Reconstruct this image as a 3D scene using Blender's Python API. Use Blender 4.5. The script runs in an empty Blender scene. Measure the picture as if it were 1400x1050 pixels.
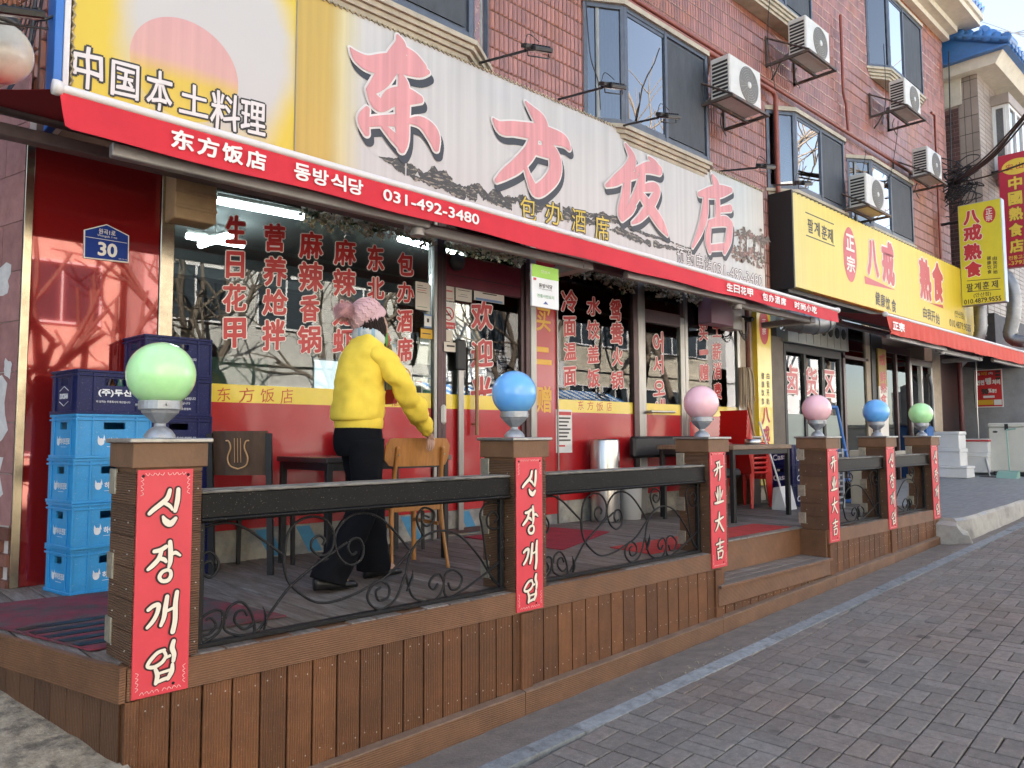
import bpy, bmesh, math, random
from mathutils import Vector, Matrix, noise
R = math.radians
SC = bpy.context.scene
COL = SC.collection
random.seed(7)

# ------------------------------------------------------------------ camera
FPX, PCX, PCY, HZ, CAMZ = 1040.0, 700.0, 525.0, 598.0, 1.60
PITCH = math.atan((HZ-PCY)/FPX); YAW = math.atan(1100.0/FPX); ROLL = R(0.25)
FW = Vector((math.cos(YAW)*math.cos(PITCH), math.sin(YAW)*math.cos(PITCH), math.sin(PITCH)))
_rt = Vector((math.sin(YAW), -math.cos(YAW), 0.0)); _up = _rt.cross(FW)
RT = _rt*math.cos(ROLL)-_up*math.sin(ROLL); UP = _up*math.cos(ROLL)+_rt*math.sin(ROLL)
cd = bpy.data.cameras.new('camera'); cam = bpy.data.objects.new('camera', cd); COL.objects.link(cam)
cd.sensor_fit = 'HORIZONTAL'; cd.sensor_width = 36.0; cd.lens = 36.0*FPX/1400.0
cd.clip_start = 0.05; cd.clip_end = 2000.0
_m = Matrix((RT, UP, -FW)).transposed().to_4x4(); _m.translation = Vector((0, 0, CAMZ))
cam.matrix_world = _m
SC.camera = cam

# ------------------------------------------------------------------ world, sun, exposure
SUN_EL, SUN_AZ = R(36), R(116)      # azimuth measured from +X towards +Y (behind the shops)
w = bpy.data.worlds.new('World'); SC.world = w; w.use_nodes = True
_nt = w.node_tree; _bg = _nt.nodes['Background']
_sky = _nt.nodes.new('ShaderNodeTexSky'); _sky.sky_type = 'NISHITA'; _sky.sun_disc = False
_sky.sun_elevation = SUN_EL; _sky.sun_rotation = R(90)-SUN_AZ
_sky.air_density = 1.0; _sky.dust_density = 1.0; _sky.ozone_density = 1.0; _sky.altitude = 20
_hs = _nt.nodes.new('ShaderNodeHueSaturation'); _hs.inputs['Saturation'].default_value = .72
_nt.links.new(_sky.outputs[0], _hs.inputs['Color']); _nt.links.new(_hs.outputs[0], _bg.inputs[0]); _bg.inputs[1].default_value = 0.052
sd = bpy.data.lights.new('sun', 'SUN'); sd.energy = 5.0; sd.angle = R(0.5); sd.color = (1.0, 0.95, 0.87)
sun = bpy.data.objects.new('sun', sd); COL.objects.link(sun)
_sv = Vector((math.cos(SUN_EL)*math.cos(SUN_AZ), math.cos(SUN_EL)*math.sin(SUN_AZ), math.sin(SUN_EL)))
sun.rotation_euler = _sv.to_track_quat('Z', 'Y').to_euler()
SC.view_settings.view_transform = 'Standard'; SC.view_settings.look = 'None'
SC.view_settings.exposure = 3.3; SC.view_settings.gamma = 1.0
SC.cycles.max_bounces = 8; SC.cycles.transparent_max_bounces = 16; SC.cycles.glossy_bounces = 4
SC.cycles.sample_clamp_indirect = 6.0; SC.cycles.caustics_reflective = False; SC.cycles.caustics_refractive = False
SC.cycles.use_denoising = True

# ------------------------------------------------------------------ layout helpers: a pixel of the photo on a real plane
def ray(x, y): return FW + RT*((x-PCX)/FPX) - UP*((y-PCY)/FPX)
CAM = Vector((0, 0, CAMZ))
def onY(x, y, v): d = ray(x, y); return CAM + d*(v/d.y)
def onX(x, y, v): d = ray(x, y); return CAM + d*(v/d.x)
def onZ(x, y, v): d = ray(x, y); return CAM + d*((v-CAMZ)/d.z)
def gz(x): return 0.04*x                    # the street climbs gently along X

# ------------------------------------------------------------------ materials
MATS = {}
def mat(name, col=(.5,.5,.5), rough=.6, metal=0., var=0., vscale=6., isl=0., bump=0., bscale=40., spec=.5,
        coat=0., stretch=None, col2=None, mixscale=3., mixpos=(.45,.62), emit=0., dirt=0., coatrough=.08, trans=0., spots=0.):
    """principled material; var: noise brightness variation, isl: per-piece variation, col2: second colour in patches"""
    if name in MATS: return MATS[name]
    m = bpy.data.materials.new(name); m.use_nodes = True; nt = m.node_tree; b = nt.nodes['Principled BSDF']
    L = nt.links.new; N = nt.nodes.new
    b.inputs['Roughness'].default_value = rough; b.inputs['Metallic'].default_value = metal
    b.inputs['Specular IOR Level'].default_value = spec
    if coat: b.inputs['Coat Weight'].default_value = coat; b.inputs['Coat Roughness'].default_value = coatrough
    if trans: b.inputs['Subsurface Weight'].default_value = trans; b.inputs['Subsurface Radius'].default_value = (1,1,1); b.inputs['Subsurface Scale'].default_value = .09 if trans > .3 else .01
    c4 = (*col, 1.)
    out = None
    tc = N('ShaderNodeTexCoord'); vec = tc.outputs['Object']
    if stretch:
        mp = N('ShaderNodeMapping'); mp.inputs['Scale'].default_value = stretch; L(vec, mp.inputs[0]); vec = mp.outputs[0]
    def hsv(src, fac_socket, amount):
        # multiply colour by 1-amount .. 1+amount
        mr = N('ShaderNodeMapRange'); L(fac_socket, mr.inputs[0]); mr.inputs[3].default_value = 1-amount; mr.inputs[4].default_value = 1+amount
        vm = N('ShaderNodeVectorMath'); vm.operation = 'SCALE'
        if src is None: vm.inputs[0].default_value = col
        else: L(src, vm.inputs[0])
        L(mr.outputs[0], vm.inputs['Scale']); return vm.outputs[0]
    if col2:
        nz = N('ShaderNodeTexNoise'); nz.inputs['Scale'].default_value = mixscale; nz.inputs['Detail'].default_value = 6; nz.inputs['Roughness'].default_value = .65; L(vec, nz.inputs[0])
        mr = N('ShaderNodeMapRange'); L(nz.outputs[0], mr.inputs[0]); mr.inputs[1].default_value = mixpos[0]; mr.inputs[2].default_value = mixpos[1]
        mx = N('ShaderNodeMix'); mx.data_type = 'RGBA'; L(mr.outputs[0], mx.inputs[0]); mx.inputs[6].default_value = c4; mx.inputs[7].default_value = (*col2, 1.)
        out = mx.outputs[2]
    if var:
        nz = N('ShaderNodeTexNoise'); nz.inputs['Scale'].default_value = vscale; nz.inputs['Detail'].default_value = 7; nz.inputs['Roughness'].default_value = .7; L(vec, nz.inputs[0])
        mr0 = N('ShaderNodeMapRange'); L(nz.outputs[0], mr0.inputs[0]); mr0.inputs[1].default_value = .3; mr0.inputs[2].default_value = .7
        out = hsv(out, mr0.outputs[0], var)
    if isl:
        gi = N('ShaderNodeNewGeometry'); out = hsv(out, gi.outputs['Random Per Island'], isl)
    if dirt:
        nz = N('ShaderNodeTexNoise'); nz.inputs['Scale'].default_value = 150; nz.inputs['Detail'].default_value = 3; L(tc.outputs['Object'], nz.inputs[0])
        mr = N('ShaderNodeMapRange'); L(nz.outputs[0], mr.inputs[0]); mr.inputs[1].default_value = .66; mr.inputs[2].default_value = .7
        mr.inputs[4].default_value = dirt
        mx = N('ShaderNodeMix'); mx.data_type = 'RGBA'; L(mr.outputs[0], mx.inputs[0]); mx.inputs[7].default_value = (.6,.58,.52,1)
        if out is None: mx.inputs[6].default_value = c4
        else: L(out, mx.inputs[6])
        out = mx.outputs[2]
    if spots:
        vo = N('ShaderNodeTexVoronoi'); vo.inputs['Scale'].default_value = spots; L(tc.outputs['Object'], vo.inputs['Vector'])
        n3 = N('ShaderNodeTexNoise'); n3.inputs['Scale'].default_value = spots*4; L(tc.outputs['Object'], n3.inputs[0])
        ma = N('ShaderNodeMath'); ma.operation = 'MULTIPLY_ADD'; L(n3.outputs[0], ma.inputs[0]); ma.inputs[1].default_value = .16; L(vo.outputs['Distance'], ma.inputs[2])
        mr = N('ShaderNodeMapRange'); L(ma.outputs[0], mr.inputs[0]); mr.inputs[1].default_value = .16; mr.inputs[2].default_value = .20; mr.inputs[3].default_value = .45; mr.inputs[4].default_value = 1.
        vm = N('ShaderNodeVectorMath'); vm.operation = 'SCALE'; L(mr.outputs[0], vm.inputs['Scale'])
        if out is None: vm.inputs[0].default_value = col
        else: L(out, vm.inputs[0])
        out = vm.outputs[0]
    if out is None: b.inputs['Base Color'].default_value = c4
    else: L(out, b.inputs['Base Color'])
    if bump:
        nz = N('ShaderNodeTexNoise'); nz.inputs['Scale'].default_value = bscale; nz.inputs['Detail'].default_value = 5; L(vec, nz.inputs[0])
        bp = N('ShaderNodeBump'); bp.inputs['Strength'].default_value = bump; bp.inputs['Distance'].default_value = .01; L(nz.outputs[0], bp.inputs['Height']); L(bp.outputs[0], b.inputs['Normal'])
    if emit:
        b.inputs['Emission Color'].default_value = c4; b.inputs['Emission Strength'].default_value = emit
    MATS[name] = m; return m

def grooved(name, col, axis, pitch, isl=.1, var=.18, rough=.55, depth=.6, col2=None):
    """composite timber with fine machined grooves; axis: the coordinate the grooves repeat along"""
    m = mat(name, col, rough, isl=isl, var=var, vscale=5, stretch=None, col2=col2, mixscale=2.5, dirt=.16)
    nt = m.node_tree; b = nt.nodes['Principled BSDF']; N = nt.nodes.new; L = nt.links.new
    tc = N('ShaderNodeTexCoord'); sp = N('ShaderNodeSeparateXYZ'); L(tc.outputs['Object'], sp.inputs[0])
    mu = N('ShaderNodeMath'); mu.operation = 'MULTIPLY'; L(sp.outputs[axis], mu.inputs[0]); mu.inputs[1].default_value = 2*math.pi/pitch
    si = N('ShaderNodeMath'); si.operation = 'SINE'; L(mu.outputs[0], si.inputs[0])
    nz = N('ShaderNodeTexNoise'); nz.inputs['Scale'].default_value = 60; L(tc.outputs['Object'], nz.inputs[0])
    ad = N('ShaderNodeMath'); ad.operation = 'ADD'; L(si.outputs[0], ad.inputs[0]); L(nz.outputs[0], ad.inputs[1])
    bp = N('ShaderNodeBump'); bp.inputs['Strength'].default_value = depth; bp.inputs['Distance'].default_value = .003
    L(ad.outputs[0], bp.inputs['Height']); L(bp.outputs[0], b.inputs['Normal'])
    # base colour is darker in the grooves and lighter on the ridges
    src = b.inputs['Base Color'].links[0].from_socket
    mr = N('ShaderNodeMapRange'); L(si.outputs[0], mr.inputs[0]); mr.inputs[1].default_value = -1; mr.inputs[2].default_value = 1; mr.inputs[3].default_value = .74; mr.inputs[4].default_value = 1.1
    vm = N('ShaderNodeVectorMath'); vm.operation = 'SCALE'; L(src, vm.inputs[0]); L(mr.outputs[0], vm.inputs['Scale']); L(vm.outputs[0], b.inputs['Base Color'])
    return m

def glass(name, tint=(1,1,1), ior=1.5, rough=0.0, boost=1.0):
    if name in MATS: return MATS[name]
    m = bpy.data.materials.new(name); m.use_nodes = True; nt = m.node_tree; N = nt.nodes.new; L = nt.links.new
    nt.nodes.remove(nt.nodes['Principled BSDF']); o = nt.nodes['Material Output']
    tr = N('ShaderNodeBsdfTransparent'); tr.inputs[0].default_value = (*tint, 1)
    gl = N('ShaderNodeBsdfGlossy'); gl.inputs['Roughness'].default_value = rough
    fr = N('ShaderNodeFresnel'); fr.inputs[0].default_value = ior
    mu = N('ShaderNodeMath'); mu.operation = 'MULTIPLY'; mu.use_clamp = True; L(fr.outputs[0], mu.inputs[0]); mu.inputs[1].default_value = boost
    nz = N('ShaderNodeTexNoise'); nz.inputs['Scale'].default_value = 1.3; tc = N('ShaderNodeTexCoord'); L(tc.outputs['Object'], nz.inputs[0])
    bp = N('ShaderNodeBump'); bp.inputs['Strength'].default_value = .04; bp.inputs['Distance'].default_value = .02; L(nz.outputs[0], bp.inputs['Height']); L(bp.outputs[0], gl.inputs['Normal'])
    mx = N('ShaderNodeMixShader'); L(mu.outputs[0], mx.inputs[0]); L(tr.outputs[0], mx.inputs[1]); L(gl.outputs[0], mx.inputs[2]); L(mx.outputs[0], o.inputs[0])
    MATS[name] = m; return m

# ------------------------------------------------------------------ mesh builder
class MB:
    def __init__(s): s.v = []; s.f = []; s.mi = []; s.sm = []
    def add(s, vs, fs, mi=0, smooth=False):
        o = len(s.v); s.v.extend([Vector(p) for p in vs])
        for f in fs: s.f.append([i+o for i in f]); s.mi.append(mi); s.sm.append(smooth)
    def box(s, a, b, mi=0):
        (x0,y0,z0),(x1,y1,z1) = a, b
        x0,x1 = min(x0,x1),max(x0,x1); y0,y1 = min(y0,y1),max(y0,y1); z0,z1 = min(z0,z1),max(z0,z1)
        s.add([(x0,y0,z0),(x1,y0,z0),(x1,y1,z0),(x0,y1,z0),(x0,y0,z1),(x1,y0,z1),(x1,y1,z1),(x0,y1,z1)],
              [(0,3,2,1),(4,5,6,7),(0,1,5,4),(1,2,6,5),(2,3,7,6),(3,0,4,7)], mi)
    def bbox(s, a, b, bev=.004, mi=0):
        """box with chamfered edges"""
        lo = [min(a[i],b[i]) for i in range(3)]; hi = [max(a[i],b[i]) for i in range(3)]
        e = min(bev, *[(hi[i]-lo[i])*.45 for i in range(3)])
        bm = bmesh.new(); bmesh.ops.create_cube(bm, size=1.0)
        for v in bm.verts:
            for i in range(3): v.co[i] = hi[i] if v.co[i] > 0 else lo[i]
        bmesh.ops.bevel(bm, geom=bm.edges[:], offset=e, segments=1, affect='EDGES', profile=.5)
        s.bm(bm, mi)
    def bm(s, bm, mi=0, smooth=False, M=None):
        bm.verts.index_update()
        s.add([(M @ v.co) if M else v.co.copy() for v in bm.verts], [[v.index for v in f.verts] for f in bm.faces], mi, smooth); bm.free()
    def hexa(s, p, mi=0):
        """8 points: bottom loop 0-3, top loop 4-7"""
        s.add(p, [(0,3,2,1),(4,5,6,7),(0,1,5,4),(1,2,6,5),(2,3,7,6),(3,0,4,7)], mi)
    def slab(s, p0, p1, t, z0, z1, mi=0, z0b=None, z1b=None):
        """upright board from p0 to p1 (xy), thickness t to the left of the direction; optional other heights at p1"""
        a = Vector((p0[0],p0[1],0)); b = Vector((p1[0],p1[1],0)); d = (b-a).normalized(); n = Vector((-d.y,d.x,0))*t
        z0b = z0 if z0b is None else z0b; z1b = z1 if z1b is None else z1b
        q = [a,b,b+n,a+n]; zz0 = [z0,z0b,z0b,z0]; zz1 = [z1,z1b,z1b,z1]
        pts = [Vector((q[i].x,q[i].y,zz0[i])) for i in range(4)]+[Vector((q[i].x,q[i].y,zz1[i])) for i in range(4)]
        if t < 0: pts = [pts[i] for i in (3,2,1,0,7,6,5,4)]
        s.hexa(pts, mi)
    def quad(s, a, b, c, d, mi=0): s.add([a,b,c,d], [(0,1,2,3)], mi)
    def poly(s, pts, mi=0): s.add(pts, [list(range(len(pts)))], mi)
    def prism(s, pts, off, mi=0):
        """polygon pts extruded by vector off"""
        n = len(pts); off = Vector(off); P = [Vector(p) for p in pts]
        nr = Vector((0,0,0))
        for i in range(n): nr += P[i].cross(P[(i+1)%n])
        if nr.dot(off) > 0: P.reverse()
        s.add(P+[p+off for p in P], [list(range(n)), list(range(2*n-1,n-1,-1))]+[((i+1)%n, i, n+i, n+(i+1)%n) for i in range(n)], mi)
    def tube(s, pts, r, mi=0, seg=8, caps=True, smooth=True, r2=None):
        pts = [Vector(p) for p in pts]; n = len(pts)
        rs = r if isinstance(r, (list,tuple)) else [r]*n
        t = [(pts[min(i+1,n-1)]-pts[max(i-1,0)]).normalized() for i in range(n)]
        ref = Vector((0,0,1)) if abs(t[0].z) < .9 else Vector((1,0,0))
        u = t[0].cross(ref).normalized(); vs = []
        for i in range(n):
            u = (u - t[i]*u.dot(t[i])); u = u.normalized() if u.length > 1e-6 else t[i].orthogonal().normalized()
            w_ = t[i].cross(u)
            for k in range(seg):
                a = 2*math.pi*k/seg; vs.append(pts[i]+u*math.cos(a)*rs[i]+w_*math.sin(a)*rs[i]*(1 if r2 is None else r2))
        fs = [(i*seg+k, i*seg+(k+1)%seg, (i+1)*seg+(k+1)%seg, (i+1)*seg+k) for i in range(n-1) for k in range(seg)]
        s.add(vs, fs, mi, smooth)
        if caps: s.add(vs[:seg], [list(range(seg-1,-1,-1))], mi); s.add(vs[-seg:], [list(range(seg))], mi)
    def lathe(s, prof, c=(0,0,0), mi=0, seg=24, axis='Z', smooth=True):
        """prof: list of (r, h); revolved round an axis through c"""
        vs = []; c = Vector(c)
        for r, h in prof:
            for k in range(seg):
                a = 2*math.pi*k/seg; p = (r*math.cos(a), r*math.sin(a), h)
                if axis == 'Y': p = (p[0], p[2], p[1])
                if axis == 'X': p = (p[2], p[0], p[1])
                vs.append(c+Vector(p))
        n = len(prof)
        fs = [(i*seg+k, i*seg+(k+1)%seg, (i+1)*seg+(k+1)%seg, (i+1)*seg+k) for i in range(n-1) for k in range(seg)]
        if axis == 'Y': fs = [f[::-1] for f in fs]
        s.add(vs, fs, mi, smooth)
        for i in (0, n-1):
            if prof[i][0] > 1e-4: s.add(vs[i*seg:(i+1)*seg], [list(range(seg))], mi)
    def loft(s, rings, mi=0, smooth=True, cap=True):
        n = len(rings[0]); vs = [p for r in rings for p in r]
        fs = [(i*n+k, i*n+(k+1)%n, (i+1)*n+(k+1)%n, (i+1)*n+k) for i in range(len(rings)-1) for k in range(n)]
        if cap: fs += [list(range(n-1,-1,-1)), [(len(rings)-1)*n+k for k in range(n)]]
        s.add(vs, fs, mi, smooth)
    def ball(s, c, r, mi=0, seg=20, ring=12, sc=(1,1,1)):
        prof = [(max(1e-5, r*math.sin(math.pi*i/ring)), -r*math.cos(math.pi*i/ring)) for i in range(ring+1)]
        o = len(s.v); s.lathe(prof, (0,0,0), mi, seg); c = Vector(c)
        for i in range(o, len(s.v)): p = s.v[i]; s.v[i] = Vector((p.x*sc[0],p.y*sc[1],p.z*sc[2]))+c
    def merge(s, other, M=None, mi=0):
        o = len(s.v); s.v += [(M @ p) if M else p.copy() for p in other.v]
        for f, m_, sm in zip(other.f, other.mi, other.sm): s.f.append([i+o for i in f]); s.mi.append(m_+mi); s.sm.append(sm)
    def mesh(s, name, mats, org=Vector((0,0,0))):
        me = bpy.data.meshes.new(name); me.from_pydata([tuple(p-org) for p in s.v], [], s.f)
        for m_ in mats: me.materials.append(m_)
        me.polygons.foreach_set('material_index', s.mi); me.polygons.foreach_set('use_smooth', s.sm); me.validate(); me.update(); return me
    def build(s, name, mats, parent=None, world=True):
        """link as one mesh; vertices are in world space when world is True, else in the parent's space"""
        if not isinstance(mats, (list,tuple)): mats = [mats]
        org = Vector((0,0,0))
        if parent is not None and world:
            q = parent
            while q: org += q.location; q = q.parent
        o = bpy.data.objects.new(name, s.mesh(name, mats, org)); COL.objects.link(o)
        if parent is not None: o.parent = parent
        return o
def tag(o, label, cat, group=None):
    o['label'] = label; o['category'] = cat
    if group: o['group'] = group
    return o
def thing(name, label, cat, loc=(0,0,0), group=None, rz=0.):
    o = bpy.data.objects.new(name, None); COL.objects.link(o); o.location = loc; o.rotation_euler = (0,0,rz); o.empty_display_size = .1
    return tag(o, label, cat, group)
def struct(o, kind='structure'): o['kind'] = kind; return o
def copy_tree(o, parent=None):
    c = o.copy(); COL.objects.link(c)
    if parent is not None: c.parent = parent
    for ch in list(o.children): copy_tree(ch, c)
    return c
def one(name, mb, mats, label, cat, loc=(0,0,0), group=None):
    """a thing that is one mesh, its origin at loc"""
    if not isinstance(mats, (list,tuple)): mats = [mats]
    o = bpy.data.objects.new(name, mb.mesh(name, mats, Vector(loc))); COL.objects.link(o); o.location = loc
    return tag(o, label, cat, group)

# ------------------------------------------------------------------ lettering
_TXT = {}
def glyphs(body, bold=0.0, res=3):
    key = (body, bold, res)
    if key in _TXT: return _TXT[key]
    c = bpy.data.curves.new('lettering', 'FONT'); c.body = body; c.offset = bold; c.resolution_u = res; c.fill_mode = 'FRONT'
    o = bpy.data.objects.new('lettering', c); COL.objects.link(o); bpy.context.view_layer.update()
    me = o.evaluated_get(bpy.context.evaluated_depsgraph_get()).to_mesh()
    vs = [v.co.copy() for v in me.vertices]; fs = [list(p.vertices) for p in me.polygons]
    o.evaluated_get(bpy.context.evaluated_depsgraph_get()).to_mesh_clear()
    bpy.data.objects.remove(o); bpy.data.curves.remove(c)
    _TXT[key] = (vs, fs); return vs, fs
def text(mb, body, c, w_, h, u=(1,0,0), v=(0,0,1), layers=((0.0,0,.002),), slant=0.0, shift=(0,0), warp=0.0):
    """body fitted to a w x h rectangle centred at c on the plane spanned by u, v; layers = (bold, material, lift)"""
    u = Vector(u); v = Vector(v); n = u.cross(v); c = Vector(c)
    b0 = glyphs(body, 0.0)[0]
    if not b0: return
    x0 = min(p.x for p in b0); x1 = max(p.x for p in b0); y0 = min(p.y for p in b0); y1 = max(p.y for p in b0)
    rin = min(w_, h)*max(0., layers[-1][0])*.8
    sx = (w_-2*rin)/max(x1-x0,1e-6); sy = (h-2*rin)/max(y1-y0,1e-6); sy_em = min(w_/max(len(body)*.8,1), h) if y1-y0 < .25 else h/max(y1-y0,.7)
    for li, (bold, mi, lift) in enumerate(layers):
        vs, fs = glyphs(body, 0.0); r = max(bold, 0.0)*sy_em; cop = [(0,0)]
        if r > 0: n_ = 8 if bold > .028 else 4; cop += [(r*math.cos(2*math.pi*k/n_+.4), r*math.sin(2*math.pi*k/n_+.4)) for k in range(n_)]
        for ci, (ox, oy) in enumerate(cop):
            pts = []
            for p in vs:
                a = (p.x-(x0+x1)/2)*sx; b = (p.y-(y0+y1)/2)*sy
                if warp:
                    q = Vector((a/w_*2.2+len(body), b/h*2.2, ord(body[0])%97)); a += warp*w_*(noise.noise(q)); b += warp*h*(noise.noise(q+Vector((7,3,1))))
                b += slant*a
                pts.append(c+u*(a+ox)+v*(b+oy)+n*(lift+ci*.00006))
            mb.add(pts, fs, mi)
def column(mb, body, top, dy, w_, h, **k):
    """characters one below the other; top = centre of the first"""
    v = Vector(k.get('v', (0,0,1)))
    for i, ch in enumerate(body): text(mb, ch, Vector(top)-v*dy*i, w_, h, **k)
def row(mb, body, first, dx, w_, h, **k):
    u = Vector(k.get('u', (1,0,0)))
    for i, ch in enumerate(body):
        if ch != ' ': text(mb, ch, Vector(first)+u*dx*i, w_, h, **k)
def smooth_path(pts, n=6):
    """Catmull-Rom through points of any dimension"""
    P = [tuple(p) for p in pts]; out = []
    if len(P) < 3: return [tuple(P[0][d]+(P[1][d]-P[0][d])*i/n for d in range(len(P[0]))) for i in range(n+1)]
    for i in range(len(P)-1):
        p0 = P[max(i-1,0)]; p1 = P[i]; p2 = P[i+1]; p3 = P[min(i+2,len(P)-1)]
        for k in range(n):
            t = k/n; out.append(tuple(.5*((2*p1[d])+(-p0[d]+p2[d])*t+(2*p0[d]-5*p1[d]+4*p2[d]-p3[d])*t*t+(-p0[d]+3*p1[d]-3*p2[d]+p3[d])*t**3) for d in range(len(p1))))
    out.append(P[-1]); return out
def brush(mb, strokes, c, w_, h, u=(1,0,0), v=(0,0,1), layers=((0.,0,.002),), shift=None):
    """brush lettering: each stroke is a list of (x, y, width) in a unit square (y down), drawn as a swelling ribbon"""
    u = Vector(u); v = Vector(v); n = u.cross(v); c = Vector(c); s_ = (w_+h)/2
    for extra, mi, lift in layers:
        for si, st in enumerate(strokes):
            pth = smooth_path(st, 6)
            pp = [Vector(((p[0]-.5)*w_, (.5-p[1])*h)) for p in pth]; rr = [max(.004,p[2])*s_*.5+extra for p in pth]
            m_ = len(pp); lf = lift+si*.00025
            sh = Vector((0,0)) if not shift or mi != shift[2] else Vector((shift[0],shift[1]))
            to3 = lambda p, k: c+u*(p.x+sh.x)+v*(p.y+sh.y)+n*(lf+k*.00003)
            for i in range(m_):
                if i < m_-1 and (pp[i+1]-pp[i]).length > 1e-6:
                    t = (pp[i+1]-pp[i]).normalized(); q = Vector((-t.y,t.x)); a, b = rr[i]*.995, rr[i+1]*.995
                    mb.add([to3(pp[i]-q*a,2*i),to3(pp[i+1]-q*b,2*i),to3(pp[i+1]+q*b,2*i),to3(pp[i]+q*a,2*i)], [(0,1,2,3)], mi)
                k_ = 14 if rr[i] > .01 else 9
                mb.add([to3(pp[i]+Vector((math.cos(6.2832*j/k_),math.sin(6.2832*j/k_)))*rr[i],2*i+1) for j in range(k_)], [list(range(k_))], mi)
# ================================================================== GROUND
m_soil = mat('bed_sand', (.055,.05,.047), .95, var=.2)
m_paver = mat('clay_paver', (.185,.152,.134), .82, var=.26, vscale=26, isl=.15, bump=.35, bscale=120, col2=(.178,.172,.163), mixscale=.7, mixpos=(.35,.65), dirt=.4, spots=2.2)
m_conc = mat('gutter_concrete', (.20,.17,.145), .9, var=.25, vscale=8, bump=.5, bscale=60, col2=(.2,.175,.15), mixscale=5, mixpos=(.56,.68), dirt=.3)
m_kerb = mat('kerb_granite', (.215,.235,.25), .8, var=.3, vscale=20, isl=.2, bump=.4, bscale=80, col2=(.12,.12,.12), mixscale=9, mixpos=(.55,.7))
m_rough = mat('rough_concrete', (.33,.285,.215), .95, var=.45, vscale=22, bump=1., bscale=55, col2=(.15,.13,.105), mixscale=9, mixpos=(.48,.62), dirt=.5)
m_plat = mat('platform_concrete', (.38,.365,.33), .9, var=.25, vscale=6, bump=.4, bscale=40, col2=(.17,.165,.155), mixscale=3, mixpos=(.5,.65))
m_platdeck = mat('platform_paint', (.23,.245,.26), .45, var=.3, vscale=3, bump=.2, bscale=30, stretch=(1,6,1), col2=(.25,.26,.265), mixscale=2, mixpos=(.45,.65))

mb = MB()
xs = [-300, -30, 60, 400]; zs = [gz(-30)-.1, gz(-30)-.1, gz(60)-.1, gz(60)-.1]
for i in range(3):
    mb.quad((xs[i],-300,zs[i]),(xs[i+1],-300,zs[i+1]),(xs[i+1],300,zs[i+1]),(xs[i],300,zs[i]))
struct(mb.build('ground', m_soil))

# basket-weave clay pavers, every brick a chamfered block
mb = MB(); rng = random.Random(3); A_ = R(3.5); e1 = Vector((math.cos(A_),math.sin(A_),0)); e2 = Vector((-math.sin(A_),math.cos(A_),0))
def brick(c, lx, ly):
    dz = rng.uniform(-.0022,.0022); tx = rng.uniform(-.006,.006); ty = rng.uniform(-.006,.006); g = .0036; b = .005
    rot = rng.uniform(-.008,.008); a1 = e1*math.cos(rot)+e2*math.sin(rot); a2 = -e1*math.sin(rot)+e2*math.cos(rot)
    P = []
    for (k, z) in ((0,-.012),(0,-.003),(b,0)):
        for sx, sy in ((-1,-1),(1,-1),(1,1),(-1,1)):
            q = c+a1*sx*(lx/2-g-k)+a2*sy*(ly/2-g-k); P.append(Vector((q.x,q.y,gz(q.x)+z+dz+tx*sx*lx+ty*sy*ly)))
    mb.add(P, [(8,9,10,11)]+[(4+i,4+(i+1)%4,8+(i+1)%4,8+i) for i in range(4)]+[(i,(i+1)%4,4+(i+1)%4,4+i) for i in range(4)])
for i in range(-30, 150):
    for j in range(-60, 18):
        c = e1*(i*.21)+e2*(j*.21)
        if c.y > 2.68 or c.y < -4.2 or c.x < -1.5 or c.x > 26: continue
        if Vector((c.x,c.y)).length > 9 and (c.y < -1.2-c.x*.0): 
            pass
        d = e2 if (i+j) % 2 == 0 else e1
        for s_ in (-1,1):
            if d is e2: brick(c+e2*.0525*s_, .21, .105)
            else: brick(c+e1*.0525*s_, .105, .21)
struct(mb.build('street', m_paver))
mb = MB(); rng = random.Random(5)
x = -2.0
while x < 30:
    l = rng.uniform(.9,1.05); z0 = rng.uniform(.004,.012)
    a, b = x+.003, x+l-.003; y0, y1 = 2.61, 2.7
    mb.hexa([(a,y0,gz(a)-.08),(b,y0,gz(b)-.08),(b,y1,gz(b)-.08),(a,y1,gz(a)-.08),(a,y0,gz(a)+z0),(b,y0,gz(b)+z0),(b,y1,gz(b)+z0+.006),(a,y1,gz(a)+z0+.006)]); x += l
struct(mb.build('kerb', m_kerb))
# worn concrete gutter between kerb and terrace, subdivided so it can be uneven
def sheet(x0,x1,y0,y1,nx,ny,zf,amp,sc):
    m = MB(); vs = []
    for i in range(nx+1):
        for j in range(ny+1):
            X = x0+(x1-x0)*i/nx; Y_ = y0+(y1-y0)*j/ny
            vs.append((X,Y_,zf(X,Y_)+amp*noise.fractal(Vector((X*sc,Y_*sc,1.7)),1.,2.,4)))
    m.add(vs, [(i*(ny+1)+j,(i+1)*(ny+1)+j,(i+1)*(ny+1)+j+1,i*(ny+1)+j+1) for i in range(nx) for j in range(ny)], 0, True); return m
struct(sheet(-2,30,2.7,3.3,400,8,lambda x,y: gz(x)+.008-.042*max(0,min(1,(y-2.72)/.3)),.006,6).build('gutter', m_conc))
def alley_z(x,y):
    t = max(0,min(1,(y-2.15)/.75)); return gz(x)+.012+t*(.345+.13*max(0,y-3.0))
mb = MB(); vs = []; NA = 90
for i in range(NA+1):
    Y_ = 2.12+(9-2.12)*(i/NA)**1.5
    for j in range(NA+1):
        X1 = .945-.253*(Y_-3.085)+.02 if Y_ > 3.085 else .955+.0*(3.085-Y_); X = X1-7*(j/NA)**1.7
        vs.append((X,Y_,alley_z(X,Y_)+.016*noise.fractal(Vector((X*4,Y_*4,3)),1.,2.,5)-(.05 if j == 0 and Y_ < 3.0 else 0)))
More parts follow.
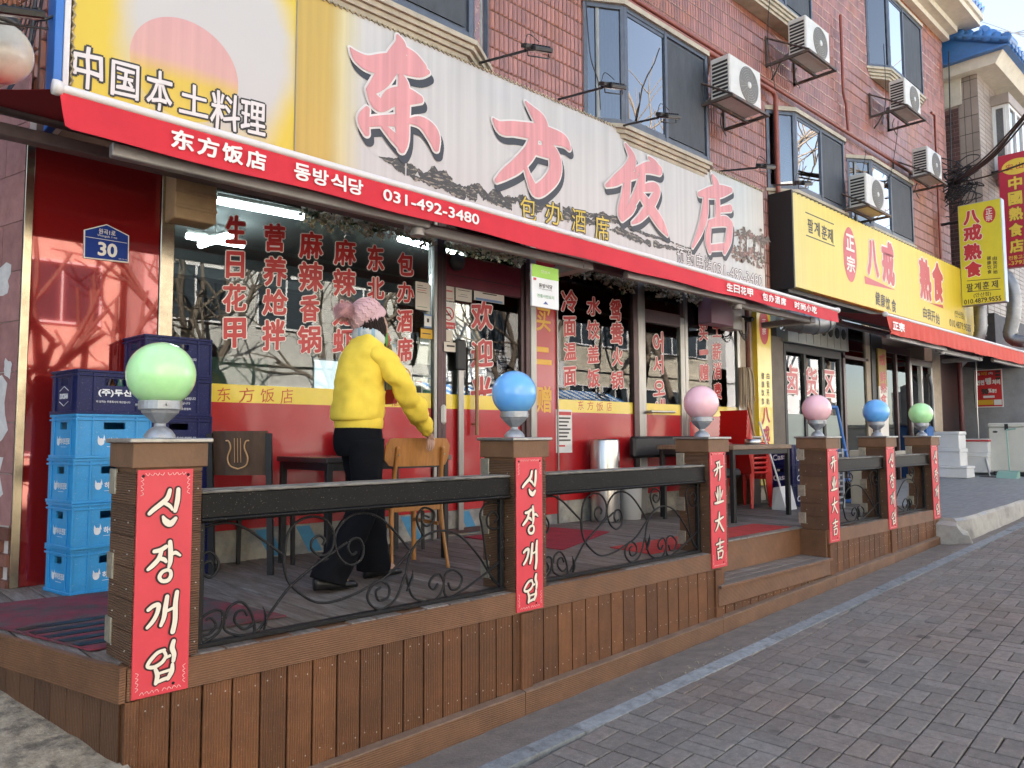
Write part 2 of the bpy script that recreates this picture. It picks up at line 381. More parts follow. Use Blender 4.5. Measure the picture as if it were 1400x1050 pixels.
mb.add(vs, [(i*(NA+1)+j,i*(NA+1)+j+1,(i+1)*(NA+1)+j+1,(i+1)*(NA+1)+j) for i in range(NA) for j in range(NA)], 0, True)
struct(mb.build('alley_ground', m_rough))
# loose grit and small stones along the kerb
mb = MB(); rng = random.Random(8)
for k in range(420):
    X = rng.uniform(1.5,9); Y_ = 2.7+abs(rng.gauss(0,.06)); r = rng.uniform(.002,.007)
    if noise.noise(Vector((X*1.3,.5,0))) < -.05: continue
    mb.ball((X,Y_,gz(X)+.012), r, 0, 5, 3, (1,1.2,.6))
o = one('kerb_grit', mb, mat('grit', (.3,.26,.2), .95, isl=.3), 'crumbled mortar grit lying along the granite kerb strip', 'grit'); o['kind'] = 'stuff'

# raised concrete platform to the right of the terrace
pz = lambda x: .64+.022*(x-9.7)
mb = MB(); X0, X1, Y0 = 9.82, 30.0, 2.86
n = 60; rows_ = []
for i in range(n+1):
    X = X0+(X1-X0)*(i/n)**1.6; wv = .02*noise.noise(Vector((X*2,0,0)))+(.07*(1-i/4) if i < 4 else 0)
    rows_.append([(X,Y0-.03+wv,gz(X)-.02),(X,Y0+wv,pz(X)-.03),(X,Y0+.03+wv,pz(X)),(X,5.4,pz(X)+.08),(X,5.4,gz(X)-.02)])
mb.loft([[Vector(p) for p in r] for r in rows_], 0, False)
for f_i, f in enumerate(mb.f):
    if all(mb.v[i].z > .55 and (mb.v[i].y > Y0+.005) for i in f) and len(f) == 4: mb.mi[f_i] = 1
struct(mb.build('pavement', [m_plat, m_platdeck]))
mb = MB(); 
rings = []
for k in range(15):                          # ramped broken end: high against the platform, sloping down towards the street
    t = k/14; X = 9.66+.36*t; top = pz(9.8)-.012-.05*(1-t)**2; f0 = 2.71+.12*t
    nz_ = lambda a, b: .022*noise.fractal(Vector((X*9,a,b)),.8,2.,4)
    rings.append([Vector((X+nz_(1,0)*.6,f0+nz_(0,1),gz(X)-.03)),Vector((X,f0+.05+nz_(0,2),gz(X)+.09)),Vector((X,f0+.11+nz_(0,3),top-.10+nz_(2,2))),Vector((X,f0+.17+nz_(0,4),top-.01)),Vector((X,3.12,top)),Vector((X,3.12,gz(X)-.03))])
mb.loft(rings,0,False)
one('broken_concrete', mb, m_plat, 'broken lump of grey concrete at the end of the platform beside the terrace', 'concrete block', (9.72,2.93,.38))

# ================================================================== TIMBER TERRACE
WPC = (.13,.062,.03); WPCD = (.085,.052,.036)
m_skirt = grooved('terrace_skirting', (.140,.055,.020), 0, .011, isl=.26, var=.32, depth=.5)
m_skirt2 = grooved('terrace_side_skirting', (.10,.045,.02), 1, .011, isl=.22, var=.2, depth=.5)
m_trim = grooved('terrace_trim', (.165,.076,.034), 2, .0095, isl=.12, var=.26, depth=.35)
m_baseb = grooved('terrace_base_board', (.16,.078,.038), 2, .0105, isl=.1, var=.28, depth=.35)
m_board = mat('terrace_floorboard', (.145,.118,.10), .6, var=.3, vscale=6, isl=.28, bump=.5, bscale=22, stretch=(9,1,1), col2=(.20,.185,.17), mixscale=3, mixpos=(.45,.65))
m_postb = grooved('post_timber', (.135,.07,.036), 2, .0095, isl=.18, var=.2, depth=.8)
m_capm = mat('post_cap_timber', (.165,.085,.042), .6, var=.2, isl=.1, bump=.2, bscale=60)
m_cap = mat('cap_metal', (.36,.35,.33), .38, .75, var=.3, vscale=14, col2=(.16,.12,.09), mixscale=11, mixpos=(.6,.72))
m_galv = mat('galvanised_bracket', (.42,.40,.32), .45, .7, var=.3, vscale=30)
m_dark = mat('dark_gap', (.012,.010,.009), .9)
DZ = .75; DF = 3.085
SIDE = lambda y: .945-.253*(y-3.085)          # left edge of the terrace
deck = thing('timber_terrace', 'long brown composite timber terrace with ribbed skirting in front of the restaurant', 'terrace', (5.0,4.1,.2))
mb = MB(); rng = random.Random(11); x = .02
while x < 9.8:                                # boards run from the facade to the street
    b = x+.142; 
    ya = DF+.012
    if x > 5.06 and x < 6.84: ya = 3.37
    if x < .95: ya = max(ya, 3.085+(.945-x)/.253+.02)
    yb = 5.22 if x > .98 else 6.6
    dz = rng.uniform(-.002,.002)
    if x < .95:
        dg = lambda q: 3.085+(.945-min(q,.94))/.253-.02
        a_, b_ = x+.003, b-.003; mb.hexa([Vector(q) for q in [(a_,dg(a_),DZ-.03),(b_,dg(b_),DZ-.03),(b_,yb,DZ-.03),(a_,yb,DZ-.03),(a_,dg(a_),DZ+dz),(b_,dg(b_),DZ+dz),(b_,yb,DZ+dz),(a_,yb,DZ+dz)]])
    else: mb.bbox((x+.003,ya,DZ-.03),(b-.003,yb,DZ+dz),.003)
    x += .145
mb.build('floorboards', m_board, deck)
mb = MB()
mb.box((.97,DF+.1,.2),(5.0,5.15,DZ-.04)); mb.box((5.0,3.45,.2),(6.86,5.15,DZ-.04)); mb.box((6.86,DF+.1,.2),(9.75,5.15,DZ-.04)); mb.box((5.0,DF+.03,.2),(6.86,3.45,.35)); mb.build('substructure', m_dark, deck)
mb = MB()                                     # trim boards round the edge
for a, b in ((.945,5.06),(6.84,9.79)):
    mb.bbox((a,DF,.627),(b,DF+.025,DZ-.004),.003); 
    mb.bbox((a,DF+.025,DZ-.02),(b,DF+.10,DZ-.001),.003)
pA = (SIDE(3.085)-.004, 3.085); pB = (SIDE(6.6), 6.6)
mb.slab(pB, pA, -.025, .625, DZ+.004)
mb.build('trim', m_trim, deck)
mb = MB(); rng = random.Random(2); x = .99
while x < 9.76:                               # vertical skirting boards along the street
    b = min(x+.118, 9.78); top = .624
    if 4.99 < x < 6.80: top = .352
    yo = DF+.012+rng.uniform(-.002,.002)
    mb.hexa([(x+.002,yo,gz(x)),(b-.003,yo,gz(b)),(b-.003,yo+.02,gz(b)),(x+.002,yo+.02,gz(x)),(x+.002,yo,top),(b-.003,yo,top),(b-.003,yo+.02,top),(x+.002,yo+.02,top)]); x += .121
mb.build('skirting', m_skirt, deck)
m_nail = mat('skirting_screw', (.45,.42,.38), .35, .8); mb = MB(); rng = random.Random(3); x = .99
while x < 9.7:
    for zz in ((.575,gz(x)+.16) if not 4.9 < x < 6.8 else (.33,)):
        for dx in (.03,.09): mb.ball((x+dx+rng.uniform(-.008,.008),DF+.0105,zz+rng.uniform(-.012,.012)),.0036,0,6,4,(1,.5,1))
    x += .121
mb.build('skirting_screws', m_nail, deck)
mb = MB(); y = 3.12                            # and along the alley
while y < 6.5:
    p0 = (SIDE(y+.115)+.012, y+.115); p1 = (SIDE(y)+.012, y); mb.slab(p0, p1, -.02, .0, .622); y += .119
mb.build('side_skirting', m_skirt2, deck)
mb = MB()                                     # corner posts in the skirting
mb.bbox((.938,DF-.002,.2),(.99,DF+.06,.624),.003); mb.build('skirting_post', m_skirt, deck)
for xx in (2.98,4.955,6.86,8.3):
    mb = MB(); mb.bbox((xx,DF-.004,gz(xx)),(xx+.085,DF+.03,.624),.003); mb.build('skirting_post', m_skirt, deck)
mb = MB(); x = 1.25; segs = [1.25,2.98,5.0,6.9,8.3,9.79]  # base board
for a, b in zip(segs[:-1], segs[1:]):
    a0 = a+.002; b0 = b-.002
    h = lambda q: gz(q)+.085-.0062*(q-2.9)
    mb.hexa([(a0,3.055,gz(a0)-.09),(b0,3.055,gz(b0)-.09),(b0,DF+.008,gz(b0)-.09),(a0,DF+.008,gz(a0)-.09),(a0,3.055,h(a0)),(b0,3.055,h(b0)),(b0,DF+.008,h(b0)),(a0,DF+.008,h(a0))])
mb.build('base_board', m_baseb, deck)
mb = MB()
for a, b in zip(segs[:-1], segs[1:]): mb.hexa([(a+.004,3.052,h(a)+.0005),(b-.004,3.052,h(b)+.0005),(b-.004,DF+.01,h(b)+.0005),(a+.004,DF+.01,h(a)+.0005),(a+.004,3.054,h(a)+.007),(b-.004,3.054,h(b)+.007),(b-.004,DF+.01,h(b)+.014),(a+.004,DF+.01,h(a)+.014)])
mb.build('base_cap', mat('terrace_base_cap', (.17,.11,.075), .7, var=.3, vscale=9, bump=.3, bscale=70, dirt=.3), deck)
# the step down to the street between the third and fourth posts
mb = MB()
for k in range(3): mb.bbox((4.99,3.06+k*.105,.488),(6.82,3.06+k*.105+.1,.51),.003)
mb.build('step_tread', m_board, deck)
mb = MB(); mb.bbox((4.975,DF-.012,.356),(6.835,DF+.012,.487),.004); mb.bbox((5.06,3.345,.51),(6.84,3.37,DZ-.006),.003)
mb.bbox((4.975,3.05,.488),(6.835,3.059,.508),.002)
mb.bbox((6.815,3.1,.51),(6.84,3.36,DZ-.003),.003)
mb.build('step_riser', m_trim, deck)
mb = MB(); mb.bbox((5.06,3.325,DZ-.003),(6.84,3.4,DZ+.012),.004); mb.build('step_nosing', m_cap, deck)

# posts, caps, globe lamps, banners
m_glass_g = mat('green_globe', (.52,.90,.46), .18, var=.05, vscale=25, coat=.6, spec=.5, trans=1.)
m_glass_b = mat('blue_globe', (.17,.48,.93), .18, coat=.6, trans=1.)
m_glass_p = mat('pink_globe', (.94,.58,.64), .18, coat=.6, trans=1.)
m_lampm = mat('lamp_grey_metal', (.36,.38,.41), .42, .5, var=.2, vscale=20, col2=(.3,.2,.12), mixscale=14, mixpos=(.66,.74))
m_banner = mat('banner_red', (.66,.055,.075), .42, var=.06, vscale=4)
m_bfill = mat('banner_cream', (.80,.74,.62), .5); m_bink = mat('banner_ink', (.05,.012,.015), .5)
m_bwhite = mat('banner_line', (.78,.55,.5), .5)
m_screw = mat('screw_steel', (.5,.48,.45), .3, .9)
PX = [.955,2.935,4.90,6.845,8.24,9.57]
PT = [1.603,1.6,1.598,1.598,1.598,1.598]
def make_post():
    p = thing('fence_post', 'x', 'post', (0,0,0))
    mb = MB()
    n_ = 6; h = .715/n_
    for k in range(n_):
        z0 = DZ+.003+k*h
        mb.hexa([Vector(q) for q in [(.0,0,z0),(.25,0,z0),(.25,.25,z0),(-.012,.25,z0),(.0,0,z0+h-.003),(.25,0,z0+h-.003),(.25,.25,z0+h-.003),(-.012,.25,z0+h-.003)]])
    mb.box((.004,.004,DZ),(.246,.24,1.47)); mb.build('post_body', m_postb, p)
    mb = MB(); mb.bbox((-.016,-.014,1.487),(.268,.274,1.583),.003); mb.bbox((.002,.001,1.47),(.252,.256,1.487),.002); mb.build('cap_moulding', m_capm, p)
    mb = MB(); mb.bbox((-.03,-.028,1.583),(.284,.288,1.601),.004); 
    mb.build('cap_plate', m_cap, p)
    mb = MB()
    for zz in (.80,1.05,1.38):
        mb.bbox((-.016,.20,zz),(-.004,.27,zz+.1),.002)
    mb.build('bracket', m_galv, p)
    mb = MB()
    for zz in (.8,.93,1.03,1.16,1.28,1.40):
        for yy in (.05,.19): mb.ball((-.004-.05*yy,yy,zz), .0035, 0, 6, 4)
        mb.ball((.235,-.001,zz),.0035,0,6,4)
    mb.build('screws', m_screw, p)
    return p
post0 = make_post()
PLAB = ['grooved brown timber post at the near corner of the terrace, under the large green globe','grooved brown timber post under the blue globe in the middle of the near railing','brown timber post on the near side of the street step, under a pink globe','brown timber post on the far side of the street step, under a pink globe','brown timber post between the two short far railings, under a blue globe','brown timber post at the far end of the terrace, under the small green globe']
for i, x in enumerate(PX):
    o = post0 if i == 0 else copy_tree(post0)
    o.location = (x, DF+.004, PT[i]-1.601); o['label'] = PLAB[i]; o['group'] = 'terrace fence posts'
def make_lamp(m):
    L_ = thing('globe_lamp', 'x', 'lamp'); mb = MB()
    r = .132; prof = []
    for k in range(21):
        a = math.pi*k/20; hh = -math.cos(a)*r; rr = math.sin(a)*r
        if hh > -.108: prof.append((max(rr,1e-4), hh))
    prof.insert(0, (.072,-.112)); 
    mb.lathe(prof, (0,0,.256), 0, 40); mb.build('globe', m, L_)
    mb = MB(); mb.lathe([(.0785,.112),(.082,.116),(.082,.149),(.074,.151)], (0,0,0), 0, 28, smooth=False)
    mb.lathe([(.078,.116),(.072,.1),(.03,.062),(.022,.058)], (0,0,0), 0, 8, smooth=False)
    for k in range(3): a = k*2.09+.5; mb.tube([(.08*math.cos(a),.08*math.sin(a),.133),(.094*math.cos(a),.094*math.sin(a),.133)],.006,0,6)
    mb.build('collar', m_lampm, L_)
    mb = MB(); mb.lathe([(.06,0),(.058,.012),(.045,.03),(.03,.042),(.022,.046),(.022,.058)], (0,0,0), 0, 24); mb.build('stem', m_lampm, L_)
    return L_
lamps = {}
LSEQ = [('g','large pale green globe lamp on the near corner post'),('b','blue globe lamp on the second post of the near railing'),('p','pink globe lamp on the post at the near side of the street step'),('p','pink globe lamp on the post at the far side of the street step'),('b','blue globe lamp on the post between the two short far railings'),('g','small green globe lamp on the farthest terrace post')]
GM = dict(g=m_glass_g, b=m_glass_b, p=m_glass_p)
for i, (k, lab) in enumerate(LSEQ):
    if k in lamps: o = copy_tree(lamps[k])
    else: o = lamps[k] = make_lamp(GM[k])
    o.location = (PX[i]+.127, DF+.135, PT[i]+.0015); o['label'] = lab; o['group'] = 'coloured globe lamps on the fence posts'; o.rotation_euler = (0,0,i*1.3)

S_sin = [[(.62,.03,.10),(.55,.22,.13),(.40,.34,.13),(.18,.48,.12),(.05,.58,.10)],[(.45,.33,.10),(.62,.42,.10),(.70,.52,.06)],[(.86,.02,.11),(.84,.3,.13),(.78,.55,.11)],[(.44,.68,.07),(.52,.80,.16),(.66,.86,.17),(.80,.74,.10)]]
S_jang = [[(.22,.22,.10),(.40,.20,.12),(.55,.13,.11)],[(.42,.24,.10),(.34,.42,.12),(.18,.56,.12),(.06,.64,.09)],[(.36,.40,.10),(.50,.44,.11),(.56,.5,.08)],[(.66,.02,.11),(.68,.25,.13),(.68,.5,.12),(.64,.64,.08)],[(.70,.34,.09),(.82,.30,.10),(.96,.38,.06)],[(.62,.70,.09),(.46,.74,.10),(.38,.86,.10),(.46,.96,.10),(.62,.96,.11),(.70,.86,.10),(.68,.74,.09),(.58,.70,.08)]]
S_gae = [[(.10,.36,.10),(.24,.28,.11),(.38,.28,.12),(.34,.48,.11),(.22,.66,.11),(.08,.78,.09)],[(.62,.10,.11),(.58,.34,.13),(.54,.6,.12),(.46,.78,.09)],[(.58,.46,.08),(.80,.40,.08)],[(.90,.02,.11),(.86,.3,.13),(.86,.7,.13),(.80,.98,.13)]]
S_eop = [[(.58,.20,.09),(.38,.24,.10),(.18,.40,.10),(.12,.52,.09),(.30,.56,.10),(.52,.48,.10),(.62,.34,.09),(.56,.22,.08)],[(.60,.40,.07),(.74,.36,.08)],[(.84,.02,.11),(.80,.18,.13),(.86,.34,.12),(.84,.5,.10)],[(.34,.62,.09),(.40,.78,.12),(.36,.96,.10)],[(.82,.58,.09),(.80,.75,.13),(.70,.9,.11)],[(.40,.74,.07),(.78,.70,.08)],[(.38,.94,.08),(.56,.90,.1),(.72,.88,.09)]]
S_kai = [[(.30,.12,.10),(.52,.10,.12),(.66,.04,.08)],[(.04,.50,.09),(.35,.40,.12),(.70,.34,.11),(.96,.30,.08)],[(.42,.14,.09),(.42,.4,.13),(.28,.62,.11),(.10,.76,.06)],[(.64,.10,.09),(.66,.45,.14),(.64,.8,.12),(.52,.99,.05)]]
S_ye = [[(.38,.06,.10),(.40,.40,.14),(.36,.72,.10)],[(.62,.02,.10),(.62,.40,.13),(.58,.72,.10)],[(.16,.30,.07),(.24,.46,.12),(.28,.56,.06)],[(.90,.22,.07),(.80,.42,.12),(.74,.54,.06)],[(.02,.82,.10),(.4,.80,.14),(.96,.74,.11)]]
S_da = [[(.06,.42,.10),(.42,.38,.13),(.92,.26,.10)],[(.50,.02,.11),(.46,.34,.15),(.30,.66,.12),(.04,.90,.06)],[(.46,.44,.08),(.62,.66,.14),(.92,.94,.13)]]
S_ji = [[(.10,.26,.09),(.5,.20,.12),(.92,.16,.09)],[(.50,.02,.10),(.48,.44,.12)],[(.22,.48,.08),(.50,.44,.10),(.80,.40,.08)],[(.24,.60,.09),(.28,.78,.12),(.26,.96,.09)],[(.26,.64,.08),(.60,.58,.11),(.78,.62,.1),(.72,.82,.11),(.62,.94,.09)],[(.30,.92,.07),(.64,.90,.09)]]
def corner_scroll(mb, cx, cz, sx, sz, y, s=1.0):
    for k in range(4):
        a = [(cx+sx*(.02+.018*k)*s, y, cz+sz*(.005+.004*(k%2))*s), (cx+sx*(.029+.018*k)*s, y, cz+sz*(.014)*s), (cx+sx*(.035+.018*k)*s, y, cz+sz*(.004)*s)]
        mb.tube(smooth_path(a,4), .0012, 2, 4); 
        a = [(cx+sx*(.005+.004*(k%2))*s, y, cz+sz*(.02+.018*k)*s), (cx+sx*.014*s, y, cz+sz*(.029+.018*k)*s), (cx+sx*.004*s, y, cz+sz*(.035+.018*k)*s)]
        mb.tube(smooth_path(a,4), .0012, 2, 4)
def make_banner(kind):
    b = thing('banner_sign', 'x', 'sign'); mb = MB()
    mb.bbox((0,-.011,.637),(.207,-.003,1.488),.0015); mb.build('panel', m_banner, b)
    mb = MB(); y = -.0112
    if kind == 'ko':
        for g, zc in zip((S_sin,S_jang,S_gae,S_eop), (1.335,1.135,.94,.755)):
            brush(mb, g, (.102,y,zc), .13, .155, layers=((.0065,1,.0004),(.0,0,.005)))
    else:
        for g, zc in zip((S_kai,S_ye,S_da,S_ji), (1.345,1.155,.965,.77)):
            brush(mb, g, (.102,y,zc), .125, .15, layers=((.006,1,.0004),(.0,0,.0046)))
    mb.build('lettering', [m_bfill, m_bink], b)
    mb = MB()
    for (cx,sx) in ((.008,1),(.199,-1)):
        for (cz,sz) in ((.645,1),(1.48,-1)): corner_scroll(mb, cx, cz, sx, sz, y)
    mb.build('corner_ornament', [m_bwhite]*3, b)
    mb = MB()
    for q in ((.02,1.465),(.187,1.465),(.150,.67)): mb.ball((q[0],-.012,q[1]), .006, 0, 8, 5, (1,.4,1))
    mb.build('rivet', m_dark, b)
    return b
bk = make_banner('ko'); bc = make_banner('cn')
BL = [(bk,'red vertical banner with cream Korean letters on the large corner post'),(None,'red banner with cream Korean letters under the middle blue globe'),(bc,'red banner with white Chinese letters on the post at the near side of the step'),(None,'red banner with white Chinese letters on the post at the far side of the step'),(None,'narrow looking red banner with Korean letters on the post between the short railings'),(None,'red banner with Korean letters on the farthest terrace post')]
for i, (src, lab) in enumerate(BL):
    o = src or copy_tree(bk if i in (1,4,5) else bc)
    o.location = (PX[i]+(.004 if i != 5 else .01), DF+.003, (-.006 if i == 0 else (0,-.0,.003,0,.0,.004)[i]))
    o['label'] = lab; o['group'] = 'red opening banners on the posts'
    o.rotation_euler = (0, (0,0,0,.004,-.012,-.02)[i], 0)

# railings: timber-topped iron beams and wrought scrolls
m_iron = mat('black_iron', (.008,.008,.009), .5, .0, spec=.3, var=.3, vscale=30, dirt=.25, bump=.2, bscale=90)
m_beam = mat('black_painted_beam', (.0045,.0045,.005), .42, spec=.2, var=.4, vscale=25, bump=.08, bscale=120, dirt=.2)
m_worn = mat('worn_beam_top', (.20,.19,.17), .7, var=.4, vscale=8, stretch=(1,7,7), col2=(.05,.05,.05), mixscale=6, mixpos=(.5,.62))
def P3(x, y): q = onY(x, y, 3.17); return ((q.x-1.2)/1.7, (q.z-.775)/.49)
SCROLL = [
 [(265,726),(287,718),(310,716),(332,724),(350,736),(383,760)],
 [(262,790),(268,776),(267,764),(281,755),(293,767),(291,782),(281,790),(273,784),(274,772),(282,768),(286,774)],
 [(262,887),(275,882),(295,862),(299,838),(286,835),(266,850),(267,866),(280,867),(290,855),(283,845),(276,848)],
 [(301,845),(303,862),(322,876),(342,868),(338,838),(324,823),(308,831),(303,846)],[(338,838),(341,852),(328,860),(316,850),(318,838),(328,834),(333,842)],
 [(342,868),(350,859),(370,830),(393,801),(430,770),(470,742)],
 [(383,760),(384,780),(393,801),(420,821),(443,824),(476,814),(501,801),(526,786),(555,755)],
 [(385,784),(385,750),(392,724),(412,709),(435,709),(450,724),(451,744),(445,756),(432,760),(421,751),(422,739),(432,733),(439,739),(436,746)],
 [(555,752),(525,717),(500,703),(475,706),(457,724),(453,744),(460,764),(475,773),(489,765),(492,749),(486,737),(475,739),(471,750),(476,759),(483,755)],
 [(549,786),(536,819),(516,838),(501,826),(498,811),(511,795),(526,801),(526,816),(513,821),(509,809),(516,803)],
 [(550,786),(558,814),(574,826),(592,821),(602,800),(596,785),(586,790),(582,800),(588,806),(594,798)],
 [(602,798),(604,814),(617,819),(657,786),(690,758)],[(602,798),(605,784),(616,780),(627,790),(622,804),(612,806),(608,797)],
 [(549,790),(557,756),(575,734),(600,726),(625,734),(650,761),(665,785),(680,803)],
 [(575,734),(567,719),(566,705),(575,695),(588,700),(588,712),(579,720),(572,714),(575,706),(582,708)],
 [(681,803),(665,785),(655,724),(652,704),(660,690),(676,689),(683,704),(677,722),(664,722),(661,709),(669,700),(676,708),(671,715)]]
SCN = [[P3(*p) for p in st] for st in SCROLL]
def make_rail(x0, x1, label, zt=1.392, zb=1.265, half=None, name='iron_railing'):
    r = thing(name, label, 'railing', ((x0+x1)/2, 3.17, DZ), 'terrace railings')
    mb = MB(); mb.bbox((x0,3.115,zb+.012),(x1,3.235,zt-.014),.004); mb.tube([(x0,3.113,zb+.006),(x1,3.113,zb+.006)],.0085,0,6); mb.bbox((x0,3.115,zb-.006),(x1,3.235,zb+.012),.003)
    mb.build('top_beam', m_beam, r)
    mb = MB(); mb.bbox((x0,3.108,zt-.014),(x1,3.245,zt),.004); mb.build('beam_top', m_worn, r)
    mb = MB(); mb.bbox((x0+.005,3.155,DZ),(x0+.035,3.185,zb),.003); mb.bbox((x1-.035,3.155,DZ),(x1-.005,3.185,zb),.003)
    mb.bbox((x0,3.15,DZ+.002),(x1,3.19,DZ+.022),.003); mb.build('frame', m_iron, r)
    mb = MB(); W_ = x1-x0; H_ = zb-DZ-.02
    sel = SCN
    if half == 'r': sel = [[((u-.5)*2, v) for u, v in st] for st in SCN if min(u for u, v in st) > .5]; 
    if half == 'm': sel = [[(1-(u-.5)*2, v) for u, v in st] for st in SCN if min(u for u, v in st) > .5]
    for st in sel:
        pts = [(x0+u*W_, 3.17, DZ+.022+max(.0,min(v,1.02))*H_) for u, v in st]
        mb.tube(smooth_path([p for p in pts],5), .0062, 0, 6)
    mb.build('scrollwork', m_iron, r)
    mb = MB()
    for (u, v, a) in ([(.165,.16,.5),(.62,.28,-.6)] if not half else [(.5,.2,.5)]):
        c = Vector((x0+u*W_,3.16,DZ+v*H_)); q = []
        for k in range(7):
            t = k/6; q.append((c.x+math.sin(a+t*2.2)*.03*(1-t*.3), c.y, c.z+.05*(t-.5)*2))
        mb.tube(smooth_path(q,3), [.003+.010*math.sin(math.pi*min(1,.1+i/18)) for i in range(19)], 0, 6, r2=.45)
    mb.build('iron_leaf', m_iron, r)
    return r
make_rail(1.215, 2.925, 'long black iron railing with scrolls between the green and the blue globe posts')
make_rail(3.195, 4.89, 'long black iron railing with scrolls between the blue and the near pink globe posts')
make_rail(7.105, 8.235, 'short black iron railing with scrolls between the far pink and far blue globe posts', half='r')
make_rail(8.50, 9.565, 'short black iron railing with scrolls at the far end of the terrace', half='m')
# ================================================================== RESTAURANT BUILDING
m_tile = mat('glazed_brown_tile', (.33,.135,.098), .2, isl=.2, var=.2, vscale=2.2, col2=(.30,.105,.045), mixscale=.55, mixpos=(.52,.62), spec=.7, coat=.35, coatrough=.15, bump=.08, bscale=60)
m_mort = mat('tile_joint', (.13,.08,.07), .9, var=.2)
m_sill = mat('beige_sill', (.42,.37,.28), .7, var=.25, vscale=5)
m_alu = mat('dark_window_aluminium', (.10,.115,.14), .4, .35, var=.2, vscale=8)
m_chrome = mat('polished_steel', (.62,.60,.56), .12, 1., var=.12, vscale=3)
m_steel = mat('brushed_steel', (.55,.54,.52), .28, 1., var=.15, vscale=6, stretch=(1,1,.1))
m_brown = mat('brown_anodised_frame', (.075,.045,.045), .35, .5, var=.2)
m_maroon = mat('maroon_vinyl', (.11,.012,.022), .28, var=.2, vscale=4, coat=.3)
m_redpanel = mat('polished_red_panel', (.25,.013,.013), .045, .38, var=.3, vscale=260, coat=1., coatrough=.015)
m_redvin = mat('red_vinyl', (.40,.012,.016), .25, var=.1, vscale=3, coat=.3, coatrough=.06)
m_yelvin = mat('yellow_vinyl', (.78,.58,.045), .3, var=.06, coat=.3)
m_glass = glass('shop_glass', (.86,.90,.88), 1.5, 0., 1.25)
m_glassu = glass('upper_glass', (.42,.47,.5), 1.52, 0., 5.)
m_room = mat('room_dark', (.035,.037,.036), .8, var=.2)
m_ceil = mat('room_ceiling', (.12,.125,.12), .8)
m_roomw = mat('room_wall', (.2,.195,.175), .8, var=.3, vscale=2)
m_beige = mat('beige_render', (.44,.37,.28), .85, var=.2, vscale=4)
m_cream = mat('cream_soffit', (.62,.56,.45), .8, var=.12)
m_black = mat('black_matt', (.012,.012,.013), .5)
m_txtred = mat('lettering_red', (.45,.02,.018), .35); m_txtwhite = mat('lettering_white', (.78,.70,.66), .4)
m_txtorange = mat('lettering_orange', (.52,.07,.02), .4)
m_screen = mat('insect_screen', (.055,.062,.072), .7, var=.25, vscale=14, stretch=(1,1,.25))
m_curt = mat('window_curtain', (.28,.29,.28), .9, var=.3, vscale=9, stretch=(4,4,.4))
m_base = mat('painted_wall_base', (.34,.32,.27), .8, var=.3, vscale=7, col2=(.2,.2,.2), mixscale=4)

bld = thing('brick_building', 'three storey brown tiled building with bay windows over a restaurant and a smoked meat shop', 'building', (9.4, 9, 0))
# tiled upper wall
def tiles(x0, x1, z0, z1, y, tw=.060, th=.182, mp=None, holes=()):
    m = MB(); nx = int((x1-x0)/tw); nz = int((z1-z0)/th)
    for j in range(nz):
        for i in range(nx):
            X = x0+i*tw; Z_ = z0+j*th
            if any(a < X and X+tw < b and c < Z_ and Z_+th < d for a,b,c,d in holes): continue
            g = .0035; a, b, c, d = X+g, X+tw-g, Z_+g, Z_+th-g; cx = (a+b)/2; rw = .007; e = .014; dp = .009
            P = [(a,y,c),(b,y,c),(b,y,d),(a,y,d),(cx-rw,y-dp,c+e),(cx+rw,y-dp,c+e),(cx+rw,y-dp,d-e),(cx-rw,y-dp,d-e)]
            if mp: P = [mp(*p) for p in P]
            m.add(P, [(4,5,6,7),(0,1,5,4),(1,2,6,5),(2,3,7,6),(3,0,4,7)])
    return m
BAYS = [(1.55,4.22,5.10,7.3),(6.38,8.02,4.95,6.29),(10.33,11.98,5.12,6.27),(13.05,14.95,5.1,6.25),(14.1,15.8,8.2,9.62),(9.3,11.0,7.75,9.4)]
tm = tiles(.99, 17.9, 3.66, 10.4, 5.2, holes=[(a-.35,b+.35,c-.1,d+.05) for a,b,c,d in BAYS]+[(1.2,9.3,3.3,4.75),(10.2,17.8,3.3,4.85)])
sideM = lambda x,y,z: Vector((.985-.25*x, 5.21+.97*x, z))+Vector((-.97,-.25,0))*(y)
tm.merge(tiles(.0, 4.5, 3.6, 9.8, 0., mp=lambda x,y,z: Vector((.985-.25*(x), 5.21+.97*x, z))+Vector((-.97,-.25,0))*(-y)))
tm.build('tile_cladding', m_tile, bld)
mb = MB()
mb.box((.99,5.205,3.4),(17.9,5.4,10.45),0)
mb.hexa([Vector(p) for p in [(.986,5.212,3.4),(1.2,5.25,3.4),(1.2,16,3.4),(-1.7,16,3.4),(.986,5.212,10.05),(1.2,5.25,10.05),(1.2,16,10.05),(-1.7,16,10.05)]],0)
mb.box((1.25,15.6,.3),(17.9,16,10.05),0); mb.box((17.6,5.4,.3),(17.9,15.6,10.05),0)
mb.build('wall', m_mort, bld)
# roof with cream eave
mb = MB()
mb.box((.3,4.55,10.43),(18.3,16.4,10.56),0); mb.box((.25,4.5,10.56),(18.35,16.4,10.70),0)
mb.box((.8,4.9,10.30),(17.95,5.19,10.43),0); mb.box((.8,5.06,10.18),(17.93,5.19,10.30),0)
mb.build('eave', m_cream, bld)
m_rooft = mat('blue_roof_tile', (.045,.17,.44), .35, isl=.25, var=.15, coat=.3)
mb = MB()
for i in range(92):
    X = .3+i*.197; mb.tube([(X,4.47,10.74),(X,7.2,12.24)], .075, 0, 8)
mb.hexa([Vector(p) for p in [(.25,4.5,10.705),(18.35,4.5,10.705),(18.35,7.3,10.705),(.25,7.3,10.705),(.25,4.5,10.72),(18.35,4.5,10.72),(18.35,7.3,12.24),(.25,7.3,12.24)]])
mb.build('roof', m_rooft, bld)

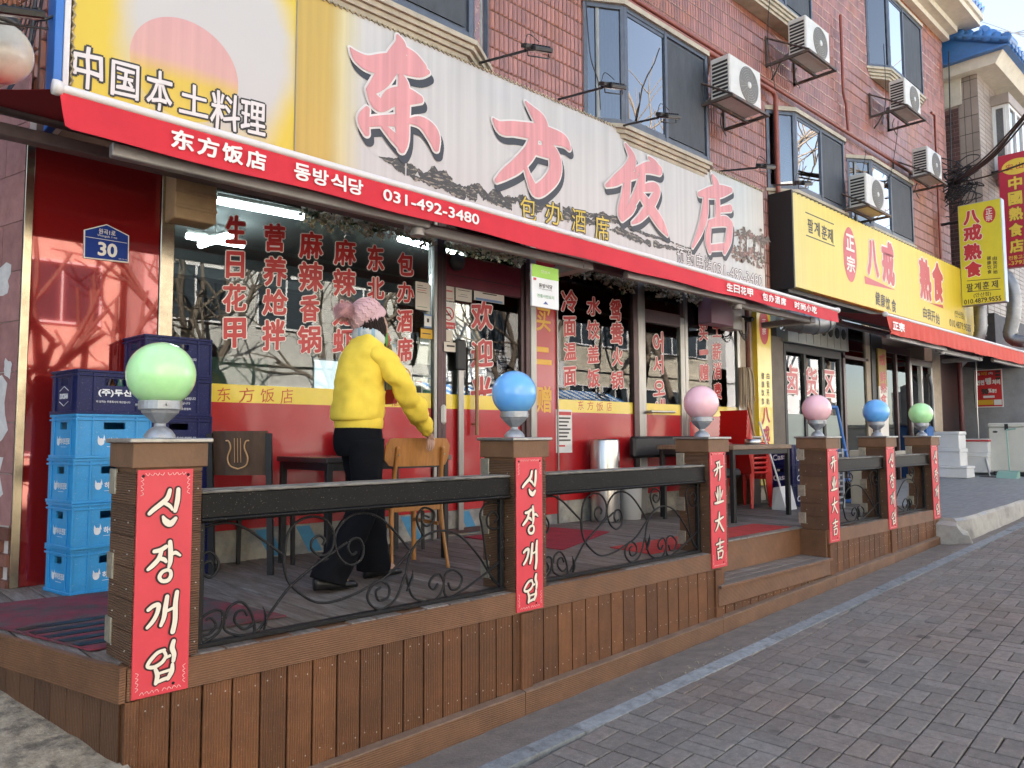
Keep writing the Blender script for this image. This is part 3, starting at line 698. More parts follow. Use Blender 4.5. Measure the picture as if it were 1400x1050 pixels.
def bay(x0, x1, z0, z1, yf=4.95, split=.5, open_pane=False, curtain=True):
    """bay window standing out of the wall, stepped beige sill under it"""
    sp = .40
    fr = MB(); t = .045
    A = (x0-sp,5.19); B = (x0,yf); C_ = (x1,yf); D = (x1+sp,5.19)
    for a, b in ((A,B),(B,C_),(C_,D)):
        fr.slab(a,b,.05,z0,z0+.06); fr.slab(a,b,.05,z1-.05,z1)
        L_ = Vector((b[0]-a[0],b[1]-a[1])); n = 2 if a == B else 1
        for k in range(n+1):
            f = k/n if n == 1 else (0, split, 1)[k]
            f0 = max(0, f-t/2/L_.length) if f < 1 else 1-t/L_.length
            p0 = (a[0]+L_.x*f0, a[1]+L_.y*f0); p1 = (a[0]+L_.x*(f0+t/L_.length), a[1]+L_.y*(f0+t/L_.length))
            q = Vector((-L_.y,L_.x)).normalized()*-.004
            fr.slab((p0[0]+q.x,p0[1]+q.y),(p1[0]+q.x,p1[1]+q.y),.058,z0+.001,z1-.001)
    w0 = fr.build('window', m_alu, bld)
    pn = MB()
    for a, b in ((A,B),(C_,D)): pn.slab((a[0],a[1]+.022),(b[0],b[1]+.022),.006,z0+.06,z1-.05)
    xm = x0+(x1-x0)*split
    pn.box((x0+t,yf+.018,z0+.06),(xm,yf+.024,z1-.05)); pn.box((xm,yf+.034,z0+.06),(x1-t,yf+.040,z1-.05))
    # inner sash rails of the sliding leaves
    pn.build('pane', m_glassu, w0)
    sc = MB()
    for (a, b, yy) in ((x0+t,xm+.02,yf+.010),(xm-.02,x1-t,yf+.026)):
        sc.box((a,yy,z0+.06),(a+.028,yy+.006,z1-.05)); sc.box((b-.028,yy,z0+.06),(b,yy+.006,z1-.05)); sc.box((a+.028,yy,z0+.06),(b-.028,yy+.006,z0+.10)); sc.box((a+.028,yy,z1-.09),(b-.028,yy+.006,z1-.05))
    sc.build('sash', m_alu, w0)
    s2 = MB(); s2.box((xm+.02,yf+.012,z0+.10),(x1-t-.03,yf+.016,z1-.09)); s2.build('insect_screen', m_screen, w0)
    cu = MB(); cu.box((x0-sp+.1,5.16,z0+.02),(x1+sp-.1,5.18,z1-.02),0)  # near-black panel stands in for the unlit room and covers the tiles
    if curtain:
        n = 40
        for (a,b) in ((x0-sp+.12,x0+.35),(xm+.1,x1+sp-.15)):
            ps = [(a+(b-a)*i/n, 5.12+.012*math.sin(i*1.7)) for i in range(n+1)]
            for i in range(n): cu.quad((*ps[i],z0+.03),(*ps[i+1],z0+.03),(*ps[i+1],z1-.05),(*ps[i],z1-.05),1)
    cu.build('room_stand_in', [m_room,m_curt], w0)
    si = MB()
    for k in range(4):
        o = .03-k*.025; q = k*.055
        pts = [(x0-sp-.05+q,5.188,z0-.045*k-.045),(x0-.03+q*.4,yf-o,z0-.045*k-.045),(x1+.03-q*.4,yf-o,z0-.045*k-.045),(x1+sp+.05-q,5.188,z0-.045*k-.045)]
        si.prism(pts, (0,0,.043))
    si.build('sill', m_sill, w0); si = MB()
    si.prism([(x0-sp-.03,5.188,z1),(x0-.02,yf-.03,z1),(x1+.02,yf-.03,z1),(x1+sp+.03,5.188,z1)], (0,0,.06))
    si.build('window_head', m_sill, w0)
for i, (a,b,c,d) in enumerate(BAYS): bay(a,b,c,d, split=(.5,.47,.5,.45,.42,.5)[i], curtain=i not in (4,))

# ------------------------------------------------------------------ ground floor
GY = 5.2
mb = MB()                                         # polished red stone pier at the left
mb.bbox((.985,GY-.015,DZ),(1.71,GY+.1,3.45),.003); mb.build('stone_pier', m_redpanel, bld)
mb = MB(); mb.bbox((.94,GY-.03,DZ),(.984,GY+.05,3.42),.002); mb.bbox((1.712,GY-.028,DZ),(1.80,GY+.06,3.45),.004); mb.build('edge_trim', mat('brass_toned_trim', (.46,.40,.30), .2, 1., var=.3, vscale=6), bld)
# pink tiled side wall
m_pink = mat('pink_wall_tile', (.37,.19,.185), .22, isl=.16, var=.22, vscale=9, coat=.4)
m_grout = mat('wall_grout', (.55,.5,.47), .9); m_paper = mat('torn_paper', (.62,.61,.60), .8, var=.15, vscale=14)
m_brick = mat('old_red_brick', (.17,.07,.05), .85, isl=.3, var=.25, vscale=20, bump=.3)
sw = lambda t,z,o=0.: Vector((.955-.25*t-.97*o, 5.20+.97*t-.25*o, z))
def swbox(m, t0,t1,z0,z1,o0,o1,mi=0):
    p = [sw(t1,z0,o1),sw(t0,z0,o1),sw(t0,z0,o0),sw(t1,z0,o0)]; q = [sw(t1,z1,o1),sw(t0,z1,o1),sw(t0,z1,o0),sw(t1,z1,o0)]
    m.hexa(p+q, mi)
mb = MB(); swbox(mb, .0,3.5,.3,3.6,-.2,0); mb.build('side_wall', m_grout, bld)
mb = MB(); z = 1.10; j = 0
while z < 3.5:
    t = -.002 if j % 2 == 0 else -.25
    while t < 3.4: swbox(mb, max(t,0)+.003, t+.497, z+.003, z+.297, 0, .012); t += .5
    z += .30; j += 1
mb.build('side_wall_tiles', m_pink, bld)
mb = MB(); 
for k in range(14):
    for r_ in range(5): swbox(mb, k*.2+.003+(r_%2)*.1, k*.2+.197+(r_%2)*.1, .72+r_*.075, .79+r_*.075, 0, .03)
mb.build('side_wall_brick', m_brick, bld)
rng = random.Random(4); mb = MB()                  # torn remains of posters on the pink tiles
for (t,z,w_,h) in ((.28,2.55,.3,.22),(.5,2.25,.25,.3),(.3,1.75,.42,.5),(.35,1.35,.45,.35),(.75,2.0,.3,.5),(.12,2.02,.1,.12)):
    n = 18; pts = []
    for i in range(n):
        a = 2*math.pi*i/n; k = rng.uniform(.7,1.1); ca, sa = math.cos(a), math.sin(a); mx = max(abs(ca),abs(sa))
        pts.append(sw(t+w_/2*ca/mx*k, z+h/2*sa/mx*k, .0135))
    mb.poly(pts[::-1])
mb.build('poster_remains', m_paper, bld)

def frame(m, x0, x1, z0, z1, w_=.05, y0=GY-.03, y1=GY+.04, mi=0):
    m.bbox((x0,y0,z0),(x0+w_,y1,z1),.003,mi); m.bbox((x1-w_,y0,z0),(x1,y1,z1),.003,mi); m.bbox((x0+w_,y0,z0),(x1-w_,y1,z0+w_),.003,mi); m.bbox((x0+w_,y0,z1-w_),(x1-w_,y1,z1),.003,mi)
BANDZ = (1.852,1.978)
LY = GY-.0055
RW = ((.030,0,.0006),(.0,1,.0016))               # white outline, red letter
RWL = ((.062,0,.0006),(.03,1,.0016))
def px_char(mb, ch, cx, cy, w_, h, y=LY, layers=RWL, slant=.12, warp=.035):
    a = onY(cx-w_/2,cy,y); b = onY(cx+w_/2,cy,y); t = onY(cx,cy-h/2,y); u_ = onY(cx,cy+h/2,y)
    text(mb, ch, ((a.x+b.x)/2, y, (t.z+u_.z)/2), b.x-a.x, t.z-u_.z, layers=layers, slant=slant, warp=warp)
def px_cols(cols, **k):
    m = MB()
    for s_, pts in cols:
        for ch, (cx,cy,w_,h) in zip(s_, pts): px_char(m, ch, cx, cy, w_, h, **k)
    return m
def panel_below(x0, x1, parent, zb=.97):
    m = MB(); m.box((x0,GY-.010,zb),(x1,GY+.02,BANDZ[0]),0); m.box((x0,GY-.0101,BANDZ[0]),(x1,GY+.02,BANDZ[1]),1)
    return m.build('lower_panel', [m_redvin,m_yelvin], parent)
def glazing(x0, x1, z0, z1, parent, y=GY, m_=None):
    m = MB(); m.box((x0,y-.004,z0),(x1,y+.004,z1)); return m.build('pane', m_ or m_glass, parent)
# window 1
mb = MB(); mb.bbox((3.965,GY-.04,DZ),(4.0,GY+.05,3.6),.004,0); mb.bbox((4.002,GY-.045,DZ),(4.055,GY+.05,3.6),.004,1); mb.bbox((1.80,GY-.02,3.42),(3.95,GY+.05,3.6),.003,1)
m_steeld = mat('weathered_steel', (.30,.29,.27), .38, .9, var=.25, vscale=5, stretch=(1,1,.15))
w1 = mb.build('shop_window', [m_steeld,m_brown], bld)
glazing(1.80,3.955,BANDZ[1],3.42,w1); panel_below(1.80,3.955,w1)
px_cols([('生日花甲',[(322.7,314,27,38),(321.4,362,24,36),(320.6,407,32,38),(320.6,455,30,40)]),
 ('营养炝拌',[(375.5,325,28,37),(376,371,32,40),(376,413,34,36),(374,458,31,41)]),
 ('麻辣香锅',[(425,335,32,37),(425,378,33,40),(423.5,421.6,26,37),(423,464,32,37)]),
 ('麻辣龙虾',[(471.5,345,30,35),(471,386,31,37),(470,428,30,34),(470,466,30,34)]),
 ('东北大骨',[(513.5,352.5,22,35),(513.7,394,23,30),(513,430,24,30),(513,470,24,32)]),
 ('包办酒席',[(554.6,361,21,32),(554.4,400,23,28),(553,438.6,21,31),(553,478,21,33)])]).build('lettering', [m_txtwhite,m_txtred], w1)
px_cols([('东方饭店',[(306,539,18,19),(337,540,21,20),(365.6,540.5,19,19),(392,541.5,17,20)]),('东方饭店',[(470,544,13,17),(495,545,14,17),(518,546,14,17),(542,547,13,17)])], layers=((0.0,0,.0006),), y=GY-.0106).build('band_lettering', [m_txtorange], w1)
# door 1
d1 = MB(); frame(d1, 4.06, 5.06, DZ+.02, 3.6, .045); d1.bbox((4.105,GY-.025,2.93),(5.015,GY+.03,3.22),.004,1); d1.box((4.105,GY-.027,3.03),(5.015,GY-.0255,3.036),2)
d1 = d1.build('door', [m_brown,m_maroon,m_black], bld)
glazing(4.105,5.015,BANDZ[1],2.93,d1); glazing(4.105,5.015,3.22,3.56,d1); panel_below(4.105,5.015,d1)
px_cols([('欢迎光临',[(658.7,431.4,30,39),(658.7,483,30,38),(658.2,538,30,46),(656,594,26,50)])]).build('lettering', [m_txtwhite,m_txtred], d1)
mb = MB(); mb.bbox((4.19,GY-.075,2.19),(4.30,GY-.03,2.46),.012,0); mb.build('door_closer', m_black, d1)
mb = MB(); mb.tube([(4.42,GY-.07,1.62),(4.42,GY-.07,2.42)],.017,0,10); mb.tube([(4.42,GY-.07,2.3),(4.42,GY-.01,2.3)],.01,0,6); mb.tube([(4.42,GY-.07,1.72),(4.42,GY-.01,1.72)],.01,0,6)
mb.build('handle', mat('wooden_handle', (.28,.15,.08), .5, var=.3, stretch=(4,4,.6)), d1)
mb = MB(); mb.bbox((4.225,GY-.055,DZ+.05),(4.285,GY-.03,2.2),.004,0); mb.build('door_edge', m_steeld, d1)
mb = MB(); mb.bbox((5.06,GY-.05,DZ),(5.115,GY+.06,3.6),.004,1); mb.bbox((5.116,GY-.06,DZ),(5.195,GY+.05,3.6),.006,0); mb.build('mullion', [m_steeld,m_brown], bld)
# opaque panel that carries the vertical banner
mb = MB(); mb.box((5.2,GY-.01,DZ+.1),(5.52,GY+.02,3.6)); mb.build('wall_panel', m_redvin, bld)
# window 2
mb = MB(); mb.bbox((6.74,GY-.04,DZ),(6.82,GY+.05,3.6),.004,0); mb.bbox((6.822,GY-.045,DZ),(6.90,GY+.05,3.6),.004,1); mb.bbox((5.52,GY-.02,3.42),(6.74,GY+.05,3.6),.003,0); mb.bbox((5.515,GY-.03,DZ),(5.53,GY+.03,3.42),.003,1)
w2 = mb.build('shop_window', [m_brown,m_steeld], bld)
glazing(5.53,6.74,BANDZ[1],3.42,w2); panel_below(5.53,6.74,w2)
px_cols([('冷面温面',[(778.2,411.8,22,30),(778.7,446.4,17,27),(779.3,480.4,17,24),(779,514.6,17,26)]),('水饺盖饭',[(811.7,418.9,19,25),(811,451,17,26),(811,484.3,16,24),(811.4,517,17,25)]),('鸳鸯火锅',[(841.6,424.2,15,29),(843.3,455.7,17,31),(844,487.5,15,25),(843.4,519.6,17,24)])]).build('lettering', [m_txtwhite,m_txtred], w2)
px_cols([('东方饭店',[(794,554,7.5,13),(807,554.6,8.5,12),(820,556,9.5,12),(832.8,556,7,12.5)])], layers=((.0,0,.0006),), y=GY-.0106).build('band_lettering', [m_txtorange], w2)
# door 2
d2 = MB(); d2.bbox((6.91,GY-.03,DZ+.02),(6.97,GY+.04,3.6),.004,1); d2.bbox((7.66,GY-.03,DZ+.02),(7.75,GY+.04,3.02),.004,1); d2.bbox((7.66,GY-.028,3.03),(7.73,GY+.04,3.6),.004,0); d2.bbox((6.97,GY-.03,2.9),(7.66,GY+.04,3.05),.004,0)
d2 = d2.build('door', [m_brown,m_steeld], bld)
glazing(6.97,7.66,BANDZ[1],2.9,d2); glazing(6.97,7.66,3.05,3.6,d2); panel_below(6.97,7.66,d2)
px_cols([('어서오세요',[(899.6,468.6,13.5,28),(899.6,498.6,13.5,26),(901,530.5,16,20),(901,560.4,16,28),(902.8,588.6,15,22)])], warp=.05).build('lettering', [m_txtwhite,m_txtred], d2)
mb = MB(); mb.tube([(6.96,GY-.09,1.88),(7.42,GY-.09,1.885)],.014,0,8); mb.tube([(7.0,GY-.09,1.88),(7.0,GY-.02,1.88)],.02,0,8); mb.build('handle', m_steel, d2)
# window 3, frosted
m_frost = glass('frosted_film', (.22,.25,.21), 1.5, .0, 1.2)
mb = MB(); mb.bbox((7.76,GY-.03,DZ),(7.82,GY+.05,3.6),.004,0); mb.bbox((8.96,GY-.03,DZ),(9.03,GY+.05,3.6),.004,0)
w3 = mb.build('shop_window', [m_steeld], bld)
glazing(7.82,8.96,BANDZ[1],3.6,w3); panel_below(7.82,8.96,w3)
m_fr2 = mat('frosted_backing', (.10,.115,.09), .7, var=.2, vscale=3)
mb = MB(); mb.box((7.82,GY+.03,BANDZ[1]),(8.96,GY+.036,3.6)); mb.build('window_film', m_fr2, w3)
px_cols([('买一赠一',[(961.5,454,12,23),(962,481.7,12,7),(962.4,509,12.5,23),(962.4,540,12,7)]),('工薪消费',[(980,453.8,12,14),(979.8,480.6,12,23),(980.4,507,11,23),(981,535,11,22)])]).build('lettering', [m_txtwhite,m_txtred], w3)
# wall base under the glazing, with a painted blue zigzag
mb = MB()
for a, b in ((1.80,4.0),(4.055,5.2),(5.2,6.9),(6.9,7.75),(7.75,9.03)): mb.box((a+.002,GY-.006,DZ-.02),(b-.002,GY+.04,.968))
mb.build('wall_base', m_base, bld)
mb = MB(); x = 1.9
m_bluep = mat('blue_paint', (.05,.23,.40), .6, var=.2, vscale=12)
while x < 4.6:
    mb.add([(x,GY-.0065,.76),(x+.11,GY-.0065,.76),(x-.0,GY-.0065,.955),(x-.11,GY-.0065,.955)], [(0,1,2,3)]); x += rng.choice((.31,.62,.62,.93))
mb.build('painted_stripes', m_bluep, bld)
# beige pier and the second shop
mb = MB(); mb.box((9.032,GY-.03,.4),(9.16,GY+.2,3.62),0); mb.box((9.25,GY-.05,.4),(9.56,GY+.2,3.62),0); mb.tube([(9.205,GY-.04,.6),(9.205,GY-.04,3.5)],.03,1,8); mb.box((9.56,GY-.04,.4),(9.75,GY+.2,3.62),2); mb.build('pier', [m_beige,m_brick,m_black], bld)
m_dkgl = glass('dark_shop_glass', (.55,.6,.56), 1.5, 0, 1.4)
def px_frame_door(x0, x1, z0, z1, cols, name='shop_window', mt=None, w_=.07):
    m = MB(); m.bbox((x0,GY-.04,z1-.12),(x1,GY+.04,z1),.004)
    for k in range(cols+1):
        xx = x0+(x1-x0-w_)*k/cols; m.bbox((xx,GY-.04,z0),(xx+w_,GY+.04,z1-.12),.004)
    m.bbox((x0+w_,GY-.035,z0),(x1-w_,GY+.035,z0+.1),.004)
    o = m.build(name, mt or m_black, bld); glazing(x0+w_,x1-w_,z0+.1,z1-.12,o,m_=m_dkgl); return o
s1 = px_frame_door(10.2,12.1,.66,2.93,3)
m_film = mat('pale_green_film', (.28,.33,.29), .5, var=.06)
mb = MB(); mb.box((10.27,GY-.012,.76),(12.03,GY-.006,1.92)); mb.build('window_film', m_film, s1)
px_cols([('卤货区',[(1079.3,519.5,17.7,40),(1106,522.5,18,39),(1130.7,525,16,36)])], layers=((.055,0,.03),(.022,1,.032)), warp=0, slant=0).build('lettering', [m_txtwhite, mat('lettering_rose', (.55,.10,.10), .4)], s1)
mb = MB(); mb.box((9.752,GY-.035,.6),(10.19,GY+.1,3.0)); mb.build('pier', mat('greybrown_door', (.13,.10,.075), .6, var=.2), bld)
mb = MB(); mb.box((10.18,GY-.12,2.94),(12.2,GY+.05,3.42),0)   # perforated crate-like vent strip over the door
for k in range(8):
    cx = 10.38+k*.235; mb.lathe([(.001,-.001),(.085,-.001),(.085,.0),(.09,.01)], (cx,GY-.122,3.2), 1, 18, 'Y'); mb.box((cx+.115,GY-.123,2.96),(cx+.12,GY-.121,3.4),1)
mb.build('transom_boxes', [mat('grey_plastic', (.30,.31,.29), .6, var=.1), m_room], bld)
mb = MB(); mb.box((12.2,GY-.03,2.85),(13.2,GY+.05,2.9),0); mb.box((12.2,GY-.03,.6),(12.27,GY+.05,3.5),0); mb.box((13.1,GY-.03,.6),(13.28,GY+.05,3.5),1)
s2 = mb.build('shop_window', [m_brown,m_beige], bld); glazing(12.27,13.1,.7,2.85,s2,m_=m_dkgl); glazing(12.27,13.1,2.9,3.5,s2,m_=m_dkgl)
mb = MB(); mb.box((12.3,GY+.02,.7),(13.08,GY+.03,2.7)); mb.build('window_film', m_film, s2)
mb = MB(); mb.ball((12.62,GY+.14,3.2), .16, 0, 12, 8, (1.7,.4,.8)); mb.ball((12.95,GY+.14,3.02), .1, 0, 12, 8, (1.2,.4,.8)); 
mb.build('hanging_ham', mat('smoked_meat', (.25,.08,.05), .5, var=.4, vscale=10), s2)
mb = MB(); mb.box((13.28,GY-.05,.6),(13.75,GY+.05,3.6)); mb.build('pier', m_black, bld)
s3 = px_frame_door(13.75,15.1,.7,3.2,2, mt=m_brown); s4 = px_frame_door(15.1,16.3,.7,3.05,2, mt=m_steel)
mb = MB(); mb.box((16.3,GY-.04,.6),(16.75,GY+.1,3.6),0); mb.box((16.75,GY-.02,.6),(17.9,GY+.1,3.6),1); mb.build('pier', [m_beige,m_brown], bld)
# lintel zone behind the signs, and the rooms behind the glass
mb = MB(); mb.box((.98,GY+.06,3.6),(17.9,GY+.3,3.72)); mb.build('lintel', m_mort, bld)
mb = MB()
def room(m, x0,x1,y0,y1,z0,z1):
    m.quad((x0,y0,z0),(x1,y0,z0),(x1,y1,z0),(x0,y1,z0),0); m.quad((x0,y0,z1),(x0,y1,z1),(x1,y1,z1),(x1,y0,z1),1)
    m.quad((x0,y1,z0),(x1,y1,z0),(x1,y1,z1),(x0,y1,z1),2); m.quad((x0,y0,z0),(x0,y1,z0),(x0,y1,z1),(x0,y0,z1),2); m.quad((x1,y0,z0),(x1,y0,z1),(x1,y1,z1),(x1,y1,z0),2)
room(mb, 1.75, 9.03, GY+.05, 12.5, .76, 3.55)
for k in range(5): mb.box((1.76,7.9+k*.95,3.28),(9.02,8.1+k*.95,3.548),0)
room(mb, 10.0, 17.58, GY+.05, 9.5, .72, 3.5)
mb.build('room', [m_room,m_ceil,m_roomw], bld)
# ================================================================== SIGNS AND AWNINGS
def print_mat(name, base, stops, streak=.12, axis=0, rough=.45, zmix=None):
    """printed vinyl: flat colours that change along X (ramp), faded by rain streaks"""
    m = mat(name, base, rough); nt = m.node_tree; b = nt.nodes['Principled BSDF']; N = nt.nodes.new; L = nt.links.new
    tc = N('ShaderNodeTexCoord'); sp = N('ShaderNodeSeparateXYZ'); L(tc.outputs['Object'], sp.inputs[0])
    nz = N('ShaderNodeTexNoise'); nz.inputs['Scale'].default_value = 1.6; nz.inputs['Detail'].default_value = 3; L(tc.outputs['Object'], nz.inputs[0])
    ad = N('ShaderNodeMath'); ad.operation = 'MULTIPLY_ADD'; L(nz.outputs[0], ad.inputs[0]); ad.inputs[1].default_value = .12; L(sp.outputs[axis], ad.inputs[2])
    lo, hi = stops[0][0], stops[-1][0]
    mr = N('ShaderNodeMapRange'); L(ad.outputs[0], mr.inputs[0]); mr.inputs[1].default_value = lo; mr.inputs[2].default_value = hi
    cr = N('ShaderNodeValToRGB'); L(mr.outputs[0], cr.inputs[0]); el = cr.color_ramp.elements
    while len(el) < len(stops): el.new(.5)
    for e, (p, c) in zip(el, stops): e.position = (p-lo)/(hi-lo); e.color = (*c,1)
    mp = N('ShaderNodeMapping'); mp.inputs['Scale'].default_value = (13,1,.35); L(tc.outputs['Object'], mp.inputs[0])
    n2 = N('ShaderNodeTexNoise'); n2.inputs['Scale'].default_value = 1; n2.inputs['Detail'].default_value = 5; L(mp.outputs[0], n2.inputs[0])
    m2 = N('ShaderNodeMapRange'); L(n2.outputs[0], m2.inputs[0]); m2.inputs[1].default_value = .3; m2.inputs[2].default_value = .7; m2.inputs[3].default_value = 1-streak; m2.inputs[4].default_value = 1+streak*.6
    vm = N('ShaderNodeVectorMath'); vm.operation = 'SCALE'; L(cr.outputs[0], vm.inputs[0]); L(m2.outputs[0], vm.inputs['Scale']); L(vm.outputs[0], b.inputs['Base Color'])
    return m
W1 = (.53,.522,.505); YE = (.66,.50,.045); OC = (.52,.36,.075)
m_sign1 = print_mat('faded_sign_print', W1, [(-4.3,OC),(-2.75,YE),(-2.66,OC),(-2.40,OC),(-2.28,(.6,.53,.28)),(-2.1,W1),(2.6,W1),(3.6,(.52,.55,.53)),(4.3,(.55,.5,.42))])
SY = 5.0
sg = thing('fascia_sign', 'long faded white and yellow restaurant fascia sign with big pink Chinese characters', 'sign', (5.3,5.0,4.2))
mb = MB(); mb.bbox((1.115,SY,3.52),(9.42,SY+.16,4.915),.004); mb.build('panel', m_sign1, sg)
m_glow = mat('sun_panel_print', YE, .45); _n = m_glow.node_tree; _N = _n.nodes.new; _L = _n.links.new
_tc = _N('ShaderNodeTexCoord'); _mp = _N('ShaderNodeMapping'); _mp.inputs['Location'].default_value = (3.33,0,-.12); _L(_tc.outputs['Object'], _mp.inputs[0])
_sc = _N('ShaderNodeVectorMath'); _sc.operation = 'MULTIPLY'; _sc.inputs[1].default_value = (1.5,0,1.25); _L(_mp.outputs[0], _sc.inputs[0]); _ln = _N('ShaderNodeVectorMath'); _ln.operation = 'LENGTH'; _L(_sc.outputs[0], _ln.inputs[0])
_z = _N('ShaderNodeTexNoise'); _z.inputs['Scale'].default_value = 2.2; _L(_tc.outputs['Object'], _z.inputs[0]); _ad = _N('ShaderNodeMath'); _ad.operation = 'MULTIPLY_ADD'; _L(_z.outputs[0], _ad.inputs[0]); _ad.inputs[1].default_value = .35; _L(_ln.outputs['Value'], _ad.inputs[2])
_r = _N('ShaderNodeMapRange'); _r.interpolation_type = 'SMOOTHSTEP'; _L(_ad.outputs[0], _r.inputs[0]); _r.inputs[1].default_value = .85; _r.inputs[2].default_value = 1.22
_mx = _N('ShaderNodeMix'); _mx.data_type = 'RGBA'; _L(_r.outputs[0], _mx.inputs[0]); _mx.inputs[6].default_value = (*W1,1); _mx.inputs[7].default_value = (*YE,1); _L(_mx.outputs[2], _n.nodes['Principled BSDF'].inputs['Base Color'])
mb = MB(); mb.box((1.125,SY-.0012,3.53),(2.56,SY-.0002,4.905)); mb.build('sun_panel', m_glow, sg)
mb = MB(); mb.bbox((1.02,SY-.02,3.45),(1.065,SY+.18,5.2),.003,1); mb.bbox((1.066,SY-.03,3.45),(1.098,SY+.18,5.2),.003,0); mb.build('side_strip', [mat('white_plastic', (.68,.68,.68), .4), mat('blue_plastic', (.03,.17,.55), .4)], sg)
# lacing that ties the canvas to its frame
m_rope = mat('lacing_cord', (.40,.34,.22), .8, isl=.3)
mb = MB(); rng = random.Random(1)
x = 1.13
while x < 9.41:
    mb.tube([(x,SY-.006,4.900),(x+.02,SY-.012,4.925),(x+.045,SY-.006,4.905+rng.uniform(-.006,.006))],.0065,0,5); x += .05
z = 3.5
while z < 4.9: mb.tube([(1.108,SY-.006,z),(1.124,SY-.012,z+.03),(1.108,SY-.006,z+.06)],.0065,0,5); z += .068
mb.tube([(2.56,SY-.006,3.5),(2.565,SY-.006,4.9)],.007,0,5)
mb.build('lacing', m_rope, sg)
# printed sun disc, landscape and palms
m_sun = print_mat('sun_print', (.7,.4,.4), [(-.60,(.64,.5,.06)),(-.20,(.64,.47,.06)),(-.08,(.62,.36,.32)),(.22,(.62,.34,.33)),(.33,(.62,.45,.14)),(.45,(.60,.47,.16))], axis=2, streak=.1)
a0 = onY(254,95,SY)
mb = MB(); c = onY(255,96,SY); rx = (onY(330,100,SY).x-onY(181,100,SY).x)/2; rz = (onY(255,35,SY).z-onY(255,160,SY).z)/2+.03
mb.poly([(c.x+rx*math.cos(2*math.pi*k/64), SY-.0015, c.z+rz*math.sin(2*math.pi*k/64)) for k in range(64)]); 
mb.build('sun_print', m_sun, sg)
m_ink = mat('landscape_ink', (.05,.048,.046), .5, var=.4, vscale=30, col2=(.30,.26,.2), mixscale=26, mixpos=(.54,.6), stretch=(.5,1,1.6)); m_ink2 = mat('palm_ink', (.10,.075,.05), .5, isl=.5, col2=(.3,.16,.13), mixscale=6)
mb = MB(); rng = random.Random(6)
BLOT = [0]
def blot(px, thick, dens, mi=0):
    """ragged brush band through pixels px on the sign"""
    BLOT[0] += 1; mi_ = mi; mi = BLOT[0]; seed_ = px[0][0]*.37; P = smooth_path([(onY(x,y,SY-.002).x, onY(x,y,SY-.002).z, t) for (x,y),t in zip(px,thick)], 60); up_, lo_ = [], []
    for i, (X,Z_,t) in enumerate(P):
        up_.append((X,SY-.002-mi*.0004,Z_+t*(.45+.5*noise.fractal(Vector((X*5,mi,seed_)),.6,2.1,4)))); lo_.append((X,SY-.002-mi*.0004,Z_-t*(.45+.6*noise.fractal(Vector((X*7,mi+5,seed_)),.6,2.1,4))))
    for i in range(len(P)-1):
        if noise.noise(Vector((P[i][0]*14,seed_,2))) < dens-.45: mb.quad(lo_[i],lo_[i+1],up_[i+1],up_[i],mi_)
blot([(518,214),(535,220),(560,232),(600,245),(640,258),(690,272),(740,283),(800,300),(850,318),(905,336),(948,346)],[.01,.05,.09,.12,.12,.12,.13,.11,.08,.06,.02],.92)
blot([(560,240),(600,255),(650,268),(700,283)],[.03,.09,.1,.05],.8)
blot([(780,290),(830,298),(880,318),(945,340)],[.02,.07,.04,.02],.95)
for k in range(0):
    x = rng.uniform(505,930); y = 200+(x-500)*.33+rng.uniform(-5,18); q = onY(x,y,SY-.0026); s_ = rng.uniform(.006,.028)
    mb.poly([(q.x+s_*2.2*math.cos(a)*rng.uniform(.6,1.2),q.y-.0002*(k%7),q.z+s_*.5*math.sin(a)) for a in (0,1.1,2.1,3.1,4.2,5.3)])
for k in range(130):
    x = rng.uniform(1000,1046); y = 352+ (x-1000)*.35-abs(rng.gauss(0,1))*14*(1 if x < 1018 else 1.3); q = onY(x,y,SY-.0045); s_ = rng.uniform(.01,.033)
    mb.poly([(q.x+s_*1.6*math.cos(a)*rng.uniform(.5,1.2),q.y-.0002*(k%9),q.z+s_*math.sin(a)*rng.uniform(.5,1.2)) for a in (0,.9,1.8,2.7,3.6,4.5,5.4)], 1)
for (x,y) in ((1012,322),(1020,318),(1031,326),(1040,330),(1045,327)):
    q = onY(x,y,SY-.0068)
    for a in range(9):
        t = a*.7; mb.poly([(q.x,q.y,q.z),(q.x+.09*math.cos(t)+.02,q.y,q.z+.05*math.sin(t)+.03),(q.x+.19*math.cos(t),q.y-.0004,q.z+.085*math.sin(t)-.015)],1)
    mb.quad((q.x-.012,q.y,q.z-.28),(q.x+.014,q.y,q.z-.28),(q.x+.012,q.y,q.z),(q.x-.01,q.y,q.z),1)
mb.build('landscape_print', [m_ink,m_ink2], sg)
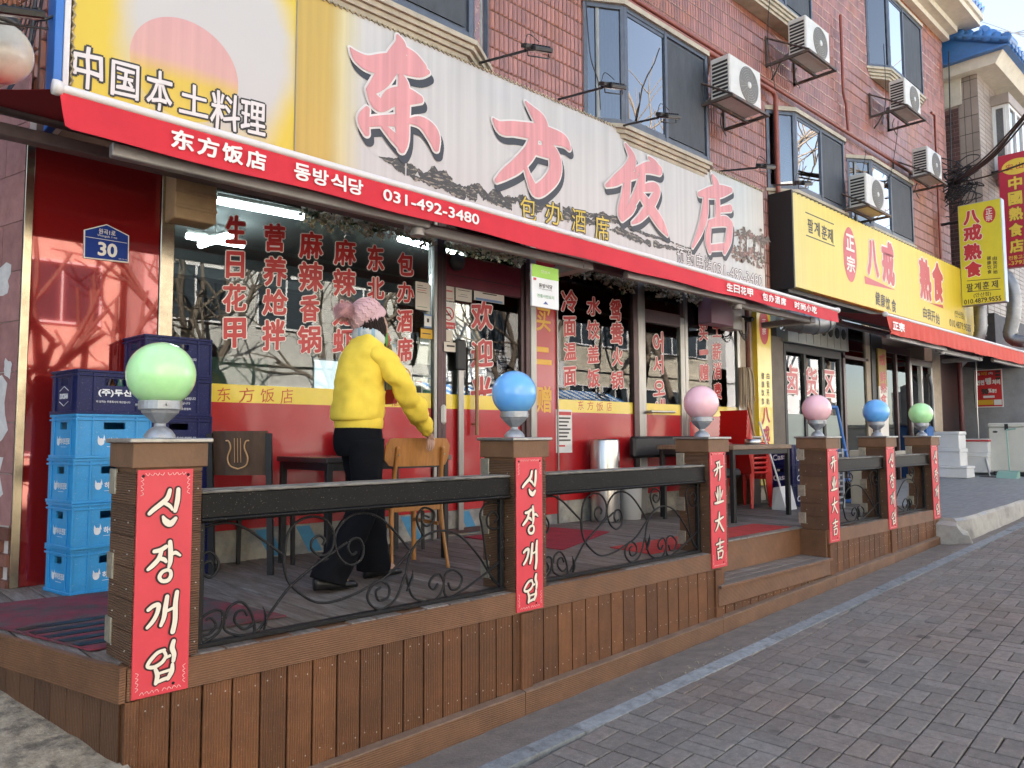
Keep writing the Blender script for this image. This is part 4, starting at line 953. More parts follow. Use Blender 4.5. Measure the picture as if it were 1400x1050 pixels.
# big brush characters
m_pinkt = print_mat('faded_pink_print', (.66,.30,.30), [(-4,(.66,.30,.30)),(4,(.66,.28,.29))], streak=.22); m_shadow = mat('print_black', (.035,.04,.05), .5); m_wh = mat('print_white', (.70,.68,.66), .5)
BIG = {
'东':[[(478,66,2),(488,79,15),(505,88,21),(525,87,24),(548,88,26),(570,96,19),(584,99,6)],[(543,50,5),(547,63,17),(541,78,24),(530,95,24),(520,110,22),(506,124,13)],[(553,68,8),(566,80,14),(578,92,10)],
      [(503,124,8),(513,140,19),(522,145,15),(535,134,22),(555,132,22),(573,136,10)],[(547,104,8),(551,118,17),(550,140,21),(549,165,21),(549,190,19),(548,204,11)],[(501,150,8),(496,165,17),(500,182,9)],[(497,168,12),(515,166,13),(540,165,15)],[(522,172,7),(538,189,13),(548,201,11)],[(558,166,6),(575,168,15),(590,183,21),(595,203,9)]],
'方':[[(718,140,3),(727,152,11),(738,166,19),(745,176,10)],[(674,164,4),(684,175,15),(700,176,17),(715,178,18),(735,181,19),(755,187,18),(770,193,14),(777,203,6)],[(730,182,13),(725,205,17),(708,225,17),(690,238,13),(678,247,6)],[(745,195,13),(757,215,19),(758,235,19),(748,251,17),(732,261,15),(723,245,9),(717,228,6)],[(728,204,12),(746,208,14)]],
'饭':[[(854.5,197.6,3.0),(863.5,216.7,12.1),(857.5,232.9,14.1),(842.4,246.0,12.1),(828.3,254.0,4.0)],[(838.3,251.0,5.0),(853.5,242.9,9.1),(868.6,239.9,7.1)],[(857.5,241.9,10.1),(854.5,267.1,13.1),(848.4,289.8,11.1),(849.4,299.4,6.0)],[(849.9,299.4,6.0),(861.5,289.3,6.6),(867.6,282.3,3.0)],[(870.1,232.9,7.1),(886.2,229.3,12.1),(899.8,232.9,11.1)],[(886.2,215.7,3.0),(893.8,223.8,8.1),(900.3,232.9,8.1)],[(877.7,232.9,9.1),(874.6,254.5,12.1),(865.6,274.7,10.1),(853.5,293.3,4.0)],[(876.1,258.1,7.1),(892.8,256.0,10.1),(897.8,262.1,9.1),(888.8,279.7,11.1),(874.6,297.4,8.1),(863.5,305.4,3.0)],[(872.6,262.1,7.1),(886.2,282.3,13.1),(901.4,304.9,13.1),(911.4,321.6,3.0)]],
'店':[[(972.9,239.9,3.0),(978.0,252.0,11.1),(979.5,260.1,5.0)],[(955.3,265.6,5.0),(969.4,263.6,11.1),(984.5,261.6,12.1),(998.6,260.1,5.0)],[(964.4,264.6,7.1),(963.3,287.3,11.1),(957.3,312.5,9.1),(946.2,337.7,3.0)],[(980.5,272.2,7.1),(980.5,297.4,10.1)],[(980.5,287.3,5.0),(997.6,284.8,7.1)],[(969.4,304.9,6.0),(966.9,327.6,9.1),(969.4,343.8,5.0)],[(969.4,305.9,7.1),(989.6,302.4,10.1),(997.6,307.5,9.1)],[(997.6,308.5,9.1),(995.1,327.6,10.1),(989.6,344.8,5.0)],[(969.4,339.2,6.0),(992.1,337.2,7.1)]]}
mb = MB()
cm = MB()
for ch, sts in BIG.items():
    W_ = []
    for st in sts:
        q = []
        for x,y,t in st:
            p = onY(x,y,SY-.006); k = (onY(x,y-5,SY).z-onY(x,y+5,SY).z)/10; kx = (onY(x+5,y,SY).x-onY(x-5,y,SY).x)/10; q.append((p.x-5.0,-(p.z-4.2),t*(k*.5+kx*.5)*.99))
        W_.append([(a+.5,b+.5,c) for a,b,c in q])
    brush(mb, W_, (5.0,SY-.004,4.2), 1, 1, layers=((.024,2,.0),(.017,1,.006),(0,0,.012)), shift=(.028,-.05,2))
mb.build('main_lettering', [m_pinkt,m_wh,m_shadow], sg)
OUT = ((.04,1,.001),(.0,0,.0028))
mb = MB()
for ch,(cx,cy,w_,h) in zip('中国本土料理',[(120,93,41,58),(171,110,38,48),(218,124,36,54),(265,137,40,42),(308,152,40,50),(346,161,34,44)]): px_char(mb,ch,cx,cy,w_,h,y=SY-.003,layers=((.062,1,.001),(.012,0,.0028)),slant=.06,warp=.05)
mb.build('white_lettering', [m_wh,mat('print_dark', (.03,.028,.025), .5)], sg); mb = MB()
for ch,(cx,cy,w_,h) in zip('预约电话',[(930,350,9.5,22),(944,354,9.5,22),(957,358,9.5,21),(968,361,9,21)]): px_char(mb,ch,cx,cy,w_,h,y=SY-.003,layers=OUT,slant=0,warp=.0)
a = onY(975,369,SY-.003); b = onY(1042,382,SY-.003); text(mb,'031-492-3480',((a.x+b.x)/2,SY-.003,(a.z+b.z)/2),b.x-a.x,.145,layers=OUT,slant=(b.z-a.z)/(b.x-a.x)*0)
mb.build('phone_lettering', [m_wh,mat('print_dark', (.03,.028,.025), .5)], sg)
mb = MB()
for ch,(cx,cy,w_,h) in zip('包办酒席',[(722,285,21,33),(757.5,292,24,31),(791,301.6,19,32),(823,312,19,34)]): px_char(mb,ch,cx,cy,w_,h,y=SY-.006,layers=OUT,slant=.05,warp=.04)
mb.build('yellow_lettering', [mat('print_yellow', (.62,.47,.06), .5),mat('print_dark', (.03,.028,.025), .5)], sg)

# ------------------------------------------------------------------ awnings
m_awn = mat('red_awning_fabric', (.62,.025,.042), .62, var=.08, vscale=3, bump=.15, bscale=300, spec=.3); m_awnd = mat('shaded_awning_underside', (.28,.012,.02), .8)  # underside colour is the awning red darkened to stand for shade
m_bar = mat('white_awning_bar', (.72,.70,.70), .35); m_arm = mat('awning_arm_grey', (.30,.285,.28), .45, .3, var=.15); m_tors = mat('awning_torsion_bar', (.17,.13,.13), .5, .2, var=.2)
m_wtx = mat('awning_lettering', (.80,.77,.75), .5)
def awning(name, label, x0, x1, zf0, zf1, zb0, zb1, drop0, drop1, yf, yb, fab, wavy=0.):
    aw = thing(name, label, 'awning', ((x0+x1)/2,(yf+yb)/2,(zf0+zb0)/2), 'shop awnings')
    n = 80; lin = lambda a,b,t: a+(b-a)*t
    mb = MB(); vs = []
    for i in range(n+1):
        t = i/n; X = lin(x0,x1,t); sag = .008*math.sin(t*math.pi*9)
        for j in range(5):
            s_ = j/4; vs.append((X-.55*s_*max(0,1-i/3), lin(yf,yb,s_), lin(lin(zf0,zf1,t),lin(zb0,zb1,t),s_)-.02*math.sin(s_*math.pi)+sag*(1-s_)))
    N_ = len(vs); vs2 = [(a,b,c+.004) for a,b,c in vs]
    f = [(i*5+j,i*5+j+1,(i+1)*5+j+1,(i+1)*5+j) for i in range(n) for j in range(4)]
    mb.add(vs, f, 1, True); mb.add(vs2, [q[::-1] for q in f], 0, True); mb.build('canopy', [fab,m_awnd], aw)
    mb = MB(); vs = []
    for i in range(n*2+1):
        t = i/n/2; X = lin(x0,x1,t)
        for j in range(5):
            s_ = j/4; yy = yf-.022-.012*s_+wavy*s_*(.6*math.sin(X*23)+.5*noise.noise(Vector((X*9,1,0))))-.03*(s_**2)*(1 if i == 0 else 0); dz = lin(drop0,drop1,t)*s_
            vs.append((X+(.02*s_ if i == 0 else 0), yy, lin(zf0,zf1,t)-.012-dz-(.006*math.sin(X*5)+wavy*.4*math.sin(X*31) if j == 4 else 0)))
    f = [(i*5+j,(i+1)*5+j,(i+1)*5+j+1,i*5+j+1) for i in range(2*n) for j in range(4)]
    mb.add(vs, [q[::-1] for q in f], 0, True); mb.add([(a,b+.004,c) for a,b,c in vs], f, 0, True); mb.build('valance', fab, aw)
    mb = MB(); mb.tube([(x0-.0,yf-.012,zf0+.004),(x1,yf-.012,zf1+.004)], .024, 0, 12); mb.build('front_bar', m_bar, aw)
    mb = MB(); mb.lathe([(.001,-.03),(.036,-.03),(.038,-.01),(.034,.012),(.024,.014)], (x0,yf-.012,zf0+.004), 0, 20, 'X'); mb.lathe([(.024,-.014),(.034,-.012),(.038,.01),(.036,.03),(.001,.03)], (x1,yf-.012,zf1+.004), 0, 20, 'X'); mb.build('end_cap', m_bar, aw)
    mb = MB(); mb.bbox((x0-.6,yb-.05,min(zb0,zb1)-.13),(x1+.05,yb+.04,min(zb0,zb1)-.06),.005); mb.tube([(x0-.3,yb,zb0),(x1,yb,zb1)],.04,0,10); mb.build('torsion_bar', m_tors, aw)
    mb = MB(); L_ = x1-x0
    for a in (.03, .52):
        X = x0+L_*a; z = lin(zf0,zf1,a)-lin(drop0,drop1,a)-.055
        mb.bbox((X,yf+.05,z),(X+L_*.235,yf+.11,z+.07),.006); mb.bbox((X+L_*.22,yf+.13,z-.015),(X+L_*.44,yf+.19,z+.055),.006); mb.lathe([(.05,-.05),(.05,.09)], (X+L_*.228,yf+.12,z), 0, 14)
        mb.bbox((X+L_*.43,yf+.12,z-.01),(X+L_*.445,yb-.03,z+.06),.006)
    mb.build('folding_arm', m_arm, aw)
    return aw
AYF = 4.1
aw1 = awning('awning', 'long bright red awning with white lettering over the terrace restaurant', .865, 9.5, 3.288, 3.176, 3.44, 3.40, .185, .142, AYF, 4.92, m_awn)
mb = MB(); TY = AYF-.04
zc = lambda X: 3.288-.112*(X-.865)/8.63-.012-.5*(.185-.043*(X-.865)/8.63)+.004
def aw_row(s_, xl, xr, y, h, bold=.02):
    n = len(s_); pts = [onY(xl+(xr-xl)*(i+.5)/n, y, TY) for i in range(n)]; a = onY(xl,y,TY).x; b = onY(xr,y,TY).x; st = (b-a)/n
    for i, ch in enumerate(s_):
        if ch != ' ': text(mb, ch, (a+st*(i+.5),TY,zc(a+st*(i+.5))), st*.86, h, layers=((bold,0,.0012),))
aw_row('东方饭店',231,366,212,.105,.035); aw_row('동방식당',400,498,252,.10,.03)
a = onY(524,275,TY).x; b = onY(655,300,TY).x; text(mb,'031-492-3480',((a+b)/2,TY,zc((a+b)/2)),b-a,.075,layers=((.025,0,.0012),),slant=-.013)
aw_row('生日花甲',993,1030,400,.085,.04); aw_row('包办酒席',1042,1075,412,.085,.04); aw_row('时尚小吃',1086,1117,423,.085,.04)
mb.build('lettering', m_wtx, aw1)
m_awn2 = mat('orange_red_awning_fabric', (.60,.055,.03), .65, var=.15, vscale=5, stretch=(6,1,1), spec=.3)
aw2 = awning('awning', 'orange red awning with wavy edge under the yellow shop sign', 11.1, 21.5, 3.30, 3.31, 3.42, 3.40, .255, .255, 4.1, 4.9, m_awn2, wavy=.014)
mb = MB(); a = onY(1221,447,4.05).x; b = onY(1237,452,4.05).x; text(mb,'正宗',((a+b)/2,4.052,3.16),(b-a),.13,layers=((.05,0,.0012),)); mb.build('lettering', m_wtx, aw2)

# ------------------------------------------------------------------ yellow fascia sign of the second shop
m_yel = print_mat('yellow_sign_print', (.70,.55,.08), [(-4.,(.66,.55,.16)),(-3.2,(.70,.56,.10)),(1.5,(.72,.56,.07)),(3.2,(.70,.51,.03)),(4.,(.66,.47,.03))], streak=.07)
m_sred = mat('sign_crimson', (.50,.035,.045), .4); m_sblk = mat('sign_ink', (.045,.035,.03), .5); m_swh = mat('sign_white', (.78,.74,.66), .5)
Y2 = 4.85
s2g = thing('fascia_sign', 'yellow fascia sign with dark red Chinese characters and black side over the meat shop', 'sign', (13.95,Y2,4.3))
mb = MB(); mb.bbox((9.97,Y2,3.66),(17.95,Y2+.1,5.0),.004); mb.build('panel', m_yel, s2g)
mb = MB(); mb.box((9.93,Y2-.006,3.64),(9.968,5.19,5.02)); mb.box((9.97,Y2+.1,3.60),(17.95,5.19,3.66)); mb.build('case', m_black, s2g)
mb = MB()
def y2(ch,cx,cy,w_,h,layers,**k): px_char(mb,ch,cx,cy,w_,h,y=Y2-.002,layers=layers,slant=k.get('slant',0),warp=k.get('warp',0))
INK = ((.02,2,.0012),)
for ch,(cx,cy) in zip('팔계훈제',[(1108,309),(1117,313),(1127,318),(1135,322)]): y2(ch,cx,cy,7.6,19,INK)
for (l,r) in (((1101,290),(1140,307)),((1102,321),(1141,337))):
    a = onY(*l,Y2); b = onY(*r,Y2); mb.box((a.x,Y2-.002,(a.z+b.z)/2-.008),(b.x,Y2-.0005,(a.z+b.z)/2+.008),2)
c = onY(1162,348,Y2); hx = (onY(1171,348,Y2).x-onY(1153,348,Y2).x)/2; hz = (onY(1162,311,Y2).z-onY(1162,385,Y2).z)/2
mb.poly([(c.x+hx*math.cos(2*math.pi*k/48)*(1+.03*math.sin(k*7)),Y2-.0022,c.z+hz*math.sin(2*math.pi*k/48)) for k in range(48)], 0)
for ch,(cx,cy) in zip('正宗',[(1162,332),(1163,361)]): y2(ch,cx,cy,11,22,((.03,1,.003),))
RED2 = ((.085,1,.001),(.045,0,.0025))
for ch,(cx,cy,w_,h) in zip('八戒熟食',[(1193,353,15,48),(1214,360,16,56),(1265,382,15,54),(1282,386,14,52)]): y2(ch,cx,cy,w_,h,RED2,warp=.03)
for pts in ([(1182,377),(1225,397),(1183,388)],[(1270,414),(1290,422),(1289,417)]):
    mb.poly([onY(x,y,Y2-.003) for x,y in pts][::-1] if False else [onY(x,y,Y2-.003) for x,y in pts], 0)
for ch,(cx,cy) in zip('健康饮食',[(1200,408),(1207,411),(1214,415),(1222,418)]): y2(ch,cx,cy,6.2,18,INK)
for ch,(cx,cy) in zip('由我开始',[(1264.5,427),(1270.5,430),(1276,433),(1282,436)]): y2(ch,cx,cy,5.2,15,INK)
def y2s(s_, l, r, h): a = onY(*l,Y2); b = onY(*r,Y2); text(mb,s_,((a.x+b.x)/2,Y2-.002,(a.z+b.z)/2),b.x-a.x,h,layers=((.01,2,.0012),))
y2s('(안산점)',(1305,428),(1318,434),.16); y2s('010.4879.9555',(1298,440),(1327,450),.14)
mb.build('lettering', [m_sred,m_swh,m_sblk], s2g)
mb = MB(); x = 9.98
while x < 17.9: mb.tube([(x,Y2-.004,4.99),(x+.05,Y2-.008,5.006)],.007,0,4); x += .13
mb.build('lacing', m_sblk, s2g)

# vertical signs that stand out from the facade
def vsign(name, label, X, y0, y1, z0, z1, t, m_face, m_side):
    s_ = thing(name, label, 'sign', (X,(y0+y1)/2,z0)); m = MB(); m.bbox((X,y0,z0),(X+t,y1,z1),.01); m.build('case', m_side, s_)
    m = MB(); m.box((X-.004,y0+.015,z0+.015),(X+.002,y1-.015,z1-.015)); m.build('face', m_face, s_)
    m = MB(); m.tube([(X+t/2,y1-.05,z1-.3),(X+t/2,5.2,z1-.3)],.03,0,8); m.tube([(X+t/2,y1-.05,z0+.4),(X+t/2,5.2,z0+.4)],.03,0,8); m.build('bracket', m_black, s_); return s_
m_yel2 = mat('yellow_lightbox_face', (.66,.60,.04), .35, var=.05); m_side = mat('sign_side_steel', (.35,.40,.47), .4, .4)
U = dict(u=(0,-1,0), v=(0,0,1))
XS = 17.2; vs1 = vsign('hanging_sign', 'yellow vertical light box sign with dark red characters standing out from the facade', XS, 4.07, 4.85, 4.22, 6.30, .2, m_yel2, m_side)
mb = MB()
def xch(m, ch, cx, cy, w_, h, X, layers, **k):
    a = onX(cx-w_/2,cy,X); b = onX(cx+w_/2,cy,X); t = onX(cx,cy-h/2,X); q = onX(cx,cy+h/2,X)
    text(m, ch, (X,(a.y+b.y)/2,(t.z+q.z)/2), a.y-b.y, t.z-q.z, layers=layers, **U, **k)
for ch,(cx,cy,w_,h) in zip('八戒熟食',[(1328,297,22,19),(1330,318,25,22),(1330,344,24,22),(1331,368,23,21)]): xch(mb,ch,cx,cy,w_,h,XS-.005,((.08,1,.001),(.045,0,.0025)))
c = onX(1352.5,293,XS-.006); ry = abs(onX(1344,293,XS).y-onX(1361,293,XS).y)/2; rz = (onX(1352,282,XS).z-onX(1352,305,XS).z)/2
mb.poly([(c.x,c.y-ry*math.cos(2*math.pi*k/32),c.z+rz*math.sin(2*math.pi*k/32)) for k in range(32)],0)
for ch,(cx,cy) in zip('正宗',[(1352,289),(1352,298)]): xch(mb,ch,cx,cy,9,8,XS-.007,((.02,1,.001),))
for s_,cx in (('健康饮食',1352),('由我开始',1360)):
    for i,ch in enumerate(s_): xch(mb,ch,cx+.3*i,353+i*6.2,6,5.4,XS-.005,((.02,2,.001),))
for ch,(cx,cy) in zip('팔계훈제',[(1326,393),(1336.5,391.5),(1348,390),(1360,388.5)]): xch(mb,ch,cx,cy,9,10.5,XS-.005,((.02,2,.001),))
for yy in (382.5,397.5):
    a = onX(1322,yy+1.6,XS-.005); b = onX(1368,yy-2.2,XS-.005); mb.add([(a.x,a.y,a.z-.007),(b.x,b.y,b.z-.007),(b.x,b.y,b.z+.007),(a.x,a.y,a.z+.007)],[(0,1,2,3)],2)
a = onX(1331,404,XS-.005); b = onX(1355,402,XS-.005); text(mb,'(안산점)',(XS-.005,(a.y+b.y)/2,(a.z+b.z)/2),a.y-b.y,.1,layers=((.015,2,.001),),**U)
a = onX(1318,412,XS-.005); b = onX(1369,408.5,XS-.005); text(mb,'010.4879.9555',(XS-.005,(a.y+b.y)/2,(a.z+b.z)/2),a.y-b.y,.095,layers=((.025,2,.001),),**U)
mb.build('lettering', [m_sred,m_swh,m_sblk], vs1)
XR = 19.15; m_crim = mat('crimson_sign_face', (.44,.02,.045), .35, var=.05); m_gold = mat('sign_gold', (.72,.52,.06), .4)
vs2 = vsign('hanging_sign', 'crimson vertical sign with yellow Chinese characters farthest along the facade', XR, 3.75, 4.56, 5.25, 7.76, .22, m_crim, m_crim)
mb = MB()
c = onX(1390,227,XR-.006); ry = abs(onX(1369,227,XR).y-onX(1411,227,XR).y)/2; rz = (onX(1390,216,XR).z-onX(1390,238,XR).z)/2
mb.poly([(c.x,c.y-ry*math.cos(2*math.pi*k/32),c.z+rz*math.sin(2*math.pi*k/32)) for k in range(32)],0)
for ch,(cx,cy) in zip('安山',[(1380,229),(1394,226)]): xch(mb,ch,cx,cy,10,9,XR-.007,((.01,1,.001),))
for ch,(cx,cy) in zip('中國熱食店',[(1388,250),(1388,271),(1389,292),(1389,314),(1390,336)]): xch(mb,ch,cx,cy,19,18,XR-.005,((.06,2,.001),(.04,0,.0025)))
a = onX(1379,352,XR-.005); b = onX(1411,350,XR-.005); text(mb,'전통고기집',(XR-.005,(a.y+b.y)/2,(a.z+b.z)/2),a.y-b.y,.09,layers=((.02,0,.001),),**U)
a = onX(1379,359.5,XR-.005); b = onX(1411,357,XR-.005); text(mb,'-3793-6',(XR-.005,(a.y+b.y)/2,(a.z+b.z)/2),a.y-b.y,.085,layers=((.02,0,.001),),**U)
mb.build('lettering', [m_gold,m_crim,m_sblk], vs2)
# narrow yellow sign between the shops
ns = thing('wall_sign', 'narrow tall yellow sign with dark red characters on the dark pier between the two shops', 'sign', (9.78,5.1,1.4))
a = onY(1036,500,5.08); b = onY(1055,500,5.08); zt = onY(1045,428,5.08).z
mb = MB(); mb.bbox((a.x,5.08,.95),(b.x,5.15,zt),.004); mb.build('panel', m_yelvin, ns)
mb = MB(); c = onY(1044.5,447,5.078); 
mb.poly([(c.x+.13*math.cos(2*math.pi*k/32),5.078,c.z+.24*math.sin(2*math.pi*k/32)) for k in range(32)],0)
for ch,(cx,cy) in zip('正宗',[(1044.5,441),(1044.5,453)]): px_char(mb,ch,cx,cy,5,9,y=5.077,layers=((.02,1,.001),))
for s_,cx in (('健康饮食',1043),('由我开始',1050)):
    for i,ch in enumerate(s_): px_char(mb,ch,cx,514+i*11.5,4,9,y=5.078,layers=((.01,2,.001),),slant=0)
for i,ch in enumerate('八戒'): px_char(mb,ch,1047,568+i*26,11,22,y=5.078,layers=((.04,0,.001),))
mb.build('lettering', [m_sred,m_swh,m_sblk], ns)
n2 = thing('wall_sign', 'narrow gold and white upright sign on the black pier of the meat shop', 'sign', (13.6,5.1,1.2))
a = onY(1201,500,5.12); b = onY(1212,500,5.12)
mb = MB(); mb.bbox((a.x,5.12,1.0),(b.x,5.145,2.45),.003,1); mb.bbox((a.x,5.12,2.45),(b.x,5.145,3.1),.003,0); mb.build('panel', [mat('sign_ochre', (.40,.26,.06), .5), m_swh], n2)
mb = MB()
for ch,(cx,cy) in zip('鲜熟食',[(1207,515),(1208,530),(1208,546)]): px_char(mb,ch,cx,cy,8,15,y=5.118,layers=((.03,0,.001),))
px_char(mb,'戒',1206,492,8,16,y=5.118,layers=((.03,0,.001),)); mb.build('lettering', [m_sred], n2)
# blue address plate
ad = thing('address_plate', 'blue pentagonal house number plate with white 30 on the red stone pier', 'sign', (1.42,5.18,2.65))
q = [onY(x,y,5.175) for x,y in ((114.5,352.5),(176,359.5),(176.5,322),(146,306.5),(115,314))]
cx = sum(p.x for p in q)/5; cz_ = sum(p.z for p in q)/5
mb = MB(); mb.prism(q, (0,.012,0), 0); mb.prism([Vector((cx+(p.x-cx)*.95,5.1735,cz_+(p.z-cz_)*.94)) for p in q], (0,.0012,0), 1); mb.build('plate', [m_swh, mat('plate_blue', (.008,.035,.22), .55, spec=.2)], ad)
mb = MB(); A1 = ((.0,0,.001),)
def adt(s_, l, r, h, bold=0.): a = onY(*l,5.1725); b = onY(*r,5.1725); text(mb,s_,((a.x+b.x)/2,5.1725,(a.z+b.z)/2),b.x-a.x,h,layers=((bold,0,.0006),))
adt('원곡1로',(135,317),(158,318),.034,.012); adt('Wongok 1-ro',(133,322.6),(160,325),.018); adt('30',(134,341),(160,342),.085,.03); adt('안산시',(162,354),(173,355),.009)
a = onY(117,324.5,5.1725); b = onY(174,331.5,5.1725); mb.box((a.x,5.172,(a.z+b.z)/2-.0015),(b.x,5.1728,(a.z+b.z)/2+.0015)); mb.build('lettering', m_swh, ad)
# green and white certificate sign
gs = thing('certificate_sign', 'green topped white certificate board with Korean lettering hung under the awning edge', 'sign', (4.4,4.26,2.75))
Yg = 4.26; A_, B_ = onY(727,391,Yg), onY(764,396,Yg); zt = onY(745,364,Yg).z; zb = onY(745,421,Yg).z
mb = MB(); mb.bbox((A_.x,Yg,zb),(B_.x,Yg+.02,zt),.003,0); zg = zt-(zt-zb)*.30; mb.box((A_.x+.002,Yg-.0012,zg),(B_.x-.002,Yg-.0002,zt-.002),1); mb.build('board', [mat('board_white', (.74,.76,.78), .3), mat('board_green', (.27,.56,.03), .3)], gs)
mb = MB(); cxm = (A_.x+B_.x)/2; ww = B_.x-A_.x; hh = zt-zb
text(mb,'동방식당',(cxm,Yg-.0015,zb+hh*.52),ww*.5,hh*.10,layers=((.03,0,.0004),)); text(mb,'Dongbangsikdang',(cxm,Yg-.0015,zb+hh*.44),ww*.48,hh*.035,layers=((.0,0,.0004),)); text(mb,'전통사천요리',(cxm,Yg-.0015,zb+hh*.27),ww*.62,hh*.085,layers=((.01,1,.0004),)); text(mb,'안산시',(cxm,Yg-.0015,zb+hh*.86),ww*.32,hh*.06,layers=((.0,2,.0004),)); mb.box((A_.x+ww*.06,Yg-.0016,zb+hh*.62),(A_.x+ww*.16,Yg-.0006,zb+hh*.68),3)
mb.poly([(cxm-.03,Yg-.0016,zb+.03),(cxm+.03,Yg-.0016,zb+.03),(cxm,Yg-.0016,zb+.055)],4)
mb.build('lettering', [m_sblk, mat('ink_green', (.06,.30,.08), .5), m_swh, m_sred, mat('ink_blue', (.05,.1,.3), .5)], gs)
# tall red 'buy one get one' poster
pt = thing('poster', 'tall red poster with yellow Chinese characters on the panel between door and window', 'poster', (5.36,5.18,2.3))
a = onY(727,500,5.185); b = onY(758,500,5.185)
mb = MB(); mb.box((a.x+.01,5.183,1.25),(b.x-.01,5.187,3.06),0); mb.build('sheet', mat('poster_red', (.42,.02,.02), .3, coat=.4), pt)
mb = MB()
for ch,(cx,cy,w_,h) in zip('买一赠',[(743,437,19,32),(743,495,22,7),(743.5,546,20,36)]): px_char(mb,ch,cx,cy,w_,h,y=5.182,layers=((.018,0,.001),),slant=0,warp=0)
px_char(mb,'一',742,478,16,7,y=5.182,layers=((.018,0,.001),),slant=0)
mb.build('lettering', [mat('poster_yellow', (.75,.42,.03), .4)], pt)
# ================================================================== ACROSS THE STREET (seen in the glass) AND NEXT DOOR
m_op = mat('cream_plaster', (.50,.45,.36), .85, var=.15, vscale=2); m_op2 = mat('pale_grey_plaster', (.46,.44,.41), .85, var=.15, vscale=2)
m_opw = mat('opposite_window', (.04,.05,.06), .1)
def opposite(name, label, x0, x1, y, h, m_, nwin, z0):
    b = thing(name, label, 'building', ((x0+x1)/2, y-3, 0)); m = MB(); m.box((x0,y-8,-.5),(x1,y,h)); m.box((x0-.15,y-8,h),(x1+.15,y+.2,h+.35)); 
    for k in range(1,4): m.box((x0,y,k*2.9+z0),(x1,y+.08,k*2.9+z0+.16))
    m.build('wall', m_, b)
    st = (x1-x0)/nwin
    for k in range(3):
        for i in range(nwin):
            X = x0+st*(i+.5); zz = z0+k*2.9+1.0
            if zz+1.3 > h: continue
            m = MB(); m.box((X-.8,y+.002,zz-.05),(X+.8,y+.06,zz)); m.box((X-.8,y+.002,zz+1.3),(X+.8,y+.06,zz+1.35)); m.box((X-.8,y+.002,zz),(X-.75,y+.06,zz+1.3)); m.box((X+.75,y+.002,zz),(X+.8,y+.06,zz+1.3)); m.box((X-.02,y+.003,zz),(X+.02,y+.05,zz+1.3))
            f = m.build('window', m_bar, b); m = MB(); m.box((X-.75,y-.01,zz),(X+.75,y+.02,zz+1.3)); m.build('pane', m_opw, f)
    return b
opposite('opposite_building', 'cream plastered building across the street reflected in the shop windows', -6.5, 5.4, -8.6, 9.2, m_op, 5, .3)
opposite('opposite_building', 'pale grey plastered building across the street with a striped shop awning', 5.8, 20, -8.2, 7.4, m_op2, 6, .6)
opposite('opposite_building', 'low cream building farther up across the street', 20.4, 30, -8.4, 6.6, m_op, 5, 1.2)
opposite('opposite_building', 'tall white building at the upper end of the street opposite', 31.5, 44, -8.4, 12.5, m_bar, 4, 1.2)
st = thing('striped_awning', 'blue and white striped shop awning across the street', 'awning', (18,-7.5,3)); m = MB()
for k in range(44): x = 13.5+k*.2; m.hexa([Vector(p) for p in [(x,-8.1,3.25),(x+.2,-8.1,3.25),(x+.2,-6.6,2.65),(x,-6.6,2.65),(x,-8.1,3.27),(x+.2,-8.1,3.27),(x+.2,-6.6,2.67),(x,-6.6,2.67)]],k%2); m.box((x,-6.6,2.35),(x+.2,-6.59,2.66),k%2)
m.build('canopy', [m_bar, mat('stripe_blue', (.05,.2,.5), .7)], st)
sgn = thing('shop_board', 'white board with outlined Chinese characters across the street', 'sign', (7,-8,4)); m = MB(); m.box((14,-8.12,3.35),(20,-8.02,4.3)); m.build('panel', m_bar, sgn)
m = MB()
for i, ch in enumerate('天天国食品'): text(m, ch, (19.2-i*1.05,-8.015,3.83), .8, .75, u=(-1,0,0), layers=((.03,1,.001),(-.012,0,.003)))
m.build('lettering', [m_bar, m_black], sgn)
m_bark = mat('tree_bark', (.13,.10,.075), .9, var=.4, vscale=14, bump=.5, bscale=30)
def bare_tree(x, y, h, seed, label):
    rng = random.Random(seed); t = thing('bare_tree', label, 'tree', (x,y,gz(x)), 'bare street trees across the street'); tr = MB(); cr = MB()
    def grow(p, d, L_, r, lvl, m_):
        pts = [p]; q = p.copy(); dd = d.copy()
        for k in range(4):
            dd = (dd+Vector((rng.gauss(0,.13),rng.gauss(0,.13),rng.gauss(.03,.08)))).normalized(); q = q+dd*L_/4; pts.append(q.copy())
        m_.tube(pts, [r*(1-.35*i/4) for i in range(5)], 0, 7 if lvl < 2 else 4, smooth=True)
        if lvl < (2 if h < 7.2 else 4):
            for k in range(3 if lvl else 4):
                i = rng.choice((2,3,4)); nd = (dd+Vector((rng.gauss(0,.6),rng.gauss(0,.6),rng.gauss(.15,.3)))).normalized(); grow(pts[i], nd, L_*rng.uniform(.55,.8), r*.62, lvl+1, cr)
    grow(Vector((x,y,gz(x)-.1)), Vector((rng.gauss(0,.08),0,1)), h*.42, .13, 0, tr)
    tr.build('trunk', m_bark, t); cr.build('branches', m_bark, t)
for i, (x,y,h) in enumerate(((-1.2,-5.2,7.5),(2.45,-4.3,6.6),(3.75,-4.6,7.),(6.0,-5.4,8),(9.5,-5.2,7.5),(13.5,-5.4,9),(19.5,-4.6,17),(22.8,-5.0,17.5),(31.5,-4.8,17),(35,-5,17))):
    bare_tree(x,y,h,i+3,'bare branched street tree number %s along the far kerb' % ('one two three four five six seven eight nine ten'.split()[i]))

lb = thing('alley_sun_blocker', 'tall plain grey building on the other side of the alley', 'building', (-10,10,0)); mb = MB(); mb.box((-24,5.4,-1),(-1.75,17,11.5)); mb.build('wall', m_op2, lb)  # unseen block added to stop sun coming through the alley
